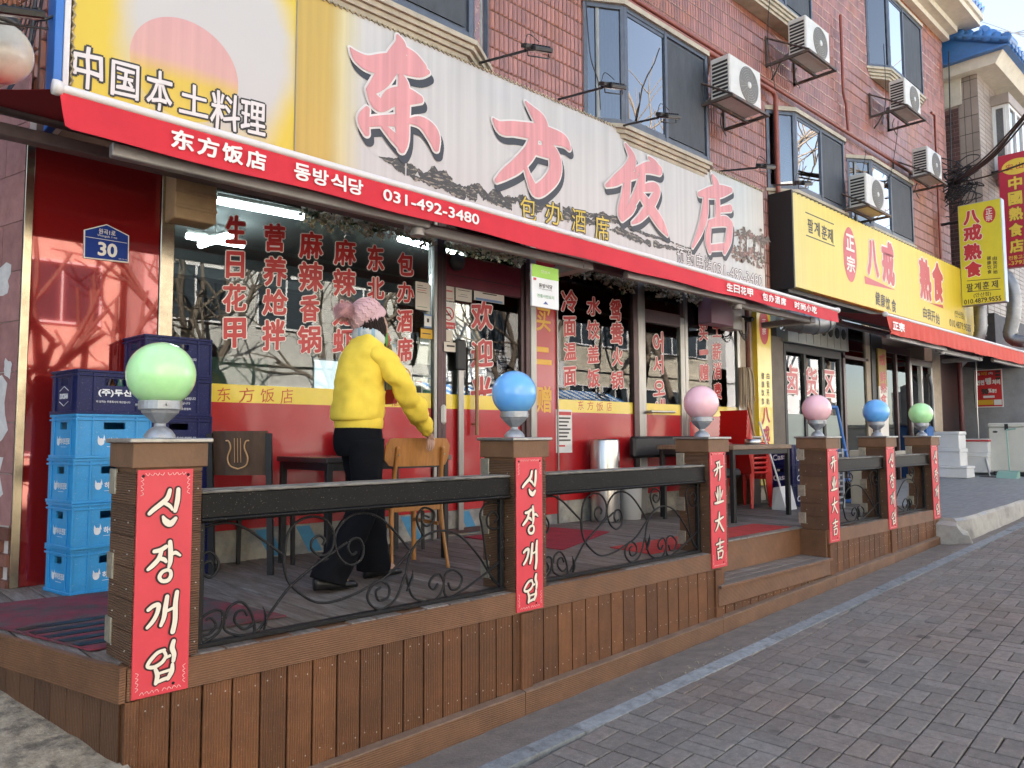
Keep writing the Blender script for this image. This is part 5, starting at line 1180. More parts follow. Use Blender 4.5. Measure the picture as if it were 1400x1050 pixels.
# ---- neighbouring building at the right
nb = thing('neighbour_building', 'beige tiled building with bright blue roof tiles at the far right', 'building', (22,9,0))
m_bt = mat('beige_wall_tile', (.30,.245,.205), .5, isl=.1, var=.12, vscale=3); m_bj = mat('dark_joint', (.09,.075,.065), .9); m_db = mat('dark_red_brick', (.105,.05,.045), .8, isl=.25, var=.2); m_lj = mat('pale_joint', (.30,.24,.2), .9)
NX, NYF = 18.5, 4.72
mb = MB(); mb.box((NX,NYF+.004,.3),(29,14,9.55),0); mb.build('wall', m_bj, nb)
mb = MB(); tw, th = .135, .40
z = 4.2
while z < 9.5:
    y = NYF
    while y < 5.1: mb.bbox((NX-.008,y+.006,z+.008),(NX,min(y+tw,5.1)-.006,min(z+th,9.5)-.008),.003,0); y += tw
    x = NX
    while x < 28: mb.box((x+.008,NYF-.006,z+.006),(x+.44,NYF+.004,z+th/4-.006),0); mb.box((x+.008,NYF-.006,z+th/4+.006),(x+.44,NYF+.004,z+th/2-.006),0); mb.box((x+.008,NYF-.006,z+th/2+.006),(x+.44,NYF+.004,z+th*.75-.006),0); mb.box((x+.008,NYF-.006,z+th*.75+.006),(x+.44,NYF+.004,z+th-.006),0); x += .45
    z += th
mb.build('wall_tiles', m_bt, nb)
mb = MB(); mb.box((NX-.02,5.1,.3),(NX+.3,5.5,8.9),1)
j = 0; z = 3.0
while z < 8.8:
    y = 5.1-(j%2)*.1
    while y < 5.5: mb.box((NX-.03,max(y,5.1)+.004,z+.005),(NX-.018,min(y+.2,5.5)-.004,z+.085),0); y += .2
    z += .09; j += 1
mb.build('brick_strip', [m_db,m_lj], nb)
mb = MB(); mb.box((NX-.05,5.03,8.9),(NX+.4,5.6,9.5)); mb.hexa([Vector(p) for p in [(NX-.25,4.3,9.5),(30,4.3,9.5),(30,8,9.5),(NX-.25,8,9.5),(NX-.25,4.15,9.75),(30,4.15,9.75),(30,8,9.75),(NX-.25,8,9.75)]]); mb.build('eave', m_cream, nb)
mb = MB(); mb.box((NX-.4,4.02,9.75),(30,8.2,9.80))
n = 46
for i in range(n):
    x = NX-.35+i*.25; mb.tube([(x,4.0,9.86),(x,5.9,10.75)], .10, 0, 10); mb.lathe([(.001,0),(.105,0),(.105,.03)],(x,3.985,9.86),0,12,'Y')
    
for i in range(16): y = 4.05+i*.17; z = 9.9+(y-4.05)*.47; mb.tube([(NX-.42,y,z),(NX+.1,y,z+.04)], .10, 0, 8); mb.lathe([(.001,0),(.11,0),(.11,.03)],(NX-.44,y,z),0,12,'X')
mb.hexa([Vector(p) for p in [(NX-.35,4.05,9.80),(30,4.05,9.80),(30,8,9.80),(NX-.35,8,9.80),(NX-.35,4.05,9.83),(30,4.05,9.83),(30,6.2,10.85),(NX-.35,6.2,10.85)]])
rng = random.Random(14)
for k in range(26):
    a = rng.random(); c = Vector((NX-.35+rng.uniform(0,.45),4.1+1.7*a,9.98+.8*a+rng.uniform(0,.28)*math.sin(a*3.14))); d = Vector((rng.uniform(-1,.2),rng.uniform(-1,-.1),rng.uniform(-.3,.5))).normalized(); mb.tube([c,c-d*.24],.085,0,10); mb.tube([c,c+d*.02],.095,0,10)
mb.build('roof', m_rooft, nb)
mb = MB()
def rect(m, x0,x1,z0,z1,y,w_=.05):
    m.box((x0,y-.03,z0),(x0+w_,y+.03,z1)); m.box((x1-w_,y-.03,z0),(x1,y+.03,z1)); m.box((x0+w_,y-.03,z0),(x1-w_,y+.03,z0+w_)); m.box((x0+w_,y-.03,z1-w_),(x1-w_,y+.03,z1))
BX0,BX1,BZ0,BZ1,BY = 19.55,21.9,7.55,9.05,4.42
for k in range(4): rect(mb, BX0+k*(BX1-BX0)/4, BX0+(k+1)*(BX1-BX0)/4-.002, BZ0, BZ1, BY, .07)
mb.box((BX0-.02,BY+.03,BZ0),(BX0+.05,NYF,BZ0+.07)); mb.box((BX0-.02,BY+.03,BZ1-.07),(BX0+.05,NYF,BZ1)); mb.box((BX0-.02,NYF-.07,BZ0+.07),(BX0+.05,NYF,BZ1-.07)); mb.box((BX0-.02,BY+.0301,BZ0+.07),(BX0+.05,BY+.08,BZ1-.07))
wn = mb.build('window', mat('white_pvc', (.72,.72,.70), .4), nb)
mb = MB(); mb.box((BX0+.06,BY+.005,BZ0+.06),(BX1-.06,BY+.012,BZ1-.06)); mb.box((BX0,BY+.08,BZ0+.07),(BX0+.01,NYF-.07,BZ1-.07)); mb.build('pane', m_glassu, wn)
mb = MB(); mb.box((BX0+.1,NYF-.04,BZ0+.03),(BX1-.1,NYF-.02,BZ1-.03)); mb.build('room_stand_in', m_curt, wn)
mb = MB(); mb.prism([(BX0-.1,NYF,BZ0-.002),(BX0-.1,BY-.06,BZ0-.002),(BX1+.1,BY-.06,BZ0-.002),(BX1+.1,NYF,BZ0-.002)],(0,0,-.2)); mb.prism([(BX0,NYF,BZ0-.2),(BX0,BY+.02,BZ0-.2),(BX1,BY+.02,BZ0-.2),(BX1,NYF,BZ0-.2)],(0,.0,-.12)); mb.prism([(BX0-.1,NYF,BZ1),(BX0-.1,BY-.06,BZ1),(BX1+.1,BY-.06,BZ1),(BX1+.1,NYF,BZ1)],(0,0,.22)); mb.build('sill', m_bt, wn)
m_ren = mat('grey_render', (.26,.26,.265), .9, var=.2, vscale=3, bump=.3, bscale=20)
mb = MB(); mb.box((NX-.02,4.0,.3),(NX+.4,5.5,3.0),0); mb.box((NX+.1,NYF-.1,.3),(29,NYF-.01,4.2),1); mb.box((NX-.025,4.6,2.98),(NX+.3,5.5,4.2),1)
mb.build('ground_floor_wall', [m_ren, mat('dark_grey_render', (.085,.09,.10), .8, var=.2)], nb)
# sloped grey render buttress
mb = MB(); mb.prism([(NX-.05,5.3,.6),(NX-.05,3.85,.6),(NX-.05,3.85,2.72),(NX-.05,4.45,2.95),(NX-.05,5.3,3.1)],(.3,0,0)); mb.build('render_patch', m_ren, nb)
# far wall closing the street view to the right
fb = thing('distant_building', 'plain dark building closing the view beyond the crimson sign', 'building', (36,8,0)); mb = MB(); mb.box((29.2,4.9,0),(44,14,7.5)); mb.build('wall', m_op2, fb)
# ================================================================== THINGS ON THE TERRACE
# ---- crates
def make_crate(name, m_, m_ink_, mark, w_=.42, d=.33, h=.246):
    c = thing(name, 'x', 'crate'); mb = MB(); t = .012
    def wall(x0,x1,y0,y1,hole,axis):
        # a wall with a grip hole: four pieces round the opening
        a, b = hole; z0, z1 = h-.085, h-.045
        if axis == 'x':
            mb.box((x0,y0,.0),(x1,y1,z0)); mb.box((x0,y0,z1),(x1,y1,h-.002)); mb.box((x0,y0,z0),(a,y1,z1)); mb.box((b,y0,z0),(x1,y1,z1))
        else:
            mb.box((x0,y0,.0),(x1,y1,z0)); mb.box((x0,y0,z1),(x1,y1,h-.002)); mb.box((x0,y0,z0),(x1,a,z1)); mb.box((x0,b,z0),(x1,y1,z1))
    wall(.006,w_-.006,.004,.004+t,(w_/2-.06,w_/2+.06),'x'); wall(.006,w_-.006,d-.004-t,d-.004,(w_/2-.06,w_/2+.06),'x')
    wall(.004,.004+t,.004+t,d-.004-t,(d/2-.045,d/2+.045),'y'); wall(w_-.004-t,w_-.004,.004+t,d-.004-t,(d/2-.045,d/2+.045),'y')
    mb.box((.016,.016,.004),(w_-.016,d-.016,.012)); mb.build('crate_wall', m_, c)
    mb = MB()
    for z0, z1, o in ((h-.014,h,.0),(h-.036,h-.026,.001),(.0,.018,.0)):
        mb.bbox((-o-.002,-.004,z0),(w_+o+.002,.004,z1),.002); mb.bbox((-o-.002,d-.004,z0),(w_+o+.002,d+.004,z1),.002); mb.bbox((-.004,.004,z0),(.004,d-.004,z1),.002); mb.bbox((w_-.004,.004,z0),(w_+.004,d-.004,z1),.002)
    for x in (.0,.085,w_-.095,w_-.012): mb.bbox((x,-.003,.018),(x+.012,.004,h-.014),.002)
    for y in (.055,d-.065): mb.bbox((-.003,y,.018),(.004,y+.010,h-.014),.002); mb.bbox((w_-.004,y,.018),(w_+.003,y+.01,h-.014),.002)
    mb.build('rim', m_, c)
    mb = MB(); mark(mb, w_, d, h); mb.build('lettering', m_ink_, c)
    return c
def mark_blue(mb, w_, d, h):
    L1 = ((.03,0,.0008),)
    text(mb,'하이트진로',(w_/2+.035,.0032,.095),.15,.036,layers=L1); text(mb,'하이트진로',(.003,d/2-.03,.095),.12,.036,u=(0,-1,0),v=(0,0,1),layers=L1)
    for c, u, v in (((w_/2-.07,.0025,.095),Vector((1,0,0)),Vector((0,0,1))),((.0025,d/2+.05,.095),Vector((0,-1,0)),Vector((0,0,1)))):
        c = Vector(c); mb.poly([c+u*(.018*math.cos(a)-.003)+v*(.02*math.sin(a)-.004) for a in [2*math.pi*k/16 for k in range(16)]]); mb.poly([c+u*x+v*y for x,y in ((.004,.005),(.02,.004),(.014,.034))]); mb.poly([c+u*x+v*y for x,y in ((-.022,.0),(-.004,.004),(-.02,.032))])
        mb.box(c+u*.03+v*-.032-(u.cross(v))*.0002, c+u*.1+v*-.030+(u.cross(v))*.0004)
def mark_dk(mb, w_, d, h):
    text(mb,'(주)두산',(w_/2,.0032,.12),.19,.046,layers=((.045,0,.0008),)); text(mb,'이 상자는 주류회사의 재산입니다',(w_/2-.01,.0032,.07),.19,.013,layers=((.015,0,.0008),))
    text(mb,'DOOSAN',(.003,d/2,.1),.10,.03,u=(0,-1,0),v=(0,0,1),layers=((.04,0,.0008),))
    c = Vector((.0028,d/2,.1)); 
    for a,b in (((-.055,.03),(0,.055)),((0,.055),(.055,.03)),((-.055,-.03),(0,-.055)),((0,-.055),(.055,-.03))): mb.tube([c+Vector((0,-a[0],a[1])),c+Vector((0,-b[0],b[1]))],.002,0,4)
def mark_cs(mb, w_, d, h):
    text(mb,'이 상자는 맥주회사의 재산입니다',(w_/2,.0032,.11),.22,.018,layers=((.015,0,.0008),)); text(mb,'판매용이 아닙니다',(w_/2,.0032,.08),.15,.016,layers=((.015,0,.0008),))
    for k in (-1,1): mb.tube([(w_/2-.09+k*.009+.011*math.cos(a),.0025,.045+.011*math.sin(a)) for a in [2*math.pi*i/12 for i in range(13)]],.0025,0,4)
    text(mb,'한국용기순환협회',(w_/2+.02,.0032,.045),.12,.014,layers=((.015,0,.0008),))
def mark_cass(mb, w_, d, h):
    text(mb,'Cass',(w_/2,.0032,.10),.2,.07,layers=((.03,0,.0008),),slant=.15); text(mb,'Cass',(.003,d/2,.10),.18,.07,u=(0,-1,0),v=(0,0,1),layers=((.03,0,.0008),),slant=.15)
m_cb = mat('crate_sky_blue', (.022,.27,.58), .38, var=.12, vscale=6, dirt=.3); m_cd = mat('crate_navy', (.008,.012,.075), .45, var=.15, vscale=6, spec=.3, dirt=.2); m_ci = mat('crate_print_white', (.72,.75,.78), .5)
m_bottle_g = mat('green_bottle', (.02,.12,.04), .1, coat=.5); m_bottle_b = mat('brown_bottle', (.06,.025,.012), .1, coat=.5); m_cream_cap = mat('bottle_cap', (.5,.48,.4), .4)
cr1 = make_crate('beer_crate', m_cb, m_ci, mark_blue); cr2 = make_crate('beer_crate', m_cd, m_ci, mark_dk); cr3 = make_crate('beer_crate', m_cd, m_ci, mark_cs); cr4 = make_crate('beer_crate', m_cd, m_ci, mark_cass)
first = {}
def put_crate(src, x, y, z, rz, lab, grp):
    o = copy_tree(src) if src.name in first else src; first[src.name] = 1
    o.location = (x,y,z); o.rotation_euler = (0,0,rz); o['label'] = lab; o['group'] = grp; return o
rng = random.Random(12)
for k, n in enumerate(('bottom','second lowest','third lowest','topmost')):
    put_crate(cr1, 1.125+rng.uniform(-.008,.008), 4.66+rng.uniform(-.008,.008), DZ+.003+k*.247, R(9)+rng.uniform(-.02,.02), 'sky blue bottle crate, %s of the bright stack by the red pier' % n, 'sky blue crates by the pier')
put_crate(cr2, 1.125, 4.66, DZ+.003+4*.247, R(9.5), 'navy crate with white Korean lettering resting on top of the sky blue stack', 'navy crates by the pier')
for k, n in enumerate(('bottom','second from the floor','third from the floor','fourth from the floor','second from the top','topmost')):
    put_crate(cr3, 1.53+rng.uniform(-.008,.008), 4.82+rng.uniform(-.008,.008), DZ+.003+k*.247, R(4)+rng.uniform(-.015,.015), 'navy bottle crate behind the green globe, %s of its tall stack' % n, 'navy crates by the pier')
for k, n in enumerate(('bottom','middle','top')):
    put_crate(cr4, 8.78+rng.uniform(-.01,.01), 4.38, DZ+.003+k*.247, R(-4), 'navy crate with white script, %s one of the stack beyond the wooden table' % n, 'navy crates beyond the table')
def make_bottle(m_):
    b = thing('bottle','x','bottle'); mb = MB(); mb.lathe([(.001,0),(.03,0),(.031,.01),(.031,.12),(.026,.15),(.014,.18),(.013,.215)],(0,0,0),0,12); mb.build('bottle_body', m_, b); mb = MB(); mb.lathe([(.0145,.205),(.015,.222),(.001,.224)],(0,0,0),0,10); mb.build('cap', m_cream_cap, b); return b
bg, bb_ = make_bottle(m_bottle_g), make_bottle(m_bottle_b)
k = 0
for bx, by, bz, n in ((1.59,4.93,DZ+5*.247+.02,5),(1.18,4.78,DZ+4*.247+.02,4)):
    for i in range(n):
        src = (bg, bb_)[k % 2]; o = src if k < 2 else copy_tree(src); k += 1
        o.location = (bx+i*.075, by+(i%2)*.09, bz); o['group'] = 'bottles in the navy crates'; o['label'] = '%s glass bottle standing in the navy crate on top of the %s stack' % (('green','brown')[(k-1)%2], 'tall dark' if n == 5 else 'sky blue')

# ---- furniture
m_dw = mat('dark_walnut', (.065,.035,.02), .4, var=.35, vscale=5, stretch=(6,6,1), coat=.2); m_blk = mat('black_powder_coat', (.010,.010,.011), .45); m_oak = mat('honey_oak', (.44,.19,.05), .42, var=.22, vscale=5, stretch=(8,8,1), coat=.15)
m_oakl = mat('oak_light', (.5,.3,.14), .5); m_tt = mat('dark_table_top', (.04,.035,.035), .25, coat=.4); m_tw = mat('wood_table_top', (.23,.15,.095), .5, var=.3, vscale=6, stretch=(1,8,1)); m_vin = mat('black_quilted_vinyl', (.016,.016,.018), .45, bump=.6, bscale=90)
def lyre_chair():
    c = thing('dining_chair','x','chair'); mb = MB(); mb.bbox((-.2,-.2,.43),(.2,.2,.47),.012); mb.build('seat', m_blk, c)
    for sx in (-1,1):
        m = MB(); m.tube([(sx*.19,-.19,0),(sx*.185,-.185,.44)],[.016,.02],0,4,smooth=False); m.build('leg', m_blk, c)
        m = MB(); m.hexa([Vector(p) for p in [(sx*.19-.018,.17,0),(sx*.19+.018,.17,0),(sx*.19+.018,.2,0),(sx*.19-.018,.2,0),(sx*.19-.018,.24,.88),(sx*.19+.018,.24,.88),(sx*.19+.018,.265,.88),(sx*.19-.018,.265,.88)]]); m.build('leg', m_blk, c)
    mb = MB(); n = 8
    for i in range(n):
        a, b = -.175+.35*i/n, -.175+.35*(i+1)/n; f = lambda q: .215+.03*(1-(q/.175)**2)
        mb.hexa([Vector(p) for p in [(a,f(a)-.012,.62),(b,f(b)-.012,.62),(b,f(b)+.006,.62),(a,f(a)+.006,.62),(a,f(a)+.02,.895),(b,f(b)+.02,.895),(b,f(b)+.038,.895),(a,f(a)+.038,.895)]])
    bk_ = mb.build('backrest', m_dw, c)
    mb = MB(); y = .283
    for s_ in (-1,1): mb.tube(smooth_path([(0,y-.02,.66),(s_*.05,y-.018,.68),(s_*.065,y-.014,.73),(s_*.045,y-.008,.79),(s_*.055,y-.004,.83),(s_*.075,y-.005,.835)],5),.005,0,5)
    for q in (-.02,0,.02): mb.tube([(q,y-.016,.70),(q,y-.004,.85)],.0022,0,4)
    mb.build('lyre_inlay', m_oakl, bk_); return c
lc = lyre_chair(); lc.location = (2.22,4.80,DZ+.002); lc.rotation_euler = (0,0,R(132)); lc['label'] = 'dark wooden chair with a lyre carved in its back beside the navy crates'; lc['group'] = 'dark dining chairs'
o = copy_tree(lc); o.location = (3.30,4.86,DZ+.002); o.rotation_euler = (0,0,R(20)); o['label'] = 'dark wooden chair on the window side of the black table, behind the oak chair'
def table(name, label, x0,x1,y0,y1,zt,m_top,th=.035,leg=.04):
    t = thing(name, label, 'table', ((x0+x1)/2,(y0+y1)/2,DZ)); mb = MB(); mb.bbox((x0,y0,zt-th),(x1,y1,zt),.004); mb.build('tabletop', m_top, t)
    for X in (x0+.015,x1-.015-leg):
        for Y_ in (y0+.015,y1-.015-leg): m = MB(); m.bbox((X,Y_,DZ+.002),(X+leg,Y_+leg,zt-th-.001),.003); m.build('leg', m_blk, t)
    m = MB(); m.box((x0+.03,y0+.02,zt-th-.05),(x1-.03,y0+.04,zt-th-.002)); m.box((x0+.03,y1-.04,zt-th-.05),(x1-.03,y1-.02,zt-th-.002)); m.box((x0+.02,y0+.041,zt-th-.05),(x0+.04,y1-.041,zt-th-.002)); m.box((x1-.04,y0+.041,zt-th-.05),(x1-.02,y1-.041,zt-th-.002)); m.build('apron', m_blk, t)
    return t
table('dining_table', 'long black table along the restaurant window behind the walking woman', 2.44, 3.44, 4.27, 4.95, 1.478, m_tt)
table('dining_table', 'wood topped table with black steel legs beside the street step', 6.72, 7.92, 3.95, 4.86, 1.512, m_tw, .045, .045)
def oak_chair():
    c = thing('oak_chair','honey coloured oak chair whose back the woman touches','chair'); 
    mb = MB(); mb.bbox((-.21,-.2,.425),(.21,.2,.455),.012); mb.build('seat', m_oak, c)
    for sx in (-1,1):
        m = MB(); m.tube([(sx*.19,.19,0),(sx*.175,.175,.425)],[.015,.021],0,10); m.build('leg', m_oak, c)
        m = MB(); m.tube(smooth_path([(sx*.205,-.24,0),(sx*.185,-.19,.3),(sx*.178,-.185,.46),(sx*.172,-.205,.62),(sx*.165,-.235,.775)],4), [.014]*4+[.02]*8+[.017]*5,0,10,r2=.8); m.ball((sx*.165,-.236,.778),.016,0,10,6); m.build('leg', m_oak, c)
    m = MB(); m.bbox((-.17,-.195,.375),(.17,-.175,.425),.004); m.bbox((-.17,.165,.375),(.17,.185,.425),.004); m.bbox((-.185,-.17,.385),(-.167,.165,.425),.004); m.bbox((.167,-.17,.385),(.185,.165,.425),.004); m.bbox((-.178,-.17,.27),(-.163,.175,.295),.004); m.bbox((.163,-.17,.27),(.178,.175,.295),.004); m.build('seat_rail', m_oak, c)
    mb = MB(); n = 16; w_ = .235; rows_ = []
    for i in range(n+1):
        x = -w_+2*w_*i/n; e = abs(x)/w_; inset = .035*max(0,(e-.82)/.18)**2; yb = -.19-.0+(-.035)*(1-e*e)
        z0, z1 = .665+inset*1.3, .845-inset*1.3; tl = .02
        rows_.append([Vector((x,yb,z0)),Vector((x,yb-tl,z1)),Vector((x,yb-tl+.014,z1)),Vector((x,yb+.014,z0))])
    mb.loft(rows_,0,False); o = mb.build('backrest', m_oak, c); m = MB()
    for sx in (-1,1): m.ball((sx*.166,-.254,.74),.006,0,8,5)
    m.build('bolt', m_galv, c); return c
oc = oak_chair(); oc.location = (2.985,4.22,DZ+.003); oc.rotation_euler = (0,0,R(-7))
# bench
bn = thing('bench','black quilted bench against the red panels under the second window','bench',(7.3,4.9,DZ))
mb = MB(); mb.bbox((6.52,5.0,1.375),(8.0,5.09,1.605),.025); mb.build('backrest', m_vin, bn)
mb = MB(); mb.bbox((6.52,4.60,1.13),(8.0,5.0,1.23),.03); mb.build('seat', m_vin, bn)
for X in (6.57,7.9):
    for Y_ in (4.66,5.02): m = MB(); m.bbox((X,Y_,DZ+.002),(X+.035,Y_+.035,1.13 if Y_ < 5 else 1.37),.003); m.build('leg', m_blk, bn)
# bins
b1 = thing('steel_bin','tall stainless steel bin with stickers beside the second window','bin',(6.02,5.0,DZ))
mb = MB(); mb.lathe([(.001,.0),(.145,.0),(.147,.01),(.147,.81),(.141,.825),(.13,.826),(.125,.80),(.001,.79)],(6.02,5.0,DZ+.002),0,40); mb.build('bin_body', m_steel, b1)
mb = MB()
for a0,r,zz,mi in ((-1.05,.04,1.40,0),(-1.05,.052,1.25,1),(-1.05,.037,1.25,2)):
    n = 14; mb.poly([(6.02+(.1485+mi*.0008)*math.cos(a0+math.cos(t)*r/.148),5.0+(.1485+mi*.0008)*math.sin(a0+math.cos(t)*r/.148),zz+r*1.1*math.sin(t)) for t in [2*math.pi*i/n for i in range(n)]],mi)
mb.build('sticker', [m_wh, m_sblk, mat('sticker_yellow', (.6,.45,.05), .4)], b1)
mb = MB(); mb.lathe([(.001,0),(.118,0),(.135,.40),(.142,.405),(.142,.42),(.13,.42),(.112,.02),(.001,.02)],(6.36,4.96,DZ+.002),0,32); one('plastic_bin', mb, mat('white_plastic_bin', (.66,.67,.68), .4), 'plain white plastic bin to the right of the steel bin', 'bin', (6.36,4.96,DZ))
# stacked red plastic chairs
m_rp = mat('red_plastic', (.58,.016,.014), .25, coat=.4)
def red_chair():
    c = thing('plastic_chair','x','chair'); mb = MB(); mb.bbox((-.17,-.18,.40),(.20,.18,.43),.012)
    for k in range(5): mb.bbox((.185,-.14+k*.06,.35),(.205,-.12+k*.06,.42),.003)
    mb.box((.19,-.17,.33),(.203,.17,.405)); mb.build('seat', m_rp, c)
    mb = MB(); rows_ = []
    for i in range(9):
        z = .41+.40*i/8; x = -.17-.10*(i/8)**1.3; rows_.append([Vector((x,y+.0,z)) for y in (-.19,-.1,0,.1,.19)]+[Vector((x-.012,y,z)) for y in (.19,.1,0,-.1,-.19)])
    mb.loft(rows_,0,False)
    for k in range(7): y = -.13+k*.043; mb.tube([(-.165-.02,y*.6,.5),(-.255,y,.76)],.008,0,5)
    mb.build('backrest', m_rp, c)
    for sx, sy in ((-.15,-.16),(-.15,.16),(.18,-.16),(.18,.16)): m = MB(); m.tube([(sx*1.18,sy*1.12,0),(sx,sy,.405)],[.02,.03],0,4,smooth=False); m.build('leg', m_rp, c)
    return c
rc = red_chair()
for k in range(7):
    o = rc if k == 0 else copy_tree(rc)
    o.location = (8.42+k*.006,4.78,DZ+.002+k*.058); o.rotation_euler = (0,0,R(-4)); o['group'] = 'stacked red plastic chairs'; o['label'] = 'red plastic chair, %s of the stack behind the wooden table' % ('bottom one','second from the bottom','third from the bottom','middle one','third from the top','second from the top','top one')[k]
# back post, pots, dustpan, mop, hand truck
o = copy_tree(post0); o.location = (8.78,4.93,0.0); o['label'] = 'brown timber post without a lamp behind the stacked red chairs'; o['group'] = 'terrace fence posts'
mb = MB(); mb.lathe([(.001,0),(.08,0),(.085,.01),(.085,.055),(.08,.056),(.078,.01),(.001,.01)],(7.72,4.3,1.514),0,24); mb.tube([(7.80,4.3,1.56),(7.86,4.28,1.56)],.006,0,6); one('steel_pot', mb, m_steel, 'small steel pot standing at the end of the wood topped table', 'pot', (7.72,4.3,1.514))
mb = MB(); mb.lathe([(.001,0),(.07,0),(.075,.012),(.02,.03),(.001,.035)],(7.40,4.45,1.514),0,20); one('red_lid', mb, mat('red_lacquer', (.3,.02,.015), .3), 'red lacquer lid lying on the wood topped table', 'lid', (7.40,4.45,1.514))
dp = thing('dustpan','white dustpan with long white handle standing beyond the wooden table','dustpan',(8.9,4.45,DZ)); c = Vector((8.42,4.32,DZ+.003)); wp = mat('white_plastic', (.68,.68,.68), .4)
mb = MB(); mb.hexa([c+Vector(p) for p in [(-.13,-.10,0),(.13,-.10,0),(.13,.08,0),(-.13,.08,0),(-.14,-.03,.27),(.14,-.03,.27),(.12,.06,.25),(-.12,.06,.25)]]); mb.build('pan', wp, dp); mb = MB(); mb.tube([c+Vector((0,.03,.25)),c+Vector((-.1,.22,1.02))],.012,0,8); mb.build('handle', wp, dp)
mp_ = thing('mop','cord mop standing head up against the pale pier beyond the pink globe','mop',(9.0,5.05,DZ)); m_cord = mat('mop_cord', (.46,.38,.27), .9, isl=.3)
mb = MB(); mb.tube([(9.18,4.92,DZ+.01),(8.86,5.06,2.42)],.013,0,8); mb.build('handle', m_oakl, mp_)
mb = MB(); rng = random.Random(3); c = Vector((8.86,5.06,2.42))
for k in range(70):
    a = rng.uniform(0,6.28); r = rng.uniform(.05,.15); mb.tube(smooth_path([c,c+Vector((r*.7*math.cos(a),r*.4*math.sin(a)-.03,.06)),c+Vector((r*math.cos(a),r*.5*math.sin(a)-.05,-.06)),c+Vector((r*math.cos(a)*1.1,r*.5*math.sin(a)-.05,-rng.uniform(.28,.48)))],4),.006,0,4)
mb.build('mop_head', m_cord, mp_)
ht = thing('hand_truck','blue steel hand truck standing in front of the meat shop','hand truck',(10.6,4.6,DZ)); m_bl = mat('blue_steel', (.02,.13,.42), .4)
mb = MB()
for p in ([(10.15,4.5,.72),(10.1,4.7,2.0)],[(10.62,4.4,.72),(10.58,4.6,2.0)],[(10.1,4.7,2.0),(10.58,4.6,2.0)],[(10.13,4.6,1.4),(10.6,4.5,1.4)],[(10.14,4.55,1.0),(10.61,4.45,1.0)]): mb.tube(p,.022,0,8)
mb.box((10.13,4.2,.72),(10.64,4.46,.735)); mb.build('frame', m_bl, ht)
for X in (10.08,10.68): m = MB(); m.lathe([(.03,-.025),(.11,-.025),(.12,0),(.11,.025),(.03,.025)],(X,4.55,.84),0,20,'X'); m.build('wheel', m_blk, ht)
ld = thing('step_ladder','grey slatted step ladder leaning behind the short far railing','ladder',(9.0,4.0,DZ)); m_gp = mat('grey_plastic_slat', (.26,.28,.30), .5)
mb = MB(); mb.bbox((8.72,3.9,DZ),(8.76,3.94,1.45),.004); mb.bbox((9.08,3.9,DZ),(9.12,3.94,1.45),.004)
mb.build('frame', m_gp, ld); mb = MB()
for k in range(10): mb.bbox((8.76,3.905,.80+k*.065),(9.08,3.935,.825+k*.065),.003)
mb.build('rungs', m_gp, ld)
fu = thing('drink_cooler','cream boxy cooler with a corrugated hose behind the farthest railing','cooler',(9.9,3.9,.7)); mb = MB(); mb.bbox((9.75,3.75,.68),(10.1,4.1,1.42),.01); mb.build('body', mat('cream_enamel', (.50,.46,.36), .4), fu); mb = MB(); mb.tube(smooth_path([(10.12,3.7,1.36),(10.35,3.62,1.36),(10.5,3.6,1.15),(10.42,3.6,.9),(10.3,3.6,.78)],7),.04,0,10); mb.build('hose', mat('cream_hose', (.42,.38,.3), .6), fu)
# mats and carpets, on the boards
def flat(name, pts, m_, label, cat, z=.006, th=.006):
    mb = MB(); mb.prism([Vector((x,y,DZ+z-th+.002)) for x,y in pts],(0,0,th)); return one(name, mb, m_, label, cat, (pts[0][0],pts[0][1],DZ))
m_cp = mat('red_carpet', (.42,.035,.03), .95, var=.25, vscale=9, bump=.5, bscale=200)
m_mat = mat('worn_red_doormat', (.20,.03,.05), .95, var=.3, vscale=6, col2=(.07,.06,.06), mixscale=4, mixpos=(.42,.6), bump=.6, bscale=160)
flat('carpet', [(4.55,3.36),(6.82,3.42),(6.8,3.80),(4.60,3.78)], m_cp, 'long red carpet strip on the boards along the street step', 'carpet')
flat('doormat', [(4.25,3.95),(5.35,4.4),(5.2,5.05),(4.2,5.05)], mat('crimson_mat', (.33,.02,.035), .95, var=.3, vscale=8, bump=.5, bscale=160), 'crimson mat on the boards outside the welcome door', 'mat')
dm = thing('doormat','worn dark striped red doormat on the boards at the left edge of the terrace','mat',(.85,4.1,DZ))
mb = MB(); mb.prism([Vector((x,y,DZ+.004)) for x,y in ((SIDE(3.35)+.03,3.42),(1.75,3.42),(1.55,4.62),(SIDE(4.8)+.03,4.75))],(0,0,.007)); mb.build('pile', m_mat, dm)
mb = MB()
for k in range(5): y = 3.50+k*.115; mb.prism([Vector((x,yy,DZ+.0112)) for x,yy in ((SIDE(y)+.05,y),(1.15-.0*k,y),(1.13-.0*k,y+.055),(SIDE(y+.055)+.05,y+.055))],(0,0,.003))
mb.build('rubber_stripe', m_blk, dm)

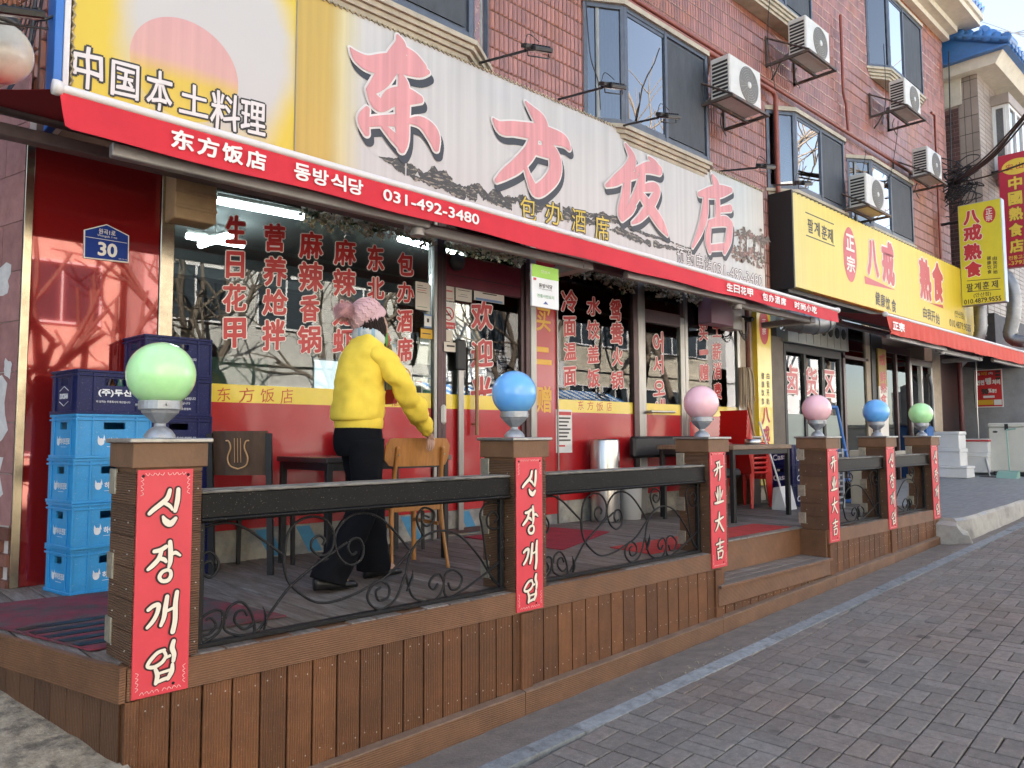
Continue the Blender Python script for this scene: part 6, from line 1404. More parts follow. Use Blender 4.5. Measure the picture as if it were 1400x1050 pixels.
# ================================================================== ON THE WALL
m_fl = mat('floodlight_black', (.012,.012,.013), .4); m_lens = mat('floodlight_lens', (.5,.5,.48), .15)
def flood(px, py, bx, by, lab):
    """head at pixel px,py hung about 0.75 m in front of the sign; arm foot at bx,by on the sign's top edge"""
    f = thing('floodlight', lab, 'floodlight', group='floodlights above the big sign'); h = onY(px,py,4.35); b = onY(bx,by,5.02); f.location = (b.x,5.0,b.z)
    mb = MB(); mb.tube([b,h+Vector((-.04,.04,-.02))],.012,0,8); mb.tube(smooth_path([h+Vector((-.05,.05,0)),h+Vector((-.03,.02,.12)),h+Vector((.05,-.03,.06))],5),.004,0,5); mb.build('arm', m_fl, f)
    mb = MB(); A = h+Vector((.05,-.02,.0)); M_ = Matrix.Translation(A) @ Matrix.Rotation(R(20),4,'X') @ Matrix.Rotation(R(-12),4,'Y'); t = MB(); t.bbox((-.105,-.075,-.02),(.105,.075,.02),.008)
    for k in range(6): t.box((-.09+k*.033,-.06,.02),(-.082+k*.033,.06,.032))
    mb.merge(t,M_); mb.build('lamp_housing', m_fl, f); mb = MB(); t = MB(); t.box((-.085,-.058,-.0225),(.085,.058,-.0195)); mb.merge(t,M_); mb.build('lens', m_lens, f)
    mb = MB(); t = MB(); t.tube([(-.12,0,-.02),(-.12,-.01,-.06),(.12,-.01,-.06),(.12,0,-.02)],.006,0,6); mb.merge(t,M_); t = MB(); t.bbox((-.17,-.035,-.005),(-.10,.035,.03),.004); mb.merge(t,M_); mb.build('yoke', m_fl, f)
for a in ((728,66,656,86,'black floodlight on an arm above the first big character of the sign'),(832,117,763,136,'black floodlight on an arm just left of the middle bay window'),(908,158,846,173,'black floodlight on an arm in front of the middle bay window'),(1042,227,985,234,'black floodlight on an arm above the last big character of the sign'),(1094,250,1058,253,'black floodlight at the right end of the big sign, beside the yellow sign'),(8,14,1,34,'black floodlight above the white wall globe at the left corner')): flood(*a)
# air conditioners on brackets
m_acw = mat('ac_enamel', (.60,.59,.55), .45, var=.12, vscale=4, col2=(.4,.33,.25), mixscale=3, mixpos=(.62,.75)); m_fan = mat('ac_grille', (.30,.29,.27), .5); m_brk = mat('bracket_rusty_steel', (.075,.06,.05), .6, var=.4, vscale=9, col2=(.2,.09,.05), mixscale=6, mixpos=(.55,.7))
def make_ac():
    a = thing('air_conditioner','x','air conditioner'); mb = MB(); mb.bbox((0,0,0),(.74,.27,.53),.015); mb.build('casing', m_acw, a)
    mb = MB(); c = (.44,-.002,.265)
    for r in (.04,.07,.10,.13,.16,.19,.215): mb.tube([(c[0]+r*math.cos(t),-.006,c[2]+r*math.sin(t)) for t in [2*math.pi*k/28 for k in range(29)]],.0032,1,4,caps=False)
    for k in range(18): t = 2*math.pi*k/18; mb.tube([(c[0]+.04*math.cos(t),-.006,c[2]+.04*math.sin(t)),(c[0]+.215*math.cos(t),-.006,c[2]+.215*math.sin(t))],.0025,1,4)
    mb.lathe([(.001,-.004),(.225,-.003),(.23,.0)],c,0,32,'Y'); mb.lathe([(.001,-.012),(.04,-.011),(.042,-.004)],c,2,16,'Y'); mb.build('fan_grille', [mat('ac_fan_dark', (.16,.155,.145), .6), m_fan, m_acw], a)
    mb = MB()
    for k in range(9): mb.box((-.004,.03,.05+k*.048),(.0,.24,.078+k*.048))
    mb.build('side_vent', m_black, a); return a
def make_bracket():
    b = thing('wall_bracket','x','bracket'); mb = MB()
    for x in (-.06,.80):
        mb.box((x,-.06,-.035),(x+.035,.60,0)); mb.box((x,.565,-.035),(x+.035,.60,.42)); mb.tube([(x+.017,-.04,-.0),(x+.017,.58,.40)],.014,0,4,smooth=False)
    mb.box((-.06,-.06,-.036),(.835,-.025,-.001)); mb.box((-.06,.22,-.036),(.835,.255,-.001)); mb.build('frame', m_brk, b)
    mb = MB(); mb.tube(smooth_path([(.05,.25,.1),(-.02,.35,0),(.0,.45,-.12),(.06,.56,-.2)],6),.014,0,6); mb.tube(smooth_path([(.3,.3,-.03),(.35,.35,-.14),(.4,.3,-.3)],6),.008,0,5); mb.build('hose', m_brk, b); return b
ac0, br0 = make_ac(), make_bracket()
ACS = [((1000,131),'white air conditioner on a bracket right of the middle bay window'),((1104,70),'stained white air conditioner high up at the top edge'),((1239,146),'white air conditioner under the open upper bay window'),((1270,238),'white air conditioner nearest the right end of the tiled wall'),((1186,281),'white air conditioner between the two bay windows above the yellow sign')]
for i, ((x,y), lab) in enumerate(ACS):
    p = onY(x,y,4.6); o = ac0 if i == 0 else copy_tree(ac0); o.location = (p.x-.02,4.6,p.z); o['label'] = lab; o['group'] = 'outdoor air conditioners on the wall'
    o = br0 if i == 0 else copy_tree(br0); o.location = (p.x-.02,4.6,p.z-.002); o['label'] = 'dark steel wall bracket under the '+('air conditioner right of the middle bay window','stained air conditioner at the top edge','air conditioner below the open upper window','air conditioner at the end of the wall','air conditioner above the yellow sign')[i]; o['group'] = 'brackets under the air conditioners'
# pipes
m_pipe = mat('red_oxide_pipe', (.24,.065,.045), .45, var=.25, vscale=5)
def pipe(name, pts, r, lab, m_=None): mb = MB(); mb.tube(pts,r,0,10); return one(name, mb, m_ or m_pipe, lab, 'pipe', tuple(pts[0]))
a, b = onY(850,0,5.1), onY(1262,242,5.1); zz = 6.56
pipe('gas_pipe', [(3.0,5.1,zz),(16.2,5.1,zz+.08)], .028, 'long red oxide gas pipe running level along the tiled wall')
pipe('gas_pipe', [(3.0,5.08,zz-.10),(9.95,5.08,zz-.06),(10.02,5.08,zz-.12),(10.02,5.08,5.0)], .034, 'red oxide gas pipe that turns down beside the yellow sign')
c = onY(1150,45,5.1); pipe('gas_pipe', [(c.x,5.1,8.6),(c.x,5.1,7.28),(c.x+.1,5.1,7.1),(c.x+.15,5.1,6.62)], .025, 'upright red oxide pipe dropping from the top air conditioner')
c = onY(1277,140,5.1); pipe('gas_pipe', [(c.x-.2,5.1,8.2),(c.x,5.1,8.2),(c.x,5.1,5.2)], .025, 'upright red oxide pipe near the right end of the tiled wall')
c = onY(1308,500,5.1); pipe('gas_pipe', [(c.x,5.05,.7),(c.x,5.05,3.3)], .05, 'dark maroon gas riser at the corner past the meat shop', mat('maroon_pipe', (.12,.025,.025), .4))
pipe('drain_pipe', [(16.0,5.1,.7),(16.0,5.1,2.55),(15.7,5.05,2.75)], .04, 'grey drain pipe beside the meat shop window', m_steel)
mb = MB()
for P_ in ([(800,-20),(803,30),(808,80),(818,112),(821,150)],[(1052,0),(1050,60),(1060,122)],[(1208,60),(1211,130),(1206,170)],[(1184,205),(1178,240),(1165,262)],[(1228,165),(1226,190),(1218,240)]):
    mb.tube(smooth_path([onY(x,y,4.9) for x,y in P_],6),.006,0,5)
one('cables', mb, m_fl, 'thin black cables looping loosely down the tiled wall past the windows', 'cables', tuple(onY(800,0,4.9)))
# silver ducts
m_duct = mat('galvanised_duct', (.27,.275,.28), .45, .9, var=.2, vscale=5)
def duct(pts, r, lab):
    mb = MB(); P = smooth_path(pts,6); mb.tube(P,r,0,18)
    for q in P[::4]: pass
    for i in range(1,len(P)-1,3): mb.tube([Vector(P[i])+(Vector(P[i+1])-Vector(P[i]))*.0,Vector(P[i])+(Vector(P[i+1])-Vector(P[i])).normalized()*.03],r+.012,0,18)
    one('exhaust_duct', mb, m_duct, lab, 'duct', tuple(P[0]))
p = [onX(x,y,18.2) for x,y in ((1352,378),(1372,376),(1385,398),(1386,430),(1383,462),(1420,468))]; duct(p, .13, 'large silver exhaust duct elbow under the crimson sign')
p = [onX(x,y,17.6) for x,y in ((1340,390),(1341,425),(1341,452),(1334,470))]; duct(p, .11, 'silver exhaust duct below the yellow hanging sign')
p = [Vector((9.85,4.98,3.2)),Vector((10.1,4.72,3.14)),Vector((10.35,4.62,3.18)),Vector((10.6,4.75,3.3))]; duct(p, .14, 'short silver exhaust duct tucked under the end of the red awning')
# wall lamp and cables at the left corner
wl = thing('wall_lamp','dirty white globe wall lamp on a black arm at the left corner','lamp',(.72,4.9,3.8)); c = onY(1,72,4.75); m_wg = mat('dirty_white_globe', (.56,.53,.44), .25, coat=.5, var=.12, vscale=5)
mb = MB(); mb.ball(c,.155,0,32,20,(1,1,1.05)); mb.build('globe', m_wg, wl)
mb = MB(); mb.lathe([(.06,.13),(.09,.14),(.085,.19),(.03,.2),(.02,.25)],c,0,20); w0 = onY(36,52,5.0); mb.tube(smooth_path([c+Vector((0,0,.2)),c+Vector((.08,.1,.2)),w0+Vector((-.02,.1,.05)),w0+Vector((.02,.28,0))],5),[.02]*10+[.03]*6,0,8); mb.lathe([(.001,-.03),(.07,-.03),(.08,.0)],w0+Vector((.02,.3,0)),0,16,'Y'); mb.build('arm', m_fl, wl)
mb = MB(); rng = random.Random(9)
for k in range(5):
    x0 = 36+k*6; mb.tube(smooth_path([onY(x0+8,-40,5.13),onY(x0-4+rng.uniform(-2,2),20,5.12),onY(x0-16,50+k*3,5.11),onY(x0-26,78+k*4,5.1)],6),.004,0,5)
mb.tube(smooth_path([onY(50,-20,5.05),onY(44,40,5.05),onY(32,90,5.05),onY(10,125,5.0)],6),.012,0,6); mb.tube(smooth_path([onY(34,12,5.1),onY(40,24,5.08),onY(58,27,5.06),onY(74,22,5.05)],6),.010,0,6)
one('cables', mb, m_fl, 'bundle of black cables running down the corner beside the blue strip', 'cables', (.7,5.1,4.5))
# overhead wires at the right
mb = MB(); A = onX(1302,252,17.7)
for k,(x,y) in enumerate(((1400,140),(1400,143),(1400,148),(1400,133),(1400,230))):
    B = onX(x+30,y-18,14.); M_ = (A+B)/2-Vector((0,0,.12+.05*k)) if k < 4 else onX(1352,240,16.2); mb.tube(smooth_path([A,M_,B],10),.016+.008*(k%2),0,6)
for k in range(34):
    c = onX(1300+rng.uniform(-6,24),238+rng.uniform(-14,28),17.6); mb.tube(smooth_path([c,c+Vector((rng.uniform(-.1,.1),rng.uniform(-.35,.35),rng.uniform(-.3,.3))),c+Vector((0,rng.uniform(-.5,.4),rng.uniform(-.45,.2))),c+Vector((0,rng.uniform(-.3,.3),rng.uniform(-.5,.1)))],5),.012,0,5)
mb.tube(smooth_path([onX(1297,70,17.75),onX(1299,160,17.75),onX(1301,245,17.75)],5),.014,0,5)
one('overhead_cables', mb, m_fl, 'tangle of black overhead cables fixed to the corner between the buildings', 'cables', tuple(A))
mb = MB()
for k in range(4): mb.tube(smooth_path([onX(1290,18+k*9,26),onX(1345,30+k*7-4,24)-Vector((0,0,.1)),onX(1420,58+k*7-14*k,22)],8),.012,0,5)
one('overhead_cables', mb, m_fl, 'thin black wires crossing the sky above the blue roof', 'cables', tuple(onX(1290,18,26)))
mb = MB(); p = onY(1021,436,4.95); mb.tube([p,p+Vector((-.1,-.12,-.03))],.035,0,14); mb.tube([p+Vector((0,0,.02)),p+Vector((.08,.15,.06))],.015,0,8); mb.lathe([(.001,-.012),(.03,-.012),(.034,.0)],p+Vector((-.1,-.12,-.03)),0,14,'Y'); one('security_camera', mb, m_fl, 'black bullet security camera under the awning by the frosted window', 'camera', tuple(p))
mb = MB()
for k in range(6): a0 = rng.uniform(0,6); mb.tube(smooth_path([p+Vector((.05,.1,.05)),p+Vector((.02+.05*math.cos(a0),.1,-.15)),p+Vector((.18,.12,-.2+.05*math.sin(a0))),p+Vector((.3,.15,.08))],6),.006,0,5)
one('cables', mb, m_fl, 'loops of black cable hanging beside the security camera', 'cables', tuple(p))
acw = thing('window_unit','pale pink and white box unit hung at the top of the frosted window','air conditioner',(8.3,5.1,3.0)); q0, q1 = onY(966,440,5.05), onY(1008,445,5.05)
mb = MB(); mb.bbox((q0.x,4.98,2.98),(q0.x+.5,5.17,3.3),.006,0); mb.bbox((q0.x+.502,4.98,2.95),(q1.x,5.17,3.3),.006,1)
mb.build('casing', [mat('pale_pink_panel', (.42,.25,.33), .5), m_acw, m_fan], acw); mb = MB()
for k in range(5): mb.box((q0.x+.7,4.976,3.0+k*.06),(q1.x-.02,4.979,3.006+k*.06),0)
mb.build('vent_slots', m_fan, acw)
# ================================================================== BEHIND THE GLASS, ON THE DOORS
m_tube = mat('fluorescent_tube', (.80,.93,1.), .4, emit=7.)
def tube_light(p0, p1, lab, cross=None):
    l = thing('ceiling_light', lab, 'ceiling light', (p0+p1)/2, 'fluorescent ceiling lights'); mb = MB(); mb.tube([p0,p1],.03,0,10); 
    if cross: mb.tube(cross,.03,0,10)
    mb.build('tube', m_tube, l); d = Vector((0,0,.035)); mb = MB(); mb.tube([p0+d,p1+d],.028,0,6); mb.tube([(p0+p1)/2+d,Vector((((p0+p1)/2).x,((p0+p1)/2).y,3.55))],.01,0,5)
    if cross: mb.tube([cross[0]+d,cross[1]+d],.028,0,6)
    mb.build('housing', m_fan, l)
tube_light(onZ(298,274,3.47),onZ(414,296,3.47),'long bright fluorescent tube behind the top of the first window')
tube_light(onZ(255,322,3.40),onZ(333,335,3.40),'crossed fluorescent tubes glowing behind the first window',(onZ(274,335,3.38),onZ(316,321,3.38)))
tube_light(onZ(546,326,3.47),onZ(640,352,3.47),'bright fluorescent tube seen across the top of the welcome door')
tube_light(onZ(884,408,3.42),onZ(921,413,3.42),'short fluorescent tube glowing behind the second door')
# artificial flower garland along the top of the glass
mb = MB(); rng = random.Random(21)
def blossom(c, r, mi):
    for k in range(5):
        a = rng.uniform(0,6.28); b = rng.uniform(-1,1); d = Vector((math.cos(a),math.sin(a)*.7,b)).normalized(); t = d.orthogonal().normalized(); q = d.cross(t)
        mb.add([c,c+d*r*.6+t*r*.45,c+d*r,c+d*r*.6-t*r*.45+q*r*.2],[(0,1,2,3)],mi)
for X0,X1 in ((2.75,3.93),(4.12,5.0),(5.6,6.72),(6.98,7.6),(7.85,8.9)):
    x = X0
    while x < X1:
        for k in range(7): blossom(Vector((x+rng.uniform(-.04,.04),5.13+rng.uniform(-.04,.04),3.335-abs(rng.gauss(0,.05))-.02*math.sin(x*5))),rng.uniform(.025,.05),rng.choice((0,0,1,1,0,2)))
        x += .03
o = one('flower_garland', mb, [mat('faded_flower', (.62,.50,.33), .8, isl=.3), mat('faded_flower_pale', (.75,.68,.55), .8, isl=.3), mat('plastic_leaf', (.10,.13,.05), .7, isl=.3)], 'faded artificial flower garland along the top of the restaurant windows', 'garland', (3,5.27,3.3))
sb = thing('shutter_box','beige ribbed box hung at the top corner of the first window beside the red pier','box',(2.0,5.3,3.1)); mb = MB(); q0, q1 = onY(239,280,5.0), onY(296,300,5.0); mb.bbox((q0.x,5.0,3.03),(q1.x,5.185,3.38),.008)
for k in range(3): mb.bbox((q0.x-.004,4.99,3.10+k*.1),(q1.x+.004,5.01,3.125+k*.1),.006)
mb.build('body', mat('tan_card', (.52,.36,.2), .7, var=.15), sb)
# counter with till screen, leaflets, boxes; green shelf deeper in the room
ct = thing('counter','dark counter behind the first window','counter',(3.2,5.7,.8)); mb = MB(); mb.bbox((2.3,5.55,.78),(5.6,6.1,1.95),.01); mb.build('body', m_room, ct)
tl = thing('till_screen','white framed till monitor on the counter behind the woman','monitor',(2.75,5.6,1.96)); a, b = onY(430,487,5.6), onY(452,522,5.6); mb = MB(); mb.bbox((a.x-.02,5.6,1.97),(b.x+.12,5.64,2.26),.008); mb.tube([(a.x+.08,5.64,2.0),(a.x+.08,5.72,1.96)],.03,0,6); mb.build('case', m_alu, tl); mb = MB(); mb.box((a.x,5.597,2.0),(b.x+.1,5.6,2.24)); mb.build('screen', mat('screen_glow', (.33,.40,.46), .3, emit=.25), tl)
m_cards = [mat('card_white', (.70,.70,.68), .5), mat('card_red', (.5,.05,.05), .5), mat('card_blue', (.12,.22,.42), .5), mat('card_amber', (.62,.36,.02), .5), m_sblk, mat('card_pale', (.60,.55,.48), .5), mat('card_green', (.08,.25,.15), .5)]
def sticker(name, px, lab, base, lines=(), y=5.190, cat='sticker', extra=None):
    """flat notice on the glass; px = (x0,y0,x1,y1) pixel box; lines = (v0, v1, u0, u1, material)"""
    x0,y0,x1,y1 = px; c0 = onY(x0,(y0+y1)/2,y); c1 = onY(x1,(y0+y1)/2,y); zt = onY((x0+x1)/2,y0,y).z; zb = onY((x0+x1)/2,y1,y).z
    s_ = thing(name, lab, cat, ((c0.x+c1.x)/2,y,zb)); mb = MB(); mb.box((c0.x,y-.001,zb),(c1.x,y+.001,zt),0); mb.build('card', m_cards[base], s_)
    W_, H_ = c1.x-c0.x, zt-zb
    if lines:
        mb = MB()
        for v0,v1,u0,u1,mi in lines: mb.box((c0.x+W_*u0,y-.0022,zt-H_*v1),(c0.x+W_*u1,y-.0011,zt-H_*v0),mi)
        mb.build('print', m_cards, s_)
    if extra: mb = MB(); extra(mb, c0.x, zb, W_, H_, y); mb.build('lettering', m_cards, s_)
    return s_
def nosmoke(red, low):
    def f(mb, x, z, w_, h, y):
        c = (x+w_/2, y-.0015, z+h*(.62 if low else .55)); r = w_*.38
        mb.tube([(c[0]+r*math.cos(t),c[1],c[2]+r*math.sin(t)) for t in [2*math.pi*k/24 for k in range(25)]],.006,red,5); mb.tube([(c[0]-r*.7,c[1]-.004,c[2]+r*.7),(c[0]+r*.7,c[1]-.004,c[2]-r*.7)],.006,red,5); mb.box((c[0]-r*.65,y-.003,c[2]-r*.28),(c[0]+r*.5,y-.0012,c[2]-r*.08),4)
        for k in range(3): mb.tube(smooth_path([(c[0]+r*.2+k*.006,y-.0015,c[2]),(c[0]+r*.35,y-.0015,c[2]+r*.2),(c[0]+r*.15,y-.0015,c[2]+r*.45)],4),.002,4,4)
        if low: text(mb,'금연구역',(c[0],y-.0018,z+h*.22),w_*.7,h*.08,layers=((.02,4,.0006),)); text(mb,'과태료 10만원',(c[0],y-.0018,z+h*.10),w_*.6,h*.05,layers=((.0,4,.0006),))
        else: text(mb,'금연구역',(c[0],y-.0018,z+h*.10),w_*.75,h*.07,layers=((.03,0,.0006),))
    return f
sticker('notice',(604,387,621,411),'pale notice card top left on the glass of the welcome door',5,((.1,.14,.1,.9,1),(.4,.44,.15,.85,1),(.45,.49,.15,.85,1),(.85,.88,.1,.9,1)))
sticker('notice',(623,389,645,412),'plain pale card beside the top left notice on the welcome door',5,((.35,.38,.15,.85,4),(.6,.62,.3,.7,4),(.72,.74,.15,.75,4)))
sticker('notice',(648,391,689,413),'wide pale notice with dark lower edge on the welcome door',5,((.84,.98,.05,.95,2),(.3,.38,.28,.75,1),(.48,.55,.28,.75,4)))
sticker('no_smoking_sign',(604,413,622,449),'white no smoking sign with red foot on the welcome door',0,((.76,1.0,0,1,1),),extra=nosmoke(1,False))
sticker('notice',(605,451,619,476),'blank cream strip below the no smoking sign',5,((.62,.65,.2,.7,4),))
sticker('notice',(568,386,588,424),'round cornered white notice at the right end of the first window',5,((.12,.14,.12,.5,4),(.2,.22,.12,.75,4),(.28,.30,.12,.7,1),(.36,.38,.12,.75,4),(.88,.9,.12,.8,6)),y=5.186)
sticker('notice',(580,430,590,448),'small blue edged card on the first window',0,((0,.1,0,1,2),(.9,1,0,1,2),(.3,.6,.35,.65,4)),y=5.186)
sticker('notice',(575,448,591,463),'amber card with dark letters on the first window',3,((.0,.14,0,1,4),(.5,.6,.15,.85,4)),y=5.186)
sticker('notice',(571,462,590,498),'blank pale sheet taped inside the first window',0,((.02,.03,0,1,5),),y=5.216)
sticker('no_smoking_sign',(542,499,563,536),'white no smoking card with amber ring on the first window',0,(),y=5.186,extra=nosmoke(3,True))
sticker('notice',(565,516,579,538),'small white leaflet with red print on the first window ledge',0,((.2,.4,.2,.8,1),(.55,.95,.25,.75,4)),y=5.215)
sticker('notice',(578,513,593,539),'white leaflet with green foot on the first window ledge',0,((.12,.2,.2,.7,2),(.55,.7,.3,.75,2),(.78,1,0,1,6)),y=5.212)
sticker('notice',(607,468,625,481),'cardboard tag on the door handle of the welcome door',5,((.3,.5,.2,.8,4),),y=5.15)
sticker('menu_notice',(760,560,782,619),'white menu notice with rows of print low on the second window',0,[(.05,.13,.05,.95,1)]+[(.18+k*.085,.22+k*.085,.1,.9-.1*(k%3),4) for k in range(7)]+[(.82,.86,.08,.55,1)],y=5.187)
sp_ = thing('door_plate','white rounded switch plate low beside the first window mullion','switch',(4.2,5.15,1.6)); a, b = onY(604,553,5.14), onY(611,580,5.14); mb = MB(); mb.bbox((a.x,5.13,b.z),(b.x,5.17,a.z),.02); mb.build('plate', m_acw, sp_)
mb = MB(); c = onY(626,358,5.12); mb.lathe([(.001,-.04),(.055,-.035),(.075,-.0),(.075,.03)],c,0,24,'Y'); one('alarm_bell', mb, m_black, 'round black alarm bell on the maroon head of the welcome door', 'alarm', tuple(c))
m_shelf = mat('green_shelf', (.06,.11,.07), .6, var=.3, vscale=3)
sh = thing('shelf','green shelf unit deep in the restaurant','shelf',(3.4,9.5,.8)); mb = MB(); mb.box((2.6,9.2,.78),(4.4,9.6,2.6)); mb.build('body', m_shelf, sh)
rng = random.Random(2)
for k in range(3):
    t = thing('dining_table','wooden table %s inside the restaurant room' % ('near the first window','in the middle','near the second door')[k],'table',((2.8,5.6,7.4)[k],7.4,.76),'tables inside the restaurant'); m = MB(); m.bbox((t.location.x-.6,7.0,1.46),(t.location.x+.6,7.75,1.5),.005); m.build('tabletop', m_oak, t)
    for sx in (-.55,.5):
        for yy in (7.05,7.65): m = MB(); m.box((t.location.x+sx,yy,.765),(t.location.x+sx+.05,yy+.05,1.459)); m.build('leg', m_blk, t)
pc = thing('picture','framed blue landscape picture hung inside behind the second window','picture',(6.8,6.6,2.3)); a, b = onY(790,452,7.2), onY(817,490,7.2); m = MB(); m.bbox((a.x,7.2,b.z),(b.x,7.23,a.z),.01); m.build('frame', m_acw, pc); m = MB(); m.box((a.x+.05,7.195,b.z+.05),(b.x-.05,7.1995,a.z-.05)); m.build('canvas', mat('picture_blue', (.16,.26,.33), .5, col2=(.4,.43,.4), mixscale=5), pc)
wb = thing('partition','slatted tan partition inside behind the second window','partition',(7.2,7.6,.8)); m = MB(); a, b = onY(828,470,7.4), onY(862,520,7.4)
for k in range(26): m.box((a.x,7.4,1.3+k*.06),(b.x,7.44,1.335+k*.06))
m.build('slats', mat('tan_slat', (.33,.22,.12), .7), wb)

# ================================================================== PLATFORM AND FAR END
m_foam = mat('white_foam', (.72,.72,.70), .7, bump=.2, bscale=80, var=.05)
def xbox(px, X, d, m_, name, lab, cat, lid=True, grp=None, tape=None):
    x0,y0,x1,y1 = px; a = onX(x0,(y0+y1)/2,X); b = onX(x1,(y0+y1)/2,X); zt = onX((x0+x1)/2,y0,X).z; zb = onX((x0+x1)/2,y1,X).z
    t = thing(name, lab, cat, (X,(a.y+b.y)/2,zb), grp); mb = MB(); mb.bbox((X,b.y,zb),(X+d,a.y,zt-(zt-zb)*.22),.01); mb.build('body', m_, t); mb = MB(); mb.bbox((X-.012,b.y-.012,zt-(zt-zb)*.22),(X+d+.012,a.y+.012,zt),.012); mb.build('lid', m_, t)
    if tape: mb = MB(); mb.box((X-.0145,b.y-.014,zt-(zt-zb)*.2),(X+d+.013,a.y+.014,zt-(zt-zb)*.06)); mb.build('tape', m_cards[1], t)
    return t
zb0 = 652
xbox((1276,590,1311,613),15.6,.4,m_foam,'foam_box','white foam box on top of the stack behind the farthest post','box',grp='white foam boxes on the platform')
xbox((1276,613,1313,637),15.58,.42,m_foam,'foam_box','white foam box in the middle of the stack behind the farthest post','box',grp='white foam boxes on the platform')
xbox((1270,637,1322,653),15.5,.45,m_foam,'foam_box','wide white foam box at the foot of the stack behind the farthest post','box',grp='white foam boxes on the platform')
xbox((1311,600,1351,619),16.6,.45,m_foam,'foam_box','white foam box sealed with red tape beside the freezer','box',grp='white foam boxes on the platform',tape=True)
xbox((1320,619,1350,646),16.55,.45,m_foam,'foam_box','white foam box under the red taped one beside the freezer','box',grp='white foam boxes on the platform')
fz = thing('chest_freezer','cream chest freezer standing on the platform at the far right','freezer',(16.8,4,.8)); X = 16.75; a = onX(1352,600,X); zt = onX(1380,578,X).z; zb = onX(1380,645,X).z; m_en = mat('freezer_enamel', (.62,.61,.54), .35, var=.05)
mb = MB(); mb.bbox((X,a.y-1.05,zb),(X+.6,a.y,zt-.09),.015); mb.build('cabinet', m_en, fz); mb = MB(); mb.bbox((X-.015,a.y-1.06,zt-.085),(X+.61,a.y+.01,zt),.02); mb.build('lid', m_en, fz)
mb = MB(); mb.box((X-.018,a.y-.33,zt-.14),(X-.001,a.y-.27,zt-.02),0); mb.box((X+.02,a.y-1.02,.79),(X+.55,a.y-.05,zb-.002),0); mb.build('latch', m_black, fz); mb = MB(); mb.poly([(X-.002,a.y-.08+.045*math.cos(t)-.03,zt-.17+.02*math.sin(t)) for t in [2*math.pi*k/16 for k in range(16)]]); mb.build('badge', m_sblk, fz)
br = thing('broom','push broom lying against the freezer','broom',(16.4,4.2,.78)); mb = MB(); p0, p1 = onX(1347,627,16.55), onX(1354,653,16.3); mb.tube([p0,p1],.015,0,8); mb.build('handle', m_steel, br); mb = MB(); p = onX(1353,655,16.25); mb.bbox((16.15,p.y-.22,.79),(16.3,p.y+.16,.84),.015); mb.build('broom_head', m_sblk, br)
gd = thing('dustpan','pale green dustpan with tall handle in front of the freezer','dustpan',(16.3,3.8,.78)); m_gpn = mat('pale_green_plastic', (.25,.42,.36), .5); p = onX(1379,652,16.3); mb = MB(); mb.hexa([Vector(q) for q in [(16.1,p.y-.16,.79),(16.4,p.y-.16,.79),(16.4,p.y+.16,.79),(16.1,p.y+.16,.79),(16.22,p.y-.16,.92),(16.4,p.y-.16,.95),(16.4,p.y+.16,.95),(16.22,p.y+.16,.92)]]); mb.build('pan', m_gpn, gd); mb = MB(); mb.tube([(16.38,p.y,.93),(16.42,p.y+.03,1.7)],.012,0,8); mb.tube([(16.42,p.y+.03,1.7),(16.42,p.y-.12,1.72)],.015,0,8); mb.build('handle', m_gpn, gd)
ps = thing('sale_poster','red sale poster with white and yellow Korean lettering on the grey wall','poster',(18.4,4.6,2.2)); X = 18.42; a, b = onX(1332.5,530,X), onX(1371,530,X); zt = onX(1352,505,X).z; zb = onX(1352,557,X).z; W_ = a.y-b.y; H_ = zt-zb
mb = MB(); mb.box((X,b.y,zb),(X+.01,a.y,zt),0); mb.box((X-.001,b.y+.02,zb+.02),(X+.001,a.y-.02,zt-.02),1); mb.build('sheet', [m_cards[0], mat('poster_bright_red', (.50,.02,.025), .4)], ps)
mb = MB(); X2 = X-.0035; cy = (a.y+b.y)/2
def pt_(s_, u0, v0, w_, h, mi, bold=.03): text(mb, s_, (X2, a.y-W_*u0, zt-H_*v0), W_*w_, H_*h, layers=((bold,mi,.001),), **U)
pt_('1월',.15,.11,.14,.07,0); pt_('30일',.36,.10,.22,.09,3); pt_('(목)',.6,.11,.16,.07,0); pt_('안전',.22,.34,.28,.13,0,.05); pt_('땡',.5,.31,.2,.17,0,.06); pt_('처리',.78,.34,.28,.13,0,.05); pt_('90',.36,.58,.24,.15,4,.06); pt_('%',.55,.56,.12,.1,0,.05); pt_('할인',.70,.57,.16,.1,0,.04)
for k in range(3): mb.box((X2-.001,b.y+W_*.07,zt-H_*(.10+k*.09)),(X2+.001,b.y+W_*.24,zt-H_*(.04+k*.09)),4); 
mb.box((X2-.001,b.y+W_*.35,zb+H_*.07),(X2+.001,a.y-W_*.06,zb+H_*.2),3); mb.box((X2-.001,b.y+W_*.06,zb+H_*.06),(X2+.001,b.y+W_*.33,zb+H_*.2),0); mb.box((X2-.001,b.y+W_*.3,zt-H_*.75),(X2+.001,a.y-W_*.3,zt-H_*.69),0)
mb.build('lettering', m_cards, ps)
mb = MB(); p = [onX(x,y,18.35) for x,y in ((1374,505),(1374,520),(1381,530),(1381,580))]; mb.tube([Vector(q) for q in ((18.6,3.75,2.6),(18.6,3.75,.9))],.14,0,14); one('insulated_pipe', mb, mat('white_cylinder', (.62,.61,.57), .5), 'white insulated pipe standing beside the grey rendered wall', 'pipe', (18.6,3.75,.8))  # the thick white tube is an insulated pipe
mb = MB(); mb.tube([onX(1309,505,18.3),onX(1331,482,18.3)],.05,0,8); mb.tube([onX(1334,480,17.9),onX(1336,560,17.9),onX(1338,600,17.9)],.014,0,6); one('awning_stay', mb, m_steel, 'thin pale rods by the grey wall under the orange red awning', 'rods', tuple(onX(1331,482,18.3)))
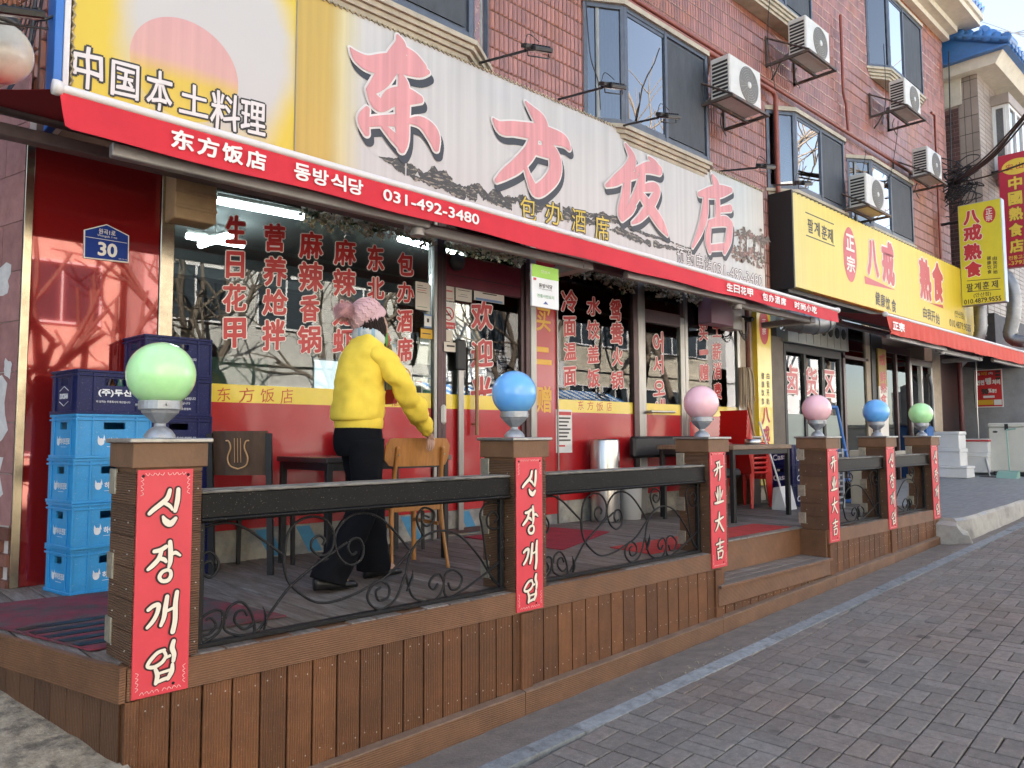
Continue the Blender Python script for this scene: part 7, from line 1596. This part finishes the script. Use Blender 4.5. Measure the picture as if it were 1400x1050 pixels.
mb = MB(); mb.bbox((15.2,4.93,.78),(15.5,5.12,1.78),.03); one('blue_bin', mb, m_bl, 'blue plastic tub behind the farthest green globe', 'tub', (15.3,5.0,.78))
mc = thing('display_case','glass meat display case glowing pink inside the meat shop','display case',(14.8,6,.8)); mb = MB(); mb.bbox((13.9,5.9,.74),(15.9,6.5,1.2),.01); mb.box((13.9,6.4,1.2),(15.9,6.5,2.6)); mb.build('cabinet', mat('case_red', (.25,.03,.03), .5), mc); mb = MB()
for k in range(4): mb.box((13.92,6.2,1.25+k*.33),(15.88,6.395,1.27+k*.33)); 
mb.build('shelf', m_acw, mc); mb = MB(); rng = random.Random(5)
for k in range(4):
    for i in range(12): mb.ball((14.0+i*.16,6.28,1.32+k*.33),.06,0,8,5,(1,.8,.7))
mb.build('meat', mat('meat_pink', (.35,.07,.05), .5, isl=.4), mc); mb = MB(); mb.tube([(13.95,6.15,2.55),(15.85,6.15,2.55)],.02,0,8); mb.build('lamp', mat('case_lamp', (1,.75,.7), .4, emit=5), mc)
tube_light(Vector((10.6,6.5,3.3)),Vector((11.8,6.5,3.3)),'fluorescent tube inside the meat shop door')
# ================================================================== THE WALKING WOMAN
PO = Vector((2.45,3.92,DZ))
pw = thing('person','woman in a yellow sweatshirt and pink pompom hat walking past the black table','person',PO)
m_skin = mat('skin', (.50,.30,.22), .5, trans=.15, var=.06); m_sweat = mat('yellow_sweatshirt', (.86,.63,.075), .85, var=.07, vscale=9, bump=.25, bscale=220, spec=.25)
m_pants = mat('black_trousers', (.0045,.005,.007), .9, spec=.15, bump=.2, bscale=150); m_hair = mat('dark_hair', (.018,.009,.006), .6, spec=.2, var=.4, vscale=30, stretch=(6,6,1))
m_hat = mat('pink_knit', (.62,.40,.41), .9, var=.08, bump=.4, bscale=120); m_pom = mat('rose_fur', (.56,.33,.33), .95, isl=.35); m_shoe = mat('black_leather_shoe', (.012,.012,.013), .35)
m_scarf = mat('plaid_scarf', (.55,.56,.54), .95, col2=(.22,.36,.42), mixscale=7, mixpos=(.5,.56), bump=.3, bscale=160); m_scg = mat('scarf_green', (.10,.26,.06), .95); m_scr = mat('scarf_red', (.55,.06,.06), .95)
def ringloft(mb, spec, mi=0, seg=28, sub=5, fold=0., fs=6., seed=0., squash=None, cap=True):
    """spec: (x,y,z, radius_a, radius_b) along a path; radius_a lies across the path in the vertical/forward plane, radius_b sideways"""
    S = smooth_path(spec, sub); n = len(S); C_ = [Vector(p[:3]) for p in S]; rings = []
    for i in range(n):
        t = (C_[min(i+1,n-1)]-C_[max(i-1,0)]).normalized(); side = Vector((0,1,0)); a = side.cross(t)
        a = a.normalized() if a.length > 1e-4 else Vector((1,0,0)); b = t.cross(a).normalized(); r = []
        for k in range(seg):
            th = 2*math.pi*k/seg; q = C_[i]+a*math.cos(th)*S[i][3]+b*math.sin(th)*S[i][4]
            if fold: 
                nn = (q-C_[i]).normalized(); q = q+nn*fold*(noise.noise(q*fs+Vector((seed,0,0)))+.5*noise.noise(q*fs*2.3+Vector((0,seed,0))))
            r.append(q)
        rings.append(r)
    mb.loft(rings, mi, True, cap)
L_ = lambda x,y,z: Vector((x,y,z))
# continuous body grown over a skeleton
bm = bmesh.new(); lay = None; V = {}; EDG = []
def J(nm, p, r, par=None): V[nm] = (Vector(p), r, par)
J('pelvis',(0,0,.93),.10); J('belly',(.01,0,1.1),.10,'pelvis'); J('chest',(.035,0,1.28),.105,'belly'); J('neck0',(.06,0,1.40),.055,'chest'); J('neck',(.075,.005,1.435),.047,'neck0'); J('jaw',(.10,.010,1.465),.058,'neck'); J('skull',(.098,.010,1.53),.078,'jaw'); J('crown',(.09,.01,1.58),.066,'skull')
J('shR',(.05,-.15,1.36),.05,'chest'); J('elR',(.235,-.165,1.10),.036,'shR'); J('wrR',(.475,-.035,.895),.024,'elR'); J('palR',(.525,-.005,.862),.026,'wrR')
for k,(dx,dy,l) in enumerate(((-.030,-.012,.066),(-.012,-.01,.076),(.007,-.006,.074),(.025,.002,.06))):
    J('f%da'%k,(.532+dx,-.004+dy,.838),.0085,'palR'); J('f%db'%k,(.532+dx-.004,-.012+dy,.838-l*.55),.0075,'f%da'%k); J('f%dc'%k,(.53+dx-.006,-.004+dy,.838-l),.0065,'f%db'%k)
J('th1',(.556,.022,.853),.010,'palR'); J('th2',(.572,.048,.84),.008,'th1')
J('shL',(.06,.15,1.36),.05,'chest'); J('elL',(.10,.20,1.12),.036,'shL'); J('wrL',(.27,.17,1.10),.025,'elL'); J('palL',(.33,.15,1.12),.028,'wrL')
for k in range(4): J('g%da'%k,(.37,.135,1.135-k*.016),.0085,'palL'); J('g%db'%k,(.395,.11,1.132-k*.016),.0075,'g%da'%k); J('g%dc'%k,(.385,.09,1.128-k*.016),.0065,'g%db'%k)
J('g5',(.35,.12,1.15),.009,'palL'); J('g6',(.375,.10,1.155),.008,'g5')
J('hipR',(0,-.085,.88),.085,'pelvis'); J('knR',(.0,-.085,.48),.052,'hipR'); J('anR',(-.25,-.085,.10),.034,'knR'); J('toR',(-.12,-.09,.035),.03,'anR')
J('hipL',(.02,.085,.88),.085,'pelvis'); J('knL',(.14,.085,.48),.052,'hipL'); J('anL',(.17,.085,.10),.034,'knL'); J('toL',(.32,.085,.035),.03,'anL')
names = list(V); me = bpy.data.meshes.new('body'); me.from_pydata([tuple(V[n][0]) for n in names], [(names.index(V[n][2]), i) for i, n in enumerate(names) if V[n][2]], [])
tmp = bpy.data.objects.new('body_skeleton', me); COL.objects.link(tmp); sk = tmp.modifiers.new('s','SKIN'); sk.use_smooth_shade = True; ss = tmp.modifiers.new('u','SUBSURF'); ss.levels = 2; ss.render_levels = 2
for i, n in enumerate(names):
    d = me.skin_vertices[0].data[i]; d.radius = (V[n][1],V[n][1]); d.use_root = (i == 0)
bpy.context.view_layer.update(); dg = bpy.context.evaluated_depsgraph_get(); ev = bpy.data.meshes.new_from_object(tmp.evaluated_get(dg)); bpy.data.objects.remove(tmp)
mb = MB(); mb.add([v.co+PO for v in ev.vertices], [list(p.vertices) for p in ev.polygons], 0, True)
# face: cheeks, nose, lips, brow and ears on the turned head
hd = Vector((math.cos(R(-4)),math.sin(R(-4)),0)); hl = Vector((-hd.y,hd.x,0)); hc = PO+Vector((.095,.008,1.532)); up = Vector((0,0,1))
def face(f, l, z, r, sc, mi=0): mb.ball(hc+hd*f+hl*l+up*z, r, mi, 14, 10, sc)
face(.012,0,-.012,.088,(.98,.84,1.22)); face(.03,0,-.075,.05,(1,.9,.8)); face(.095,0,-.018,.015,(1.1,.8,1.5)); face(.088,0,-.055,.012,(.8,1.4,.5),1)
for s_ in (-1,1): face(.078,s_*.03,.006,.012,(.5,1,.8),2); face(.0835,s_*.03,.006,.006,(.5,1,1),3); face(.06,s_*.042,-.03,.03,(.8,.7,1))
face(-.0,.079,-.015,.024,(.6,.4,1.2))
mb.build('body', [m_skin, mat('lips', (.42,.13,.12), .4), m_wh, m_hair], pw)
# sweatshirt: torso and two sleeves
mb = MB()
def pl(spec): return [(a+PO.x,b+PO.y,c+PO.z,*r) for a,b,c,*r in spec]
ringloft(mb, pl([(-.003,0,.950,.120,.152),(-.003,0,.956,.138,.168),(-.004,0,.985,.148,.178),(-.006,0,1.05,.146,.176),(-.002,0,1.15,.138,.170),(.012,0,1.25,.132,.172),(.027,0,1.33,.122,.168),(.042,0,1.385,.100,.150),(.055,0,1.43,.088,.115),(.07,0,1.455,.066,.075)]), 0, 56, 9, .014, 9., 1.)
ringloft(mb, pl([(.035,-.05,1.35,.05,.045),(.045,-.11,1.345,.066,.06),(.07,-.15,1.305,.074,.067),(.105,-.172,1.25,.074,.067),(.17,-.178,1.18,.070,.064),(.24,-.168,1.09,.066,.061),(.33,-.132,1.015,.061,.057),(.41,-.085,.95,.057,.053),(.44,-.062,.928,.052,.048),(.445,-.058,.925,.044,.042),(.475,-.036,.898,.040,.038)]), 0, 30, 8, .022, 10., 3.)
ringloft(mb, pl([(.04,.05,1.36,.06,.05),(.05,.15,1.335,.085,.075),(.07,.205,1.24,.08,.075),(.10,.21,1.13,.075,.07),(.17,.195,1.10,.065,.06),(.23,.18,1.10,.058,.054),(.26,.172,1.10,.045,.042)]), 0, 24, 5, .012, 9., 5.)
mb.build('sweatshirt', m_sweat, pw)
mb = MB(); ringloft(mb, pl([(.0,0,.90,.122,.154),(.0,0,.912,.131,.164),(.0,0,.95,.134,.167),(.0,0,.982,.128,.160)]), 0, 40, 4); 
mb.build('rib_hem', m_sweat, pw)
mb = MB()
ringloft(mb, pl([(.0,0,.95,.118,.155),(-.005,0,.86,.135,.168),(.0,0,.80,.135,.165),(.005,.0,.76,.12,.15)]), 0, 32, 5)
ringloft(mb, pl([(-.005,-.08,.84,.115,.09),(-.0,-.088,.7,.10,.09),(.0,-.09,.52,.088,.084),(-.055,-.09,.38,.088,.084),(-.15,-.09,.22,.095,.088),(-.235,-.09,.085,.105,.09),(-.25,-.09,.055,.104,.09)]), 0, 26, 6, .012, 8., 2.)
ringloft(mb, pl([(.02,.08,.84,.115,.09),(.07,.088,.68,.10,.09),(.135,.09,.5,.088,.084),(.155,.09,.33,.088,.084),(.165,.09,.2,.095,.088),(.17,.09,.07,.105,.09),(.17,.09,.045,.104,.09)]), 0, 26, 6, .012, 8., 4.)
mb.build('trousers', m_pants, pw)
def shoe(x, y, lift):
    m = MB(); n = 14; rings = []
    for i in range(n+1):
        t = i/n; X = -.085+.27*t; w_ = .04*math.sin(math.pi*min(1,max(.06,t*.93+.05)))**.5+.004; h = (.085-.05*t if t > .25 else .075)*(1 if t < .95 else .7); z0 = lift*max(0,.45-t)
        rings.append([PO+Vector((x+X,y+w_*math.cos(a),.002+z0+max(0,h*(.5+.5*math.sin(a))))) for a in [2*math.pi*k/14 for k in range(14)]])
    m.loft(rings,0,True); m.tube([PO+Vector((x+.0,y,.05+lift)),PO+Vector((x-.015,y,.16+lift))],.048,0,12); m.build('shoe', m_shoe, pw)
shoe(-.245,-.09,.03); shoe(.19,.09,.0)
# hair: chin-length waves over the ear, shoulder side
mb = MB(); rng = random.Random(4)
ringloft(mb, [(*(hc-hd*.01+up*.06),.085,.078),(*(hc-hd*.022+up*.02),.094,.088),(*(hc-hd*.030-up*.03),.088,.090),(*(hc-hd*.034-up*.07),.076,.084),(*(hc-hd*.03-up*.10),.05,.06)], 0, 26, 5, .004, 22., 2.)
for k in range(150):
    s_ = -1 if k < 100 else 1; f0 = rng.uniform(-.095,.012); out = .083*math.sqrt(max(.12,1-(f0/.105)**2))+rng.uniform(0,.012)
    b = hc+hd*f0+hl*s_*out; wv = rng.uniform(.006,.016); ph = rng.uniform(0,6.28); ln = rng.uniform(.115,.165)-(.03 if f0 < -.04 else 0)
    pts = [b+up*(.045-t*(ln+.045))+hd*(wv*math.sin(ph+t*5)+.012*t)+hl*s_*(.016*math.sin(t*2.6)-.02*max(0,t-.75)) for t in [i/9 for i in range(10)]]
    mb.tube(pts, [.006]*7+[.0055,.004,.002], 0, 5)
mb.build('hair', m_hair, pw)
# knitted hat with turned-up band, tilted back, and pompom
ax = (up*.66-hd*.74+hl*.03).normalized(); e1_ = hd-ax*hd.dot(ax); e1_.normalize(); e2_ = ax.cross(e1_); h0 = hc+up*.022-hd*.004
def hatrings(prof, seg=60, rib=0.):
    return [[h0+ax*h+e1_*(r*math.cos(2*math.pi*k/seg)*1.08*(1+rib*math.sin(k*math.pi/2)))+e2_*(r*.94*math.sin(2*math.pi*k/seg)*(1+rib*math.sin(k*math.pi/2))) for k in range(seg)] for r, h in prof]
mb = MB(); mb.loft(hatrings([(.096,-.012),(.104,-.010),(.107,.006),(.107,.032),(.104,.042),(.098,.044)]),0,True,False); hat_b = mb
mb = MB(); mb.loft(hatrings([(.098,.03),(.103,.045),(.104,.065),(.099,.09),(.086,.115),(.064,.136),(.036,.150),(.012,.154),(.002,.154)],60,.012),0,True)
for k in range(16):                                # cables of the knit, gathered towards the pompom
    a = 2*math.pi*k/16; P_ = []
    for i in range(22):
        t = i/21; r = .1045*math.sqrt(max(0.,1-t**2.6)); tw = a+.07*math.sin(t*26+k); P_.append(h0+ax*(.045+.112*t)+e1_*(r*1.08*math.cos(tw))+e2_*(r*.94*math.sin(tw)))
    mb.tube(P_,.0048,0,5)
hat_o = mb.build('hat', m_hat, pw); hat_b.build('hat_band', m_hat, hat_o)
mb = MB(); pc_ = h0+ax*.16-hd*.06-up*.055; mb.ball(pc_,.05,0,16,10); rng = random.Random(6)
for k in range(3200):
    d = Vector((rng.gauss(0,1),rng.gauss(0,1),rng.gauss(0,1))).normalized(); r = .078*rng.uniform(.8,1.06); t = (d.orthogonal().normalized()*.0018); bend = Vector((0,0,-.010*rng.random()))
    q = pc_+d*.035; mb.add([q-t,q+t,pc_+d*r+bend],[(0,1,2)],0)
mb.build('pompom', m_pom, hat_o)
# scarf wound round the neck with one tail hanging in front
mb = MB(); nc = PO+Vector((.085,.005,1.445)); 
rings = []
for i in range(33):
    a = 2*math.pi*i/32; c = nc+Vector((.078*math.cos(a),.082*math.sin(a),.012*math.cos(a*2)+.02*math.cos(a+2.6))); rr = Vector((math.cos(a),math.sin(a),0)); rings.append([c+rr*.036*math.cos(t)*(1+.25*noise.noise(Vector((a*2,t,1))))+up*(.054*math.sin(t)+.004) for t in [2*math.pi*k/14 for k in range(14)]])
mb.loft(rings,0,True,False)
for i,(f) in enumerate(mb.f):
    a = (i//14)/32*2*math.pi
    if 4.75 < a < 5.2: mb.mi[i] = 1
    elif 5.2 <= a < 5.5: mb.mi[i] = 2
    elif int(a*5.1) % 4 == 1: mb.mi[i] = 3
    elif i % 14 in (2,3) : mb.mi[i] = 3
rows_ = []
for i in range(9):
    t = i/8; c = PO+Vector((.20+.06*math.sin(t*2.2),-.01+.05*t,1.42-.36*t)); rows_.append([c+Vector((-.018,-.055,0)),c+Vector((.012,-.055,0)),c+Vector((.02,.055,0)),c+Vector((-.012,.055,0))])
o_ = len(mb.f); mb.loft(rows_,0,False)
for i in range(o_, len(mb.f)-2):
    if (i-o_)//4 in (6,7): mb.mi[i] = 2
mb.build('scarf', [m_scarf,m_scg,m_scr,mat('scarf_blue', (.26,.40,.47), .95, bump=.3, bscale=160)], pw)
